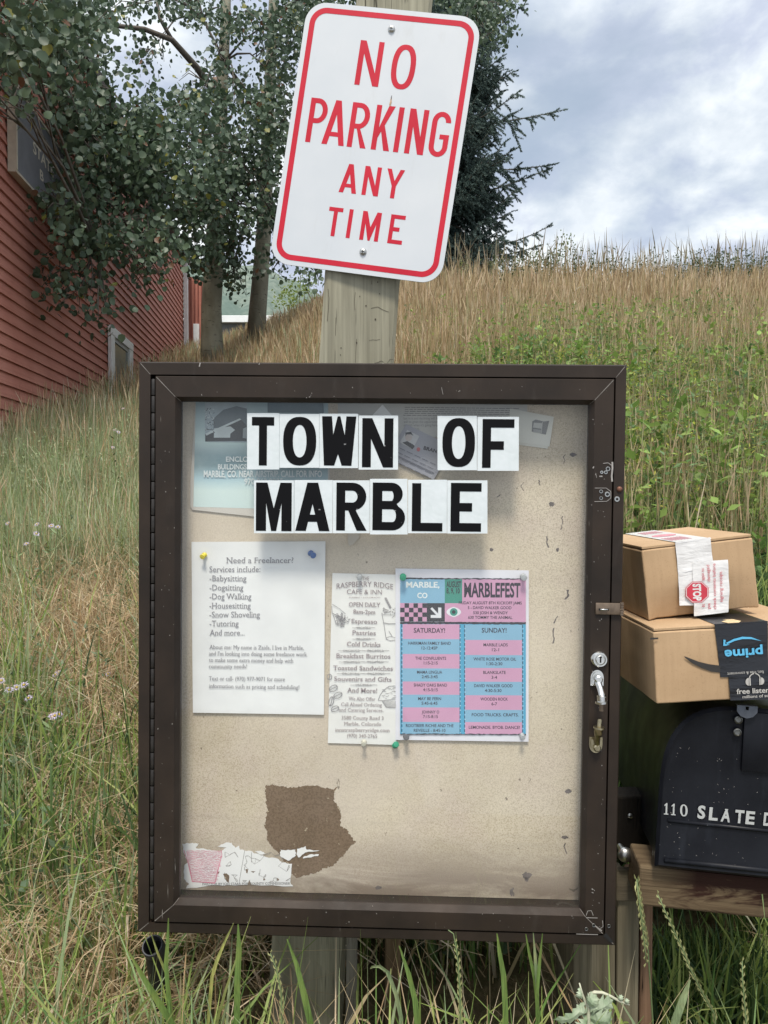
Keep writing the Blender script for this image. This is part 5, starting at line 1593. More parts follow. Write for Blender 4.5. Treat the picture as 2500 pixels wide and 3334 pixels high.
# cafe flyer
root, off, y = sheet('cafe_flyer', 'narrow cream cafe menu flyer with food sketches, left of the festival poster', 'flyer', [(1082, 1865.6), (1296, 1871), (1290, 2425), (1067, 2419)], .0538, M_CREAM, curl=.0014, seed=2.2)
m = ink(off); yT = y - .0002
def L8(v): return 1040 + v / 2.304
def l8(v): return 1820 + v / 2.304
cafe = [("OPEN DAILY", 220, 457, 355, 13.5), ("8am-2pm", 253, 420, 409, 13.5), ("Espresso", 240, 432, 482, 14.5), ("Pastries", 243, 422, 568, 14.5), ("Cold Drinks", 205, 457, 654, 14.5), ("Breakfast Burritos", 127, 532, 742, 14.5), ("Toasted Sandwiches", 103, 550, 833, 14.5), ("Souvenirs and Gifts", 110, 540, 915, 14.5), ("And More!", 205, 432, 1000, 14.5)]
for s_, a, b_, yy, cap in cafe: write(m, s_, CF, L8(a), l8(yy), L8(b_), cap, yT, l8(yy) + 2.2, serif=True, bold=.008)
cafe2 = [("We Also Offer", 217, 418, 1060), ("Call Ahead Ordering", 162, 468, 1103), ("and Catering Services.", 147, 480, 1144), ("3580 County Road 3", 165, 480, 1203), ("Marble, Colorado", 183, 463, 1248), ("innatraspberryridge.com", 117, 527, 1294), ("(970) 340-2765", 207, 432, 1338)]
for s_, a, b_, yy in cafe2: write(m, s_, CF, L8(a), l8(yy), L8(b_), 11.5, yT, l8(yy) + 2, serif=True)
write(m, "THE", CF, L8(322), l8(160), L8(372), 12, yT)
write(m, "RASPBERRY RIDGE", CF, L8(128), l8(224), L8(552), 17, yT, l8(228), arch=8)
write(m, "CAFE & INN", CF, L8(205), l8(262), L8(468), 15, yT, l8(266))
write(m, "MARBLE \u2022 COLORADO", CF, L8(222), l8(294), L8(455), 4.5, yT)
m.build('lettering', M_INK_BROWN, root)
m = ink(off); yT = y - .00025
def sk(pts, w=1.5): line(m, off, [(L8(a), l8(b_)) for a, b_ in pts], w, yT)
def flourish(xc, yy, half, dbl):
    for sg in ((-1, 1) if dbl else (0,)):
        c = xc + sg * half * .45 if dbl else xc
        h_ = half * (.5 if dbl else 1)
        sk([(c - h_ + 2 * h_ * i / 24, yy + 5 * math.sin(i * .8) * math.sin(math.pi * i / 24)) for i in range(25)], 1.3)
        for q in range(7):
            xx = c - h_ * .55 + q * h_ * .18
            sk([(xx + 7 * math.cos(t_), yy + random.uniform(-3, 3) + 6 * math.sin(t_)) for t_ in np.linspace(0, 5, 8)], 1.3)
for yy, hf_, db in ((516, 85, 0), (600, 85, 0), (688, 200, 1), (772, 195, 1), (860, 210, 1), (945, 100, 0)): flourish(332, yy, hf_, db)
sk([(97, 340), (150, 372), (195, 412)]); sk([(92, 355), (95, 400), (110, 440), (125, 490)]); sk([(97, 405), (130, 425), (160, 430)])
for q in range(75):
    a, r = random.uniform(0, 6.28), random.uniform(.1, 1)
    x, yy = 165 + 58 * r * math.cos(a), 455 + 48 * r * math.sin(a)
    sk([(x + 8 * math.cos(t_ + a), yy + 7 * math.sin(t_ + a)) for t_ in np.linspace(0, 2.6, 5)], random.uniform(1.0, 2.4))
sk([(492, 292), (530, 368)], 4); sk([(500, 290), (538, 366)], 2)
for q in range(45):
    x, yy = random.uniform(470, 566), random.uniform(368, 410); sk([(x, yy), (x + random.uniform(-10, 10), yy + random.uniform(-7, 7))], 1.6)
sk([(465, 405), (480, 418), (570, 420)]); sk([(468, 412), (482, 480), (500, 600), (530, 612), (568, 608)], 2); sk([(478, 478), (520, 486), (570, 485)], 2.4); sk([(500, 590), (535, 580), (566, 590)]); sk([(520, 540), (545, 580)]); sk([(545, 440), (560, 425)])
for cx, cy, rx, ry, an in ((104, 970, 34, 22, -.5), (138, 1022, 34, 22, -.45), (88, 1068, 18, 36, .25), (116, 1124, 31, 20, -.4), (74, 885, 18, 22, .2)):
    for k_ in (1.0, .94):
        sk([(cx + k_ * (rx * math.cos(t_) * math.cos(an) - ry * math.sin(t_) * math.sin(an)), cy + k_ * (rx * math.cos(t_) * math.sin(an) + ry * math.sin(t_) * math.cos(an))) for t_ in np.linspace(0, 6.28, 20)], 1.5)
    ma = max(rx, ry); dx_, dy_ = (math.cos(an), math.sin(an)) if rx > ry else (-math.sin(an), math.cos(an))
    sk([(cx - dx_ * ma * .85, cy - dy_ * ma * .85), (cx + 3, cy - 3), (cx + dx_ * ma * .85, cy + dy_ * ma * .85)], 2.2)
sk([(568, 952), (520, 955), (480, 985), (455, 1020), (440, 1060), (470, 1062), (570, 1050)], 1.8); sk([(470, 1064), (500, 1112), (568, 1116)], 1.8)
for q in range(10): sk([(478 + q * 10, 1063), (505 + q * 7.5, 1113)], 1.2)
for q in range(26):
    x, yy = random.uniform(465, 562), random.uniform(965, 1045); sk([(x, yy), (x + random.uniform(4, 22), yy + random.uniform(-5, 3))], 1.4)
m.build('food_sketch', M_INK_GREY, root)
pin(1171, 1876, y, P_CLR, 'clear push pin at the top of the cafe flyer', (.1, 0), .9)
pin(1185, 2414, y, P_CRM, 'cream push pin at the foot of the cafe flyer', (.1, 0), .9)

# festival poster
root, off, y = sheet('festival_poster', 'pink and blue festival poster with band times, right of the cafe flyer', 'poster', [(1287.4, 1850.4), (1721.4, 1857), (1720.6, 2414.6), (1287.4, 2409)], .0524, paper('poster_paper', (.74, .73, .78)), curl=.0014, seed=1.1)
yB = y - .0002
PC = ['pink', 'blue', 'deep_blue', 'green', 'dark', 'white']
PM = [plain('poster_' + n_, c_, .6, .04, 20) for n_, c_ in zip(PC, [(.60, .32, .47), (.23, .44, .60), (.08, .36, .56), (.05, .27, .21), (.035, .035, .045), (.72, .73, .76)])]
m = ink(off)
def skew(a, b_): return (L8(a), l8(b_ + (a - 605) * .004))
def box8(x0, y0, x1, y1, mi, lv): 
    flat(m, off, [skew(x0, y0), skew(x1, y0), skew(x1, y1), skew(x0, y1)], yB - lv * .00003, mi)
box8(605, 150, 940, 330, 1, 0); box8(940, 150, 1070, 330, 3, 0); box8(1070, 150, 1548, 470, 0, 0); box8(940, 330, 1070, 470, 0, 0)
box8(605, 330, 805, 468, 0, 0); box8(805, 330, 940, 468, 4, 0); box8(605, 486, 1548, 1312, 2, 0)
for r_ in range(4):
    for c_ in range(6):
        if (r_ + c_) % 2 == 1: box8(605 + c_ * 33.3, 332 + r_ * 34, 605 + (c_ + 1) * 33.3, 332 + (r_ + 1) * 34, 4, 1)
yl = [488, 600, 712, 820, 919, 1017, 1113, 1222, 1311]; yr = [490, 605, 718, 815, 918, 1020, 1129, 1221, 1311]
for q in range(8):
    box8(624, yl[q], 1050, yl[q + 1], q % 2, 1); box8(1093, yr[q], 1519, yr[q + 1], (q + 1) % 2, 1)
for x in (616, 1054, 1088, 1523):
    yy = 492; q = 0
    while yy < 1305:
        box8(x - 2.6, yy, x + 2.6, min(yy + 22, 1308), 4, 2); box8(x + 3.2, yy + 24, x + 6, min(yy + 33, 1308), 5, 2); yy += 34
def torn(x0, x1, yy, h_):
    n_ = 60; top_ = [(x0 + (x1 - x0) * i / n_, yy - h_ / 2 + random.uniform(-3, 3)) for i in range(n_ + 1)]; bot = [(x0 + (x1 - x0) * i / n_, yy + h_ / 2 + random.uniform(-3, 3)) for i in range(n_ + 1)]
    flat(m, off, [skew(a, b_) for a, b_ in top_ + bot[::-1]], yB - .0001, 4)
torn(605, 1548, 146, 9); torn(605, 1548, 479, 15); torn(605, 1548, 1313, 7)
flat(m, off, [skew(a, b_) for a, b_ in ((832, 373), (845, 361), (890, 408), (890, 363), (914, 363), (914, 441), (834, 441), (834, 419), (876, 419))], yB - .0001, 5)
flat(m, off, [skew(1007 + 55 * math.cos(t_), 396 - 38 * math.copysign(abs(math.sin(t_)) ** 1.0, math.sin(t_)) * (1 - .25 * abs(math.cos(t_)))) for t_ in np.linspace(0, 6.28, 33)[:-1]], yB - .0001, 5)
flat(m, off, [skew(1007 + 29 * math.cos(t_), 396 + 29 * math.sin(t_)) for t_ in np.linspace(0, 6.28, 25)[:-1]], yB - .00013, 3)
flat(m, off, [skew(1007 + 14 * math.cos(t_), 396 + 14 * math.sin(t_)) for t_ in np.linspace(0, 6.28, 19)[:-1]], yB - .00016, 4)
m.build('printed_panel', PM, root)
m = ink(off); yT = yB - .0002
def wp(mb, s_, a, b_, yy, cap, **kw): write(mb, s_, CF, L8(a), skew(a, yy)[1], L8(b_), cap / 2.304, yT, skew(b_, yy)[1], **kw)
for s_, a, b_, yy in (("FRIDAY AUGUST 8TH KICKOFF JAMS", 1045, 1517, 337), ("5 - DAVID WALKER GOOD", 1113, 1440, 373), ("530 JOSH & WENDY", 1153, 1413, 411), ("630 TOMMY THE ANIMAL", 1115, 1447, 446)): wp(m, s_, a, b_, yy, 21, bold=.012)
wp(m, "AUGUST", 952, 1062, 210, 43, bold=.025); wp(m, "8, 9, 10", 952, 1052, 256, 38, bold=.025); wp(m, "MARBLEFEST", 1085, 1508, 281, 101, bold=.03)
for s_, a, b_, yy in (("SATURDAY!", 707, 942, 552), ("SUNDAY!", 1217, 1403, 549)): wp(m, s_, a, b_, yy, 34, bold=.015)
for s_, a, b_, yy in (("HARRIMAN FAMILY BAND", 665, 985, 642), ("12-12:45P", 765, 885, 678), ("THE CONFLUENTS", 718, 950, 755), ("1:15-2:15", 782, 887, 790), ("MAMA LINGUA", 732, 920, 859), ("2:45-3:45", 767, 887, 893), ("SHADY OAKS BAND", 707, 957, 956), ("4:15-5:15", 777, 887, 991), ("MAY BE FERN", 740, 912, 1058), ("5:45-6:45", 765, 885, 1092), ("JOHNNY O", 767, 898, 1158), ("7:15-8:15", 777, 888, 1192), ("ROOTBEER RICHIE AND THE", 648, 1005, 1260), ("REVEILLE - 8:45-10", 707, 945, 1296),
                      ("MARBLE LADS", 1230, 1412, 652), ("12-1", 1293, 1347, 689), ("WHITE ROSE MOTOR OIL", 1155, 1475, 759), ("1:30-2:30", 1253, 1372, 794), ("BLANKSLATE", 1228, 1397, 859), ("3-4", 1290, 1332, 896), ("DAVID WALKER GOOD", 1160, 1448, 959), ("4:30-5:30", 1240, 1365, 995), ("WOODEN ROCK", 1207, 1413, 1059), ("6-7", 1290, 1332, 1095), ("FOOD TRUCKS. CRAFTS.", 1142, 1493, 1177), ("LEMONADE. BYOB. DANCE!", 1120, 1503, 1271)):
    wp(m, s_, a, b_, yy, 22, bold=.012)
m.build('lettering', M_INK_D, root)
m = ink(off); wp(m, "MARBLE,", 650, 900, 213, 41, bold=.03); wp(m, "CO", 733, 810, 292, 38, bold=.03); m.build('white_lettering', M_INK_W, root)
pin(1312, 1876, y, P_GRN, 'green push pin at the top left corner of the festival poster', (.1, 0), 1.1)
pin(1702, 1876, y, P_CLR, 'clear push pin at the top right corner of the festival poster', (.1, 0), 1.1)
pin(1321, 2398, y, P_GRY, 'grey push pin at the foot of the festival poster', (-.2, .1), 1.0)
pin(1699, 2393, y, P_CLR, 'clear push pin at the lower right corner of the festival poster', (.1, 0), .9)
pin(1285, 2428, .0545, P_GRN, 'green push pin in bare board under the cafe flyer', (-.5, .2), 1.05)

# remains of a torn sticker on the inside, lower left
yS = .0553
soff = np.array([cq(740, 2885, yS)[0], 0, cq(740, 2885, yS)[2]])
stk = thing('torn_sticker', 'torn cracked white sticker with a pink scribbled square, low on the board', 'sticker', CF.matrix(soff))
def c6(a, b_): return (400 + a / 2.07375, 2600 + b_ / 2.07375)
M_STK = paper('sticker_white', (.80, .79, .77)); m = MB()
def piece(pts, mb, yy, jit=2.0): mb.poly([px_poly([c6(a, b_) for a, b_ in pts], 0, jit, 4)], lambda q: CF.px(q[:, 0], q[:, 1], yy) - soff)
piece([(400, 305), (470, 298), (512, 303), (492, 335), (560, 342), (610, 350), (668, 352), (700, 330), (640, 322), (690, 300), (735, 298), (760, 335), (785, 318), (790, 345), (850, 352), (900, 370), (960, 392), (1050, 408), (1075, 432), (1142, 440), (1130, 570), (1150, 592), (870, 582), (858, 548), (842, 582), (720, 584), (640, 585), (560, 592), (425, 607), (446, 576), (412, 540), (414, 455), (438, 430), (412, 370)], m, yS)
piece([(1065, 342), (1100, 350), (1165, 345), (1168, 385), (1120, 420), (1088, 405), (1060, 385)], m, yS - .0004); piece([(1175, 340), (1232, 322), (1240, 345), (1330, 350), (1230, 365), (1190, 398), (1172, 378)], m, yS - .0004); piece([(1215, 395), (1260, 378), (1325, 376), (1318, 388), (1220, 404)], m, yS - .0004)
piece([(890, 360), (930, 352), (970, 372), (930, 378)], m, yS - .0004)
m.build('sticker', M_STK, stk)
m = MB(); m.off = soff
def l6(mb, pts, w, yy): line(mb, soff, [c6(a, b_) for a, b_ in pts], w, yy)
for q in range(46):
    yy = 352 + q * 4.6; xa = 432 + (yy - 345) * .18; xb = 665 - (yy - 345) * .16
    x = xa
    while x < xb:
        L = random.uniform(14, 50); l6(m, [(x, yy + random.uniform(-3, 3)), (x + L * .5, yy + random.uniform(-4, 4)), (min(xb, x + L), yy + random.uniform(-3, 3))], .8, yS - .0002 - q * 1e-6); x += L + random.uniform(0, 8)
l6(m, [(412, 350), (436, 420), (468, 560), (620, 572), (668, 380), (664, 350)], 2.2, yS - .0003); l6(m, [(430, 355), (470, 562), (622, 566), (640, 480)], 1.5, yS - .0003)
m.build('scribble', plain('pink_crayon', (.66, .22, .30), .8, .2, 60), stk)
m = MB(); m.off = soff
random.seed(5)
nodes = [(random.uniform(685, 1130), random.uniform(350, 570)) for _ in range(64)]
for a in nodes:
    near = sorted(nodes, key=lambda b_: (a[0] - b_[0]) ** 2 + (a[1] - b_[1]) ** 2)[1:3]
    for b_ in near: l6(m, [a, ((a[0] + b_[0]) / 2 + random.uniform(-6, 6), (a[1] + b_[1]) / 2 + random.uniform(-6, 6)), b_], .9, yS - .00012)
l6(m, [(822, 350), (785, 565)], 1.4, yS - .0002); l6(m, [(868, 365), (868, 430)], 1.4, yS - .0002)
m.build('crack', plain('sticker_crack', (.26, .24, .22), .8), stk)
m = MB()
for pts in ([(675, 508), (700, 505), (718, 520), (716, 570), (700, 560)], [(862, 490), (895, 492), (880, 502)], [(830, 475), (845, 480), (842, 505), (832, 500)], [(1040, 535), (1055, 545), (1045, 560)], [(948, 540), (962, 545), (950, 556)], [(640, 490), (652, 500), (640, 508)]):
    piece(pts, m, yS - .0002, .6)
m.build('tear_hole', M_CORE, stk)
m = MB(); m.off = soff
a, b_ = c6(535, 585), c6(1130, 580)
write(m, "PAID FOR BY JON STARR FOR COUNTY COMMISSIONER", CF, a[0], a[1], b_[0], 7.5, yS - .0003, b_[1], serif=True); m.build('lettering', M_INK, stk)
# strip of white tape on the sill inside
so_ = np.array([cq(1738, 2957, .05)[0], 0, cq(1738, 2957, .05)[2]])
st_ = thing('tape_strip', 'peeled strip of white tape along the bottom right of the board', 'tape', CF.matrix(so_))
m = MB(); m.poly([px_poly([(1653, 2937), (1700, 2939), (1760, 2940), (1823, 2942), (1823, 2957), (1740, 2955), (1653, 2951)], 0, 1.2, 4)], lambda q: CF.px(q[:, 0], q[:, 1], .0535) - so_)
m.build('strip', M_STK, st_)

# ------------------------------------------------------------------ no parking sign
random.seed(21)
SF = quad_frame([(1002.4, 2.9), (1569.9, 58.3), (1449.9, 926.8), (890.5, 854.0)], .3048)
SW_, SH_ = .3048, .4560
sign = thing('parking_sign', 'tilted white no parking any time sign with red border on the wooden post', 'sign', SF.matrix())
def rr(x0, z0, x1, z1, r, n=10):
    return arc(x1 - r, z1 - r, r, r, 0, 90, n) + arc(x0 + r, z1 - r, r, r, 90, 180, n) + arc(x0 + r, z0 + r, r, r, 180, 270, n) + arc(x1 - r, z0 + r, r, r, 270, 360, n)
m = MB(); m.slab(rr(0, -SH_, SW_, 0, .036), 0, .002)
m.build('panel', M_SIGN, sign)
sfn = lambda y: (lambda q: np.stack([q[:, 0], np.full(len(q), y), q[:, 1]], 1))
m = MB(); i0, i1 = .0085, .0180
m.poly([rr(i0, -SH_ + i0, SW_ - i0, -i0, .029), rr(i1, -SH_ + i1, SW_ - i1, -i1, .020)], sfn(-.0003))
m.build('border', M_SIGNRED, sign)
m = MB(); mm = .001
def sgl(ch, x, base, w, h, s):
    loops = glyph(ch, w * mm, h * mm, s * mm)
    m.poly([[(x * mm + a, -base * mm + b) for a, b in l] for l in loops], sfn(-.0003))
for ch, x, w in (('N', 103, 42), ('O', 163, 41.5)): sgl(ch, x, 134, w, 76.5, 9.2)
for ch, x, w in (('P', 32, 32), ('A', 61, 40), ('R', 106, 33), ('K', 148.5, 32.5), ('I', 187.8, 9), ('N', 207, 33), ('G', 247.5, 32.5)): sgl(ch, x, 241, w, 77, 9)
for ch, x, w in (('A', 104, 31), ('N', 144.5, 29), ('Y', 183, 31)): sgl(ch, x, 320, w, 50, 7.4)
for ch, x, w in (('T', 92.5, 25), ('I', 128.5, 7.2), ('M', 152.5, 33), ('E', 202, 25.5)): sgl(ch, x, 397, w, 50, 7)
m.build('lettering', M_SIGNRED, sign)
for bx, bz in ((153, 34.1), (162.8, 417.4)):
    T = Matrix.Translation((bx * mm, 0, -bz * mm)); m = MB()
    m.lathe([(.0064, 0), (.0062, -.0012), (.0052, -.0028), (.003, -.0040), (.0001, -.0043)], T, 20)
    bo = m.build('bolt', M_STEEL, sign, smooth=45.0)
    m = MB(); m.box((bx * mm - .0028, -.0047, -bz * mm - .0006), (bx * mm + .0028, -.0040, -bz * mm + .0006)); m.box((bx * mm - .0006, -.0048, -bz * mm - .0028), (bx * mm + .0006, -.0039, -bz * mm + .0028))
    m.build('cross_slot', M_GAP, bo)
m = MB(); m.poly([[(.1700, -.1505), (.1712, -.1475), (.1718, -.153), (.1728, -.157), (.1722, -.162), (.1700, -.1655), (.1690, -.161), (.1698, -.156)]], sfn(-.0005))
m.build('rust_mark', plain('rust_mark', (.42, .27, .17), .8, .4, 400), sign)
m = MB(); m.poly([[(.1703, -.148), (.1712, -.1450), (.1716, -.152), (.1706, -.154)]], sfn(-.0006)); m.build('nail_hole', M_GAP, sign)

# ------------------------------------------------------------------ sign post
WOODG = wood_mat('weathered_grey_green_wood', (.40, .38, .285), (.235, .22, .16))
YP = 1.362
pc = [(1289, -140), (1284, 0), (1232, 440), (1180, 884), (1160, 1183), (1095, 2000), (1030, 2700), (998, 3150), (985, 3500)]
pl = thing('sign_post', 'weathered grey square wooden post leaning right, carrying the parking sign', 'post', Matrix.Translation(tuple(W(985, 3500, YP + .07))))
bp = W(985, 3500, YP + .07)
m = MB(); hw = .0665; rings = []
for (x, y) in pc:
    c = W(x, y, YP); rings.append(c)
vs, fs = [], []
prof = [(-hw + .006, 0), (hw - .006, 0), (hw, .006), (hw, .134), (-hw, .134), (-hw, .006)]
for c in rings:
    for a, b in prof: vs.append((c[0] + a - bp[0], c[1] + b - bp[1], c[2] - bp[2]))
for j in range(len(rings) - 1):
    for i in range(6):
        fs.append((j * 6 + i, j * 6 + (i + 1) % 6, (j + 1) * 6 + (i + 1) % 6, (j + 1) * 6 + i))
fs.append(tuple(range(5, -1, -1)))
m.add(vs, fs); m.build('shaft', WOODG, pl)
# cracks and nail holes on the shaft
m = MB()
def pcr(pts, w):
    P = [W(x, y, YP - .0006) - bp for x, y in pts]
    for a, b in zip(P[:-1], P[1:]):
        d = b - a; s = np.array([-d[2], 0, d[0]]); s = s / np.linalg.norm(s) * w
        m.add([a - s, a + s, b + s, b - s], [(0, 1, 2, 3)])
c6b = lambda a, b: (1050 + a / 4.74, 850 + b / 4.74)
pcr([c6b(*p) for p in ((748, 730), (800, 715), (855, 707), (910, 742), (960, 765), (1020, 785))], .0004)
pcr([c6b(*p) for p in ((715, 1230), (770, 1213), (830, 1220), (890, 1206))], .0003)
pcr([c6b(*p) for p in ((800, 1578), (860, 1562), (905, 1540), (940, 1560))], .0004); pcr([c6b(*p) for p in ((1000, 1575), (1040, 1515), (1090, 1518))], .0003)
pcr([c6b(*p) for p in ((85, 430), (98, 580), (88, 760), (72, 930))], .0004); pcr([c6b(*p) for p in ((205, 870), (198, 1150))], .0003); pcr([c6b(*p) for p in ((505, 480), (490, 620), (500, 760))], .0003); pcr([c6b(*p) for p in ((525, 1200), (512, 1400), (508, 1570))], .0003)
pcr([c6b(760, 300), c6b(758, 360)], .0003)
for a, b, r in ((670, 690, .0012), (815, 900, .0014), (850, 325, .0010), (285, 1340, .0010), (525, 1260, .0013), (880, 505, .0008), (575, 545, .0009), (278, 1448, .0009)):
    p = W(*c6b(a, b), YP - .0007) - bp
    m.add([(p[0] + r * math.cos(t), p[1], p[2] + r * 1.4 * math.sin(t)) for t in np.linspace(0, 6.28, 9)[:-1]], [tuple(range(8))])
m.build('wood_crack', plain('crack_brown', (.055, .045, .03), .9), pl)
# ------------------------------------------------------------------ stakes and posts under the case
def board_post(name, label, px0, px1, ytop, depth, thick, mat, pybot=3560, lean=0, group=None, cat='post'):
    a, b = W(px0, ytop, depth), W(px1, ytop, depth)
    base = W((px0 + px1) / 2 + lean, pybot, depth); z0 = min(base[2], float(gz(a[0], depth)) - .15)
    o = thing(name, label, cat, Matrix.Translation((a[0], depth, z0)), group)
    w = b[0] - a[0]; h = a[2] - z0
    m = MB(); m.box((0, 0, 0), (w, thick, h), bevel=.004)
    sh = lean / FPX * depth
    m.v = [(x + sh * (1 - z / h), y, z) for x, y, z in m.v]
    m.build('shaft', mat, o)
    return o
W_BROWN = wood_mat('brown_post_wood', (.235, .165, .10), (.115, .075, .042), off=2.0)
W_OLIVE = wood_mat('olive_post_wood', (.225, .195, .135), (.12, .10, .065), off=5.0)
W_RED = wood_mat('reddish_board_wood', (.27, .165, .105), (.15, .085, .052), off=8.0)
W_GREY = wood_mat('grey_stake_wood', (.30, .28, .235), (.17, .155, .13), off=11.0)
board_post('wooden_stake', 'thin grey stake standing beside the sign post foot under the case', 1128, 1163, 2980, 1.345, .03, W_GREY, lean=-8, cat='stake')
board_post('wooden_stake', 'dark brown stake in shade behind the thin grey stake', 1252, 1305, 2980, 1.42, .04, W_BROWN, cat='stake')
board_post('case_post', 'square brown post under the right end of the notice case', 1868, 2006, 2950, 1.335, .14, W_OLIVE)
board_post('mailbox_post', 'olive grey post directly left under the mailbox beam', 2011, 2083, 2912, 1.33, .12, W_OLIVE)
board_post('mailbox_board', 'narrow reddish board standing between the mailbox post and the grass', 2087, 2128, 2900, 1.335, .10, W_RED, cat='board')
# black pipe
pp = W(501, 3087, 1.27); pb = W(540, 3420, 1.33)
pipe = thing('black_pipe', 'open black plastic pipe sticking up from grass under the case corner', 'pipe', Matrix.Translation(tuple(pb)))
ax = Vector(pp - pb); tp = ax + Vector((0, -.012, .004))
m = MB(); R0 = .0150
pts_ = [Vector((0, 0, -.05)), ax * .5, ax * .9, ax]
m.tube(pts_, [R0] * 4, 20, cap=False)
m.build('pipe', plain('black_pipe_plastic', (.012, .012, .013), .45, .2, 60), pipe, smooth=True)
m = MB(); dn = Vector((-.05, -.62, .78)).normalized(); Rm = dn.to_track_quat('Y', 'Z').to_matrix().to_4x4(); Rm.translation = ax
m.lathe([(.0178, -.030), (.0178, .010), (.0168, .012), (.0150, .012), (.0145, .008), (.0142, -.028), (.0001, -.028)], Rm, 24)
m.build('rim', plain('worn_black_rim', (.03, .03, .034), .4, .4, 80), pipe, smooth=40.0)

# ------------------------------------------------------------------ mailbox on its beam
BF = yaw_roll_frame(W(2076, 2949, 1.235), -7.0, 2.4)
W_BEAM = wood_mat('stained_beam_wood', (.155, .112, .064), (.075, .05, .027), axis=0, stain=(.022, .008, .005), off=14.0)
beam = thing('mailbox_beam', 'horizontal wooden beam with dark red stain carrying the mailbox', 'beam', BF.matrix())
k = NM('red_stained_beam')
g_ = k.noise(1.0, 5, .6, k.vec((3.5, 20, 60)), .5); f_ = k.noise(1.0, 4, .6, k.vec((5, 100, 240)), .2)
b0 = k.mix(k.ramp(g_, [(.33, 0.0), (.67, 1.0)]), (.08, .054, .030), (.175, .128, .075))
b0 = k.mix(k.ramp(f_, [(.42, 0.0), (.62, .6)]), b0, (.07, .045, .025))
xs_ = k.n.new('ShaderNodeSeparateXYZ'); k.vec(); k.l.new(k.tc.outputs['Object'], xs_.inputs[0])
ma_ = k.n.new('ShaderNodeMath'); ma_.operation = 'MULTIPLY_ADD'; k.l.new(xs_.outputs[2], ma_.inputs[0]); ma_.inputs[1].default_value = 4.5
k.l.new(k.noise(1.0, 5, .7, k.vec((7, 1, 34), (1.35, 0, .6)), .9), ma_.inputs[2])
st_m = k.ramp(ma_.outputs[0], [(.52, 0.0), (.62, .97)])
en = k.n.new('ShaderNodeMapRange'); en.inputs[1].default_value = .03; en.inputs[2].default_value = .09; k.l.new(xs_.outputs[0], en.inputs[0])
b0 = k.mix(k.mix(1.0, st_m, en.outputs[0], 'MULTIPLY'), b0, (.024, .008, .005))
k.col(b0).set(rough=.8, spec=.2); k.bump(f_, .6, .002); k.bump(g_, .4, .003)
m = MB(); m.box((0, 0, 0), (.62, .085, .066), bevel=.004); m.build('beam', k.m, beam)
B2 = Frame(W(2000, 2925, 1.335), (1, 0, 0), (0, 0, 1))
b2 = thing('cross_beam', 'short horizontal beam between the case and the mailbox post', 'beam', B2.matrix())
m = MB(); m.box((0, -.012, 0), (.047, .0, .058), bevel=.003); m.build('beam', wood_mat('grey_cross_beam', (.15, .125, .085), (.075, .06, .04), axis=0, off=17.0), b2)
c = W(2035.6, 2782.7, 1.31)
bt = thing('bolt_head', 'round galvanised bolt head between the case and the mailbox', 'bolt', Matrix.Translation(tuple(c)))
m = MB(); m.lathe([(.0128, .002), (.0130, -.001), (.0118, -.004), (.008, -.0075), (.003, -.009), (.0001, -.0092)], None, 24); m.build('dome', M_STEEL, bt, smooth=50.0)
m = MB(); m.tube([(0, 0, 0), (0, .03, 0)], .006, 10); m.build('shank', M_STEEL, bt)

MF = yaw_roll_frame(W(2131, 2822, 1.215), -7.5, 2.6)
mail = thing('mailbox', 'black rural mailbox with white address letters, under the two parcels', 'mailbox', MF.matrix())
k = NM('black_mailbox_paint')
b0 = k.mix(k.ramp(k.noise(9, 5, .6), [(.35, 0.0), (.65, 1.0)]), (.004, .0045, .007), (.010, .011, .015))
b0 = k.mix(k.ramp(k.noise(1.0, 4, .6, k.vec((40, 40, 7))), [(.55, 0.0), (.75, .30)]), b0, (.028, .032, .042))
b0 = k.mix(k.ramp(k.noise(150, 2, .5), [(.765, 0.0), (.79, .7)]), b0, (.25, .26, .27))
k.col(b0).set(rough=k.ramp(k.noise(14, 4), [(.3, .32), (.7, .5)]), spec=.22).bump(k.noise(30, 4), .08, .001)
M_MAIL = k.m
MWD, MHT, RISE = .278, .268, .165
def mprof(s, n=28, w=MWD, hgt=MHT, rise=RISE):
    pts = [(s, s)]
    pts = [(s, s), (w - s, s)]
    rx, rz = w / 2 - s, rise - s
    for i in range(n + 1):
        t = math.pi * i / n; e = 2 / 3.1
        pts.append((w / 2 + rx * math.copysign(abs(math.cos(t)) ** e, math.cos(t)), hgt - rise + rz * abs(math.sin(t)) ** e))
    return pts
def prof_tube(mb, p, y0, y1, cap0=True, cap1=True):
    n = len(p); vs = [(x, y0, z) for x, z in p] + [(x, y1, z) for x, z in p]
    fs = [(i, (i + 1) % n, (i + 1) % n + n, i + n) for i in range(n)]
    if cap0: fs.append(tuple(range(n)))
    if cap1: fs.append(tuple(range(2 * n - 1, n - 1, -1)))
    mb.add(vs, fs)
m = MB(); prof_tube(m, mprof(.006), .012, .50, False, True); m.build('body', M_MAIL, mail, smooth=40.0)
m = MB(); n_ = 30
p0, p1, p2 = mprof(.0), mprof(.005), mprof(.012)
N = len(p0)
vs = [(x, .022, z) for x, z in p0] + [(x, .002, z) for x, z in p0] + [(x, -.003, z) for x, z in p1] + [(x, -.001, z) for x, z in p2]
fs = []
for j in range(3):
    for i in range(N): fs.append((j * N + i, j * N + (i + 1) % N, (j + 1) * N + (i + 1) % N, (j + 1) * N + i))
fs.append(tuple(3 * N + i for i in range(N)))
m.add(vs, fs)
random.seed(4)
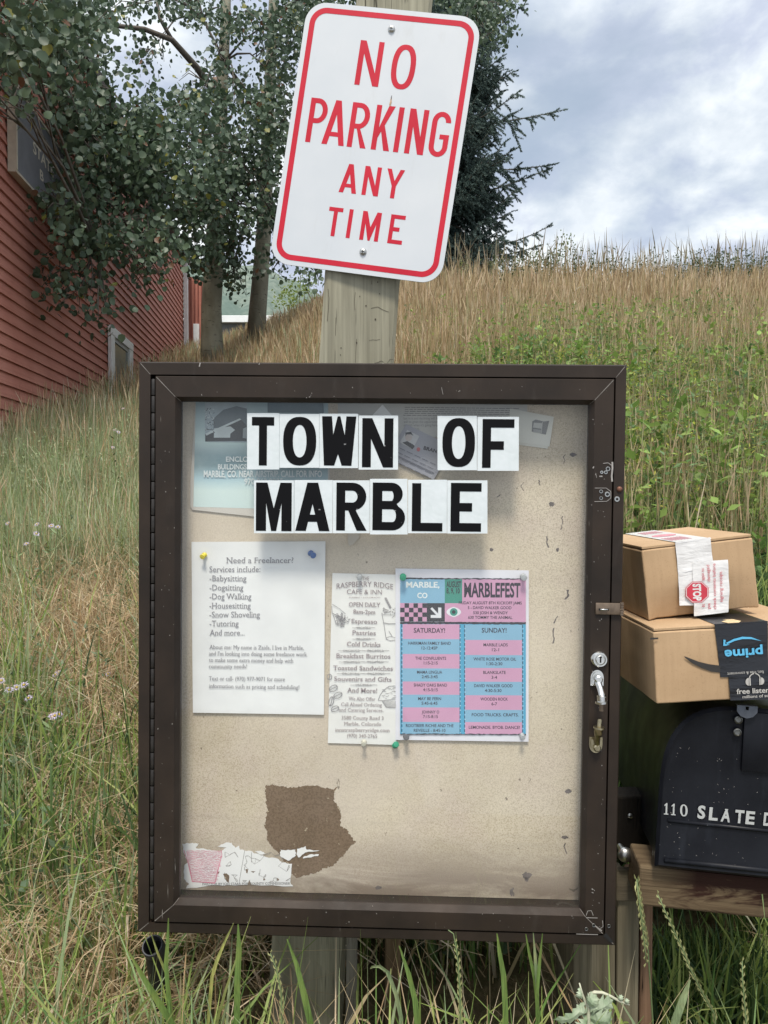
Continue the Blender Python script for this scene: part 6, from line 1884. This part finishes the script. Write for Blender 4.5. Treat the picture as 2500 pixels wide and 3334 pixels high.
for q in range(110):
    x, z = random.uniform(.012, MWD - .01), random.uniform(.012, .20)
    L = random.uniform(.0004, .0022); a = random.uniform(0, 3.14)
    w_ = random.uniform(.00012, .00035); d = Vector((math.cos(a), 0, math.sin(a))); s = Vector((-d.z, 0, d.x)) * w_
    A = Vector((x, -.0013 - .0001 * (q % 5), z)); m.add([A - s, A + s, A + d * L + s, A + d * L - s], [(0, 1, 2, 3)], 1)
mdoor = m.build('door', [M_MAIL, M_CHIP], mail, smooth=40.0)
m = MB()
zr = float(MF.px(2153, 2668, 0)[2]); zr2 = float(MF.px(2500, 2704, 0)[2]); xr2 = float(MF.px(2500, 2704, 0)[0]); print('rib', zr, zr2)
m.tube([(.016, -.001, zr), (MWD - .012, -.001, zr + (zr2 - zr) * (MWD - .028) / (xr2 - .016))], [.0034, .0034], 10); m.tube([(.014, -.001, .013), (MWD - .010, -.001, .013)], [.0045, .0045], 10)
m.build('door_rib', M_MAIL, mdoor, smooth=True)
lx = .1415
m = MB(); m.box((lx - .021, -.006, .168), (lx + .021, -.0015, .262), bevel=.002); lat = m.build('latch_strap', M_MAIL, mdoor, smooth=40.0)
pA, pB = MF.px(2399, 2294, -.012), MF.px(2463, 2341, -.012)
m = MB()
lp = [(pA[0], pA[2]), ((pA[0] + pB[0]) / 2 - .003, pA[2]), ((pA[0] + pB[0]) / 2 - .002, pA[2] - .007), ((pA[0] + pB[0]) / 2 + .002, pA[2] - .007), ((pA[0] + pB[0]) / 2 + .003, pA[2]), (pB[0], pA[2]), (pB[0], pA[2] - .010), (pB[0] - .006, pB[2] + .003), ((pA[0] + pB[0]) / 2, pB[2]), (pA[0] + .006, pB[2] + .003), (pA[0], pA[2] - .010)]
m.slab(lp, -.014, -.012); m.box((pA[0], -.014, pA[2] - .0015), (pB[0], -.002, pA[2] + .0), bevel=.0005)
m.build('latch_tab', plain('dark_zinc', (.10, .11, .13), .4, .2, 90, .05, .6), mail)
for q, (a, b) in enumerate(((1393, 175), (1383, 287))):
    c = MF.px(1900 + a / 2.765, 2280 + b / 2.765, -.006); T = Matrix.Translation((c[0], -.006, c[2])); m = MB()
    m.lathe([(.0062, 0), (.0060, -.0016), (.0048, -.0022), (.0040, -.0008), (.0001, -.0006)], T, 18); m.build('rivet', plain('dull_rivet', (.15, .15, .14), .35, .3, 200, 0, .9), lat, smooth=40.0)
m = MB()
def mt(s_, xa, ya, xb, yb, cap):
    write(m, s_, MF, 1900 + xa / 2.765, 2280 + ya / 2.765, 1900 + xb / 2.765, cap / 2.765, -.0034, 2280 + yb / 2.765, serif=True, bold=.035)
def one(xa, ya, w_, h_):
    P_ = [(0, 0), (1, 0), (1, .08), (.72, .1), (.72, 1), (.5, 1), (.05, .82), (.05, .72), (.36, .78), (.36, .1), (0, .08)]
    pts = [(1900 + (xa + u * w_ + v * 4) / 2.765, 2280 + (ya - v * h_ + u * 3) / 2.765) for u, v in P_]
    m.poly([pts], lambda q: MF.px(q[:, 0], q[:, 1], -.0034))
def zero(xa, ya, w_, h_):
    lo_ = [[(1900 + (xa + x) / 2.765, 2280 + (ya - y + x * .1) / 2.765) for x, y in sup(w_ / 2, h_ / 2, w_ / 2 * k_, h_ / 2 * j_, 2.2, 28)] for k_, j_ in ((1, 1), (.46, .8))]
    m.poly(lo_, lambda q: MF.px(q[:, 0], q[:, 1], -.0034))
one(722, 1027, 40, 104); one(787, 1033, 40, 104); zero(868, 1042, 68, 108)
mt("S", 1022, 1058, 1092, 1064, 108); mt("L", 1125, 1073, 1205, 1080, 106); mt("A", 1232, 1085, 1318, 1095, 106); mt("T", 1358, 1098, 1440, 1105, 108); mt("E", 1455, 1108, 1535, 1116, 108); mt("D", 1616, 1122, 1700, 1130, 108)
k = NM('worn_white_letters')
k.col(k.mix(k.ramp(k.noise(160, 3, .6), [(.62, 0.0), (.70, .6)]), (.42, .43, .42), (.08, .08, .09))).set(rough=.6)
m.build('lettering', k.m, mdoor)
c = W(2052, 2656, 1.36)
scr = thing('wood_screw', 'bright crosshead screw on the dark block left of the mailbox', 'screw', Matrix.Translation(tuple(c)))
m = MB(); m.lathe([(.0046, .001), (.0046, -.0005), (.0030, -.0015), (.0001, -.0018)], None, 16); m.build('head', M_STEEL, scr, smooth=40.0)
m = MB(); m.box((-.0024, -.0024, -.0005), (.0024, -.0014, .0005)); m.box((-.0005, -.0025, -.0024), (.0005, -.0014, .0024)); m.build('cross_slot', M_GAP, scr)
bk = W(2008, 2800, 1.365)
blk = thing('dark_filler_block', 'added near-black block between the case and the mailbox, standing in for its dark side', 'block', Matrix.Translation(tuple(bk)))
m = MB(); m.box((0, 0, 0), (.06, .05, .115), bevel=.004); m.build('block', wood_mat('near_black_filler', (.02, .015, .010), (.010, .008, .006), off=21.0), blk)  # added block, coloured near black, stands in for the dark mailbox side

# ------------------------------------------------------------------ parcels
random.seed(31)
k = NM('cardboard')
b0 = k.mix(k.ramp(k.noise(6, 5, .6), [(.33, 0.0), (.67, 1.0)]), (.40, .265, .15), (.485, .335, .20))
b0 = k.mix(k.ramp(k.noise(1.0, 4, .6, k.vec((120, 120, 9))), [(.45, 0.0), (.7, .30)]), b0, (.345, .225, .125))
b0 = k.mix(k.ramp(k.noise(420, 2), [(.62, 0.0), (.68, .35)]), b0, (.26, .16, .08))
k.col(b0).set(rough=.82, spec=.25).bump(k.noise(1.0, 3, .5, k.vec((260, 260, 6))), .12, .001).bump(k.noise(10, 4), .2, .004)
M_CARDB = k.m
M_CEDGE = plain('cardboard_edge', (.17, .105, .055), .9, .3, 300)
k = NM('white_tape'); k.col(k.mix(k.ramp(k.noise(30, 4), [(.35, 0.0), (.65, 1.0)]), (.62, .61, .60), (.74, .73, .72))).set(rough=.28, spec=.5); k.bump(k.noise(30, 3, .6, k.vec((1, 1, 2.5)), 1.5), .35, .003); M_TAPEW = k.m
k = NM('black_tape'); k.col((.012, .013, .017)).set(rough=.3, spec=.5); k.bump(k.noise(26, 3, .6, k.vec((1, 1, 2.5)), 1.5), .3, .003); M_TAPEB = k.m
M_TRED = plain('tape_red_print', (.50, .035, .06), .45, .1, 80)
M_TBLUE = plain('tape_blue_print', (.10, .42, .66), .45, .1, 80)
M_TGREY = plain('tape_grey_print', (.45, .43, .40), .5, .1, 80)

def parcel(name, label, F, w, d, h, dent=0.0):
    root = thing(name, label, 'parcel', F.matrix())
    m = MB(); bm = bmesh.new(); bmesh.ops.create_cube(bm, size=1)
    for v in bm.verts: v.co = Vector(((v.co.x + .5) * w, (v.co.y + .5) * d, (v.co.z + .5) * (h - .006)))
    bmesh.ops.subdivide_edges(bm, edges=list(bm.edges), cuts=9, use_grid_fill=True)
    for v in bm.verts:
        x, y, z = v.co
        u, t = x / w, z / h
        if dent: v.co.y += dent * max(0, 1 - t / (.30 + .28 * math.sin(max(0, u) * 2.6))) * (1 if y < d * .5 else 0) * (0 if u < .04 or u > .99 else 1)
        b = .0022 * math.sin(math.pi * u) * math.sin(math.pi * min(1, t * 1.05))
        if y < .001: v.co.y -= b
        if x < .001: v.co.x -= .0015 * math.sin(math.pi * y / d) * math.sin(math.pi * t)
        v.co += Vector((random.uniform(-1, 1), random.uniform(-1, 1), random.uniform(-1, 1))) * .0004
    m.bm(bm)
    o = m.build('carton', M_CARDB, root)
    bv = o.modifiers.new('edge', 'BEVEL'); bv.width = .0022; bv.segments = 3; bv.limit_method = 'ANGLE'; bv.angle_limit = math.radians(50)
    o.data.polygons.foreach_set('use_smooth', [True] * len(o.data.polygons)); o.data.set_sharp_from_angle(angle=math.radians(60))
    m = MB(); sp = .004
    m.box((.001, .0012, h - .0045), (w - .001, d / 2 - .001, h), bevel=.0009); m.box((.001, d / 2 + .001, h - .0045), (w - .001, d - .001, h), bevel=.0009)
    m.build('flap', M_CARDB, root)
    m = MB(); m.box((.006, .003, h - .0066), (w - .004, d - .003, h - .0040)); m.build('flap_edge', M_CEDGE, root)
    return root
PF = yaw_roll_frame(W(2113, 2021, 1.235), 1.0, -6.6)
up_w = PF.px(2473, 1985, 0)[0]; up_h = PF.px(2075, 1782, 0)[2]; print('upper parcel', up_w, up_h)
PW, PD, PH = float(up_w), .245, float(up_h)
p1 = parcel('parcel_box', 'upper brown cardboard parcel with white tape and a red stop mark', PF, PW, PD, PH, .012)
def c1(a, b): return (1980 + a / 3.16, 1640 + b / 3.16)
fz = -.0035
m = MB()
def onbox(F, pts, y, mb, mi=0):
    mb.poly([[c1(*p) for p in pts]], lambda q: F.px(q[:, 0], q[:, 1], y), mi)
def tape_grid(F, pts, y, mb, nz=8):
    a = [np.array(F.px(*c1(*p), y)) for p in pts]     # tl tr br bl
    vs = []
    for j in range(nz + 1):
        t = j / nz
        for i in range(5):
            u = i / 4; p = (a[0] * (1 - u) + a[1] * u) * (1 - t) + (a[3] * (1 - u) + a[2] * u) * t
            vs.append((p[0], y + .0006 * math.sin(t * 9 + u * 3), p[2]))
    mb.add(vs, [(j * 5 + i, j * 5 + i + 1, (j + 1) * 5 + i + 1, (j + 1) * 5 + i) for j in range(nz) for i in range(4)])
tape_grid(PF, [(690, 395), (1050, 345), (1082, 640), (720, 720)], fz - .0004, m)
tape_grid(PF, [(720, 720), (1082, 640), (1085, 1040), (735, 1048)], fz - .0004, m)
tape_grid(PF, [(865, 600), (1232, 575), (1248, 900), (878, 1010)], fz - .0016, m); tape_grid(PF, [(878, 900), (1248, 880), (1235, 1115), (885, 1158)], fz - .0024, m)
ta, tb = PF.px(*c1(690, 395), 0)[0], PF.px(*c1(1050, 345), 0)[0]
tz = PH + .0012
m.add([(ta, fz - .0004, PF.px(*c1(690, 400), 0)[2] - .001), (tb, fz - .0004, PF.px(*c1(1050, 350), 0)[2] - .001), (tb, .0, tz), (ta, .0, tz), (tb, PD, tz), (ta, PD, tz)], [(0, 1, 2, 3), (3, 2, 4, 5)])
tape1 = m.build('tape', M_TAPEW, p1)
def roundel(F, cx, cy, rx, ry, n, rot=0): return [(cx + rx * math.cos(6.2832 * (i + .5) / n + rot), cy + ry * math.sin(6.2832 * (i + .5) / n + rot)) for i in range(n)]
m = MB(); fy = fz - .0034
for k_, mi, lv in ((1.0, 0, 0), (.95, 1, 1), (.90, 0, 2)):
    onbox(PF, roundel(PF, 915, 910, 128 * k_, 118 * k_, 8), fy - lv * .00006, m, mi)
m.build('stop_octagon', [M_TRED, M_TAPEW], tape1)
def write_rot(mb, s_, F, p_from, p_to, cap, y, bold=0.0, conv=c1):
    a, b = conv(*p_from), conv(*p_to)
    v, f = text2d(s_, bold)
    w0, w1 = v[:, 0].min(), v[:, 0].max(); L = math.hypot(b[0] - a[0], b[1] - a[1]); ux, uy = (b[0] - a[0]) / L, (b[1] - a[1]) / L
    u = (v[:, 0] - w0) / (w1 - w0) * L; q = v[:, 1] * cap
    mb.add(F.px(a[0] + ux * u + uy * q, a[1] + uy * u - ux * q, y), f)
m = MB(); write_rot(m, "STOP", PF, (872, 825), (880, 1000), 24, fy - .0003, .05); m.build('stop_lettering', M_TAPEW, tape1)
m = MB()
write_rot(m, "signing receipt.", PF, (1178, 1010), (1172, 690), 10, fy, .0); write_rot(m, "check contents before", PF, (1112, 1085), (1104, 615), 10, fy, .0)
write_rot(m, "damaged", PF, (1050, 800), (1040, 630), 10, fy); write_rot(m, "pa", PF, (1050, 1080), (1050, 1025), 10, fy); write_rot(m, "It", PF, (995, 1060), (993, 1030), 10, fy); write_rot(m, "again to", PF, (990, 790), (985, 665), 10, fy)
m.build('tape_lettering', M_TRED, tape1)
m = MB()      # red print on the top of the tape, as foreshortened marks
tx = lambda u, v_: (ta + (tb - ta) * u, PD * v_, tz + .0004)
for q in range(7): m.add([tx(.08 + q * .09, .10), tx(.13 + q * .09, .10), tx(.15 + q * .09, .32), tx(.10 + q * .09, .32)], [(0, 1, 2, 3)])
m.add([tx(.5 + .38 * math.cos(t), .50 + .09 * math.sin(t)) for t in np.linspace(0, 6.28, 9)[:-1]], [tuple(range(8))])
for q in range(7): m.add([tx(.25 + q * .09, .72), tx(.30 + q * .09, .72), tx(.32 + q * .09, .9), tx(.27 + q * .09, .9)], [(0, 1, 2, 3)])
m.build('top_print', plain('tape_pink_print', (.55, .22, .26), .5, .2, 100), tape1)

LF = yaw_roll_frame(W(2138, 2292, 1.175), .5, -3.2)
LW_, LD_, LH_ = .245, .30, float(LF.px(2116, 2047, 0)[2]); print('lower parcel', LH_)
p2 = parcel('parcel_box', 'lower brown cardboard parcel with black tape, resting on the mailbox', LF, LW_, LD_, LH_)
m = MB(); fz = -.0032
tape_grid(LF, [(1095, 1238), (1640, 1205), (1650, 1790), (1155, 1785)], fz - .0002, m); tape_grid(LF, [(1238, 1775), (1700, 1770), (1700, 2010), (1258, 2025)], fz - .0008, m)
ta2, tb2 = LF.px(*c1(1095, 1238), 0)[0], LF.px(*c1(1640, 1205), 0)[0]
m.add([(ta2, fz - .0002, LF.px(*c1(1095, 1240), 0)[2] - .001), (tb2, fz - .0002, LF.px(*c1(1640, 1207), 0)[2] - .001), (tb2, 0, LH_ + .001), (ta2, 0, LH_ + .001), (tb2, LD_, LH_ + .001), (ta2, LD_, LH_ + .001)], [(0, 1, 2, 3), (3, 2, 4, 5)])
tape2 = m.build('tape', M_TAPEB, p2)
m = MB(); fy = fz - .0022
write_rot(m, "prime", LF, (1588, 1482), (1195, 1510), 29, fy, .03)
# curved arrow above the word
ar = [(1212, 1432), (1290, 1392), (1380, 1368), (1470, 1372), (1578, 1412), (1470, 1392), (1380, 1392), (1300, 1412), (1225, 1445)]
onbox(LF, ar, fy, m); onbox(LF, [(1186, 1398), (1208, 1402), (1204, 1445), (1252, 1448), (1210, 1462), (1184, 1462)], fy - .0001, m)
m.build('blue_print', M_TBLUE, tape2)
m = MB()
write_rot(m, "fast, free & convenient", LF, (1600, 1716), (1225, 1738), 9.5, fy)
write_rot(m, "free listening", LF, (1322, 1958), (1760, 1936), 16, fy, .02); write_rot(m, "millions of songs", LF, (1382, 2003), (1720, 1983), 9.5, fy, .01)
for t0, t1 in ((180, 262), (278, 360)):
    a_ = arc(1508, 1800, 60, -58, t0 - 180, t1 - 180, 10); b_ = arc(1508, 1800, 50, -48, t0 - 180, t1 - 180, 10)
    onbox(LF, a_ + b_[::-1], fy, m)
onbox(LF, arc(1447, 1832, 34, 40, 90, 270, 10), fy, m); onbox(LF, [(1450, 1792), (1464, 1792), (1468, 1870), (1454, 1872)], fy, m); onbox(LF, arc(1572, 1825, 34, 38, -90, 90, 10), fy, m); onbox(LF, [(1554, 1788), (1568, 1787), (1568, 1864), (1556, 1865)], fy, m)
m.build('pale_print', M_TGREY, tape2)
m = MB(); lo = -.0030
pt = [(780, 1568), (840, 1590), (930, 1625), (1030, 1650), (1150, 1666), (1150, 1738), (1060, 1728), (960, 1690), (870, 1645), (790, 1585)]
onbox(LF, pt, lo - .0004, m); onbox(LF, [(432, 1380), (515, 1376), (515, 1394), (432, 1400)], lo - .0002, m)
m.build('printed_smile', plain('black_carton_print', (.03, .027, .025), .75, .2, 80), p2)
# torn window in the tape on the parcel's top edge
m = MB(); zt = LH_ + .0016
xa = LF.px(*c1(1240, 1215), 0)[0]; xb = LF.px(*c1(1405, 1190), 0)[0]
m.add([(xa, -.003, zt), (xb - .012, -.003, zt), (xb, .012, zt), (xb - .004, .030, zt), (xb - .02, .034, zt), (xa + .01, .028, zt), (xa - .004, .016, zt)], [tuple(range(7))])
m.build('torn_label', plain('torn_yellow_paper', (.55, .42, .24), .8, .25, 120), p2)

# ------------------------------------------------------------------ foreground stalks and weeds
M_SEED = plain('green_seed_head', (.30, .30, .13), .65, .25, 200)
M_PALEG = plain('pale_green_blade', (.19, .26, .13), .55, .2, 60)
def stalk(pts, Y, label, seed_from=.0, seed_to=.5, w=.0014, seedw=.0045):
    """Wheat-like grass stalk: pts run from tip to root in photo points at distance Y."""
    P = [W(x, y, Y + dy) for x, y, dy in pts]
    base = np.array([P[-1][0], P[-1][1], min(P[-1][2], float(gz(P[-1][0], P[-1][1])))])
    o = thing('grass_stalk', label, 'grass stalk', Matrix.Translation(tuple(base)), 'seeding grass stalks in front of the case')
    Q = [p - base for p in P] + [np.array([0, 0, -.02])]
    m = MB(); m.tube([tuple(q) for q in Q], [w * (.5 + .5 * i / (len(Q) - 1)) for i in range(len(Q))], 6); m.build('stem', M_STEMG, o, smooth=True)
    L = np.cumsum([0] + [np.linalg.norm(Q[i + 1] - Q[i]) for i in range(len(Q) - 1)])
    def at(s):
        i = max(0, min(len(Q) - 2, int(np.searchsorted(L, s) - 1))); t = (s - L[i]) / max(1e-6, L[i + 1] - L[i]); return Q[i] + (Q[i + 1] - Q[i]) * t
    m = MB(); s = seed_from * L[-1]; k_ = 0
    while s < seed_to * L[-1]:
        c = at(s); d = at(max(0, s - .006)) - at(s + .006); d = d / (np.linalg.norm(d) + 1e-9)
        sd = np.cross(d, [0, 1.0, 0]); sd /= np.linalg.norm(sd) + 1e-9; sg = 1 if k_ % 2 else -1
        fade = min(1, .4 + 3 * (s / L[-1] - seed_from))
        e = c + d * random.uniform(.013, .019) * fade + sd * sg * seedw * random.uniform(.35, .8)
        for ax_ in (np.array([0, 1.0, 0]), sd):
            wv = ax_ * random.uniform(.0011, .0017)
            m.add([tuple(c), tuple((c + e) / 2 + wv + sd * sg * .0012), tuple(e), tuple((c + e) / 2 - wv + sd * sg * .0012)], [(0, 1, 2, 3)])
        s += random.uniform(.0048, .0066); k_ += 1
    m.build('seed_head', M_SEED, o)
stalk([(2141.6, 2913, 0), (2180, 3000, 0), (2222, 3090, 0), (2250, 3161, 0), (2290, 3240, .01), (2325, 3300, .02), (2340, 3420, .03)], 1.10, 'long leaning seed stalk crossing the mailbox beam', 0, .36)
stalk([(2416, 3130, 0), (2418, 3200, 0), (2424, 3270, 0), (2430, 3340, 0), (2436, 3420, 0)], 1.08, 'upright seed stalk low at the right, in front of dark grass', 0, .5)
stalk([(2104, 3134, 0), (2100, 3090, 0), (2092, 3020, 0), (2080, 2930, 0), (2073, 2868, .0), (2074, 2862, .01), (2084, 2930, .02), (2110, 3100, .05), (2130, 3400, .08)], 1.12, 'drooping seed stalk before the reddish board', 0, .38)
stalk([(1459, 3028, 0), (1476, 3040, 0), (1490, 3120, 0), (1497, 3220, 0), (1500, 3420, 0)], 1.12, 'seed stalk standing against the case bottom edge, centre', .05, .55)
stalk([(880, 3104, 0), (898, 3150, 0), (915, 3230, 0), (920, 3420, 0)], 1.12, 'pale seed stalk in front of the sign post foot', 0, .4)
stalk([(180, 3110, 0), (215, 3160, 0), (255, 3230, 0), (300, 3330, 0), (330, 3440, .02)], 1.30, 'leaning seed stalk in the straw left of the pipe', 0, .5)
def broad(pts, Y, w, label, mat=None):
    P = [W(x, y, Y + dy) for x, y, dy in pts]; base = P[-1]
    o = MB(); S = len(P); vs = []
    for i, p in enumerate(P):
        t = i / (S - 1); ww = w * .66 * min(1, .2 + 2.0 * t)
        d = P[min(i + 1, S - 1)] - P[max(i - 1, 0)]; sd = np.cross(d, [.25, 1.0, .1]); sd /= np.linalg.norm(sd)
        q = p - base
        vs += [tuple(q - sd * ww), tuple(q + np.array([0, .0016, 0])), tuple(q + sd * ww)]
    fs = []
    for i in range(S - 1):
        for k_ in range(2): fs.append((i * 3 + k_, i * 3 + k_ + 1, (i + 1) * 3 + k_ + 1, (i + 1) * 3 + k_))
    o.add(vs, fs)
    ob_ = o.build('tall_grass', mat or M_PALEG, None, Matrix.Translation(tuple(base)), smooth=True)
    tag(ob_, label, 'grass', 'broad grass leaves in the foreground', 'thing')
def veined(name, c):
    k = NM(name); f = k.ramp(k.noise(1.0, 3, .6, k.vec((420, 420, 14))), [(.35, 0.0), (.65, 1.0)])
    b0 = k.mix(f, tuple(q * .72 for q in c), tuple(q * 1.3 for q in c))
    b0 = k.mix(k.ramp(k.noise(22, 4, .6), [(.45, 0.0), (.75, .6)]), b0, (c[0] * 1.9, c[1] * 1.35, c[2] * 1.2))
    k.col(b0).set(rough=.5, spec=.35); k.translucent(.25, b0); return k.m
M_LUSHB = veined('lush_green_blade', (.14, .22, .06)); M_PALEG = veined('pale_green_blade_veined', (.24, .31, .16))
broad([(2246, 3190, 0), (2225, 3250, 0), (2200, 3320, 0), (2185, 3420, .02)], 1.05, .0085, 'broad pale cut blade low under the mailbox beam')
broad([(1712, 3042, 0), (1722, 3100, 0), (1742, 3190, .01), (1752, 3300, .02), (1754, 3420, .02)], 1.12, .0045, 'blade with a brown cut tip by the case bottom, right', M_LUSHB)
broad([(1736, 3038, 0), (1742, 3110, 0), (1748, 3200, 0), (1753, 3420, .02)], 1.125, .0040, 'straight narrow blade with a pale tip beside the brown tipped blade', M_PALEG)
broad([(1766, 3040, 0), (1756, 3140, 0), (1748, 3230, 0), (1752, 3420, .02)], 1.12, .0042, 'blade leaning inwards, right of the straight narrow blade', M_LUSHB)
broad([(760, 3006, 0), (730, 3070, 0), (705, 3130, 0), (690, 3180, 0), (670, 3420, .02)], 1.10, .0040, 'yellow green blade curving over the case bottom frame', veined('yellow_green_blade', (.32, .34, .11)))
broad([(775, 3010, 0), (778, 3090, 0), (772, 3200, 0), (770, 3420, .02)], 1.10, .0075, 'upright green blade touching the case bottom frame', M_LUSHB)
broad([(935, 3058, 0), (965, 3140, 0), (990, 3240, 0), (1010, 3330, 0), (1020, 3420, .02)], 1.10, .0080, 'wide green blade before the sign post foot', M_LUSHB)
broad([(420, 3100, 0), (465, 3180, 0), (520, 3270, 0), (560, 3334, 0), (590, 3420, .02)], 1.06, .0095, 'wide green blade leaning right below the black pipe', M_LUSHB)
broad([(548, 2990, 0), (546, 3060, 0), (540, 3140, 0), (548, 3240, 0), (560, 3420, .02)], 1.10, .0055, 'tall thin blade rising past the case corner', M_LUSHB)
broad([(490, 3035, 0), (512, 3100, 0), (545, 3180, 0), (575, 3420, .02)], 1.12, .0038, 'thin blade leaning across the pipe mouth', veined('olive_blade', (.22, .25, .08)))
broad([(1205, 3155, 0), (1212, 3148, -.01), (1235, 3146, -.015), (1262, 3165, -.01), (1290, 3240, 0), (1305, 3310, 0), (1310, 3420, .02)], 1.12, .0050, 'blade bent over into a hook beside the thin stake', M_PALEG)
broad([(1618, 3040, 0), (1626, 3100, 0), (1640, 3180, 0), (1645, 3280, 0), (1648, 3420, 0)], 1.11, .0062, 'upright green blade under the middle of the case', M_LUSHB)
broad([(1300, 3080, 0), (1330, 3170, 0), (1352, 3260, 0), (1365, 3420, 0)], 1.12, .0065, 'green blade leaning left under the case centre', M_LUSHB)

# thistle-like weed with curled pale leaves
k = NM('pale_weed_leaf'); k.col(k.mix(k.ramp(k.noise(45, 4), [(.35, 0.0), (.65, 1.0)]), (.16, .225, .125), (.36, .41, .29))).set(rough=.6); k.bump(k.noise(60, 3), .4, .002); M_WEED = k.m
YW = 1.09
def c5(a, b): return (1700 + a / 2.765, 2700 + b / 2.765)
rt = W(*c5(590, 1900), YW)
weed = thing('thistle_weed', 'wilted pale green weed with jagged curled leaves before the case post', 'weed', Matrix.Translation(tuple(rt)))
def wpt(a, b, dy=0): return W(*c5(a, b), YW + dy) - rt
m = MB()
m.tube([tuple(wpt(*p)) for p in ((590, 1900), (598, 1750), (596, 1640), (600, 1520), (615, 1480), (650, 1465), (720, 1470), (800, 1505), (880, 1550), (965, 1582))], [.0032, .0030, .0028, .0026, .0025, .0024, .0022, .002, .0017, .001], 8)
m.tube([tuple(wpt(*p)) for p in ((590, 1640), (570, 1560), (540, 1480), (515, 1385))], [.0022, .002, .0016, .001], 8)
m.build('stem', plain('pale_weed_stem', (.42, .42, .31), .6, .2, 90), weed, smooth=True)
def jag(p0, p1, w, bend, n=9, dy=0.0):
    a, b = wpt(*p0), wpt(*p1, ) + np.array([0, dy, 0]); d = b - a; L = np.linalg.norm(d); d /= L
    s = np.cross(d, [0, 1.0, 0]); s /= np.linalg.norm(s); up = np.array([0, -1.0, 0])
    mid, le, ri = [], [], []
    for i in range(n + 1):
        t = i / n; c = a + d * L * t + up * bend * math.sin(math.pi * t) + s * bend * .6 * math.sin(2.5 * t)
        ww = w * math.sin(math.pi * min(1, t * .93 + .07)) ** .7 * (1.0 if i % 2 else .55)
        cur = up * -.3 * ww
        mid.append(c); le.append(c + s * ww + cur + d * (.4 * ww if i % 2 else 0)); ri.append(c - s * ww + cur + d * (.4 * ww if i % 2 else 0))
    mb = MB(); vs = [tuple(x) for tr_ in zip(le, mid, ri) for x in tr_]; fs = []
    for i in range(n):
        for k_ in range(2): fs.append((i * 3 + k_, i * 3 + k_ + 1, (i + 1) * 3 + k_ + 1, (i + 1) * 3 + k_))
    mb.add(vs, fs); mb.build('leaf', M_WEED, weed)
jag((575, 1560), (265, 1690), .009, .010); jag((600, 1600), (690, 1500), .014, .012); jag((600, 1640), (830, 1560), .016, .012); jag((605, 1700), (790, 1700), .018, .014, dy=-.01)
jag((590, 1690), (440, 1760), .013, .01); jag((595, 1640), (500, 1560), .010, .008); jag((600, 1740), (700, 1840), .02, .015, dy=-.02); jag((590, 1760), (480, 1880), .018, .012, dy=-.015); jag((600, 1560), (655, 1640), .010, .01); jag((520, 1430), (470, 1500), .006, .006); jag((880, 1550), (905, 1490), .005, .004); jag((930, 1568), (960, 1530), .005, .004)
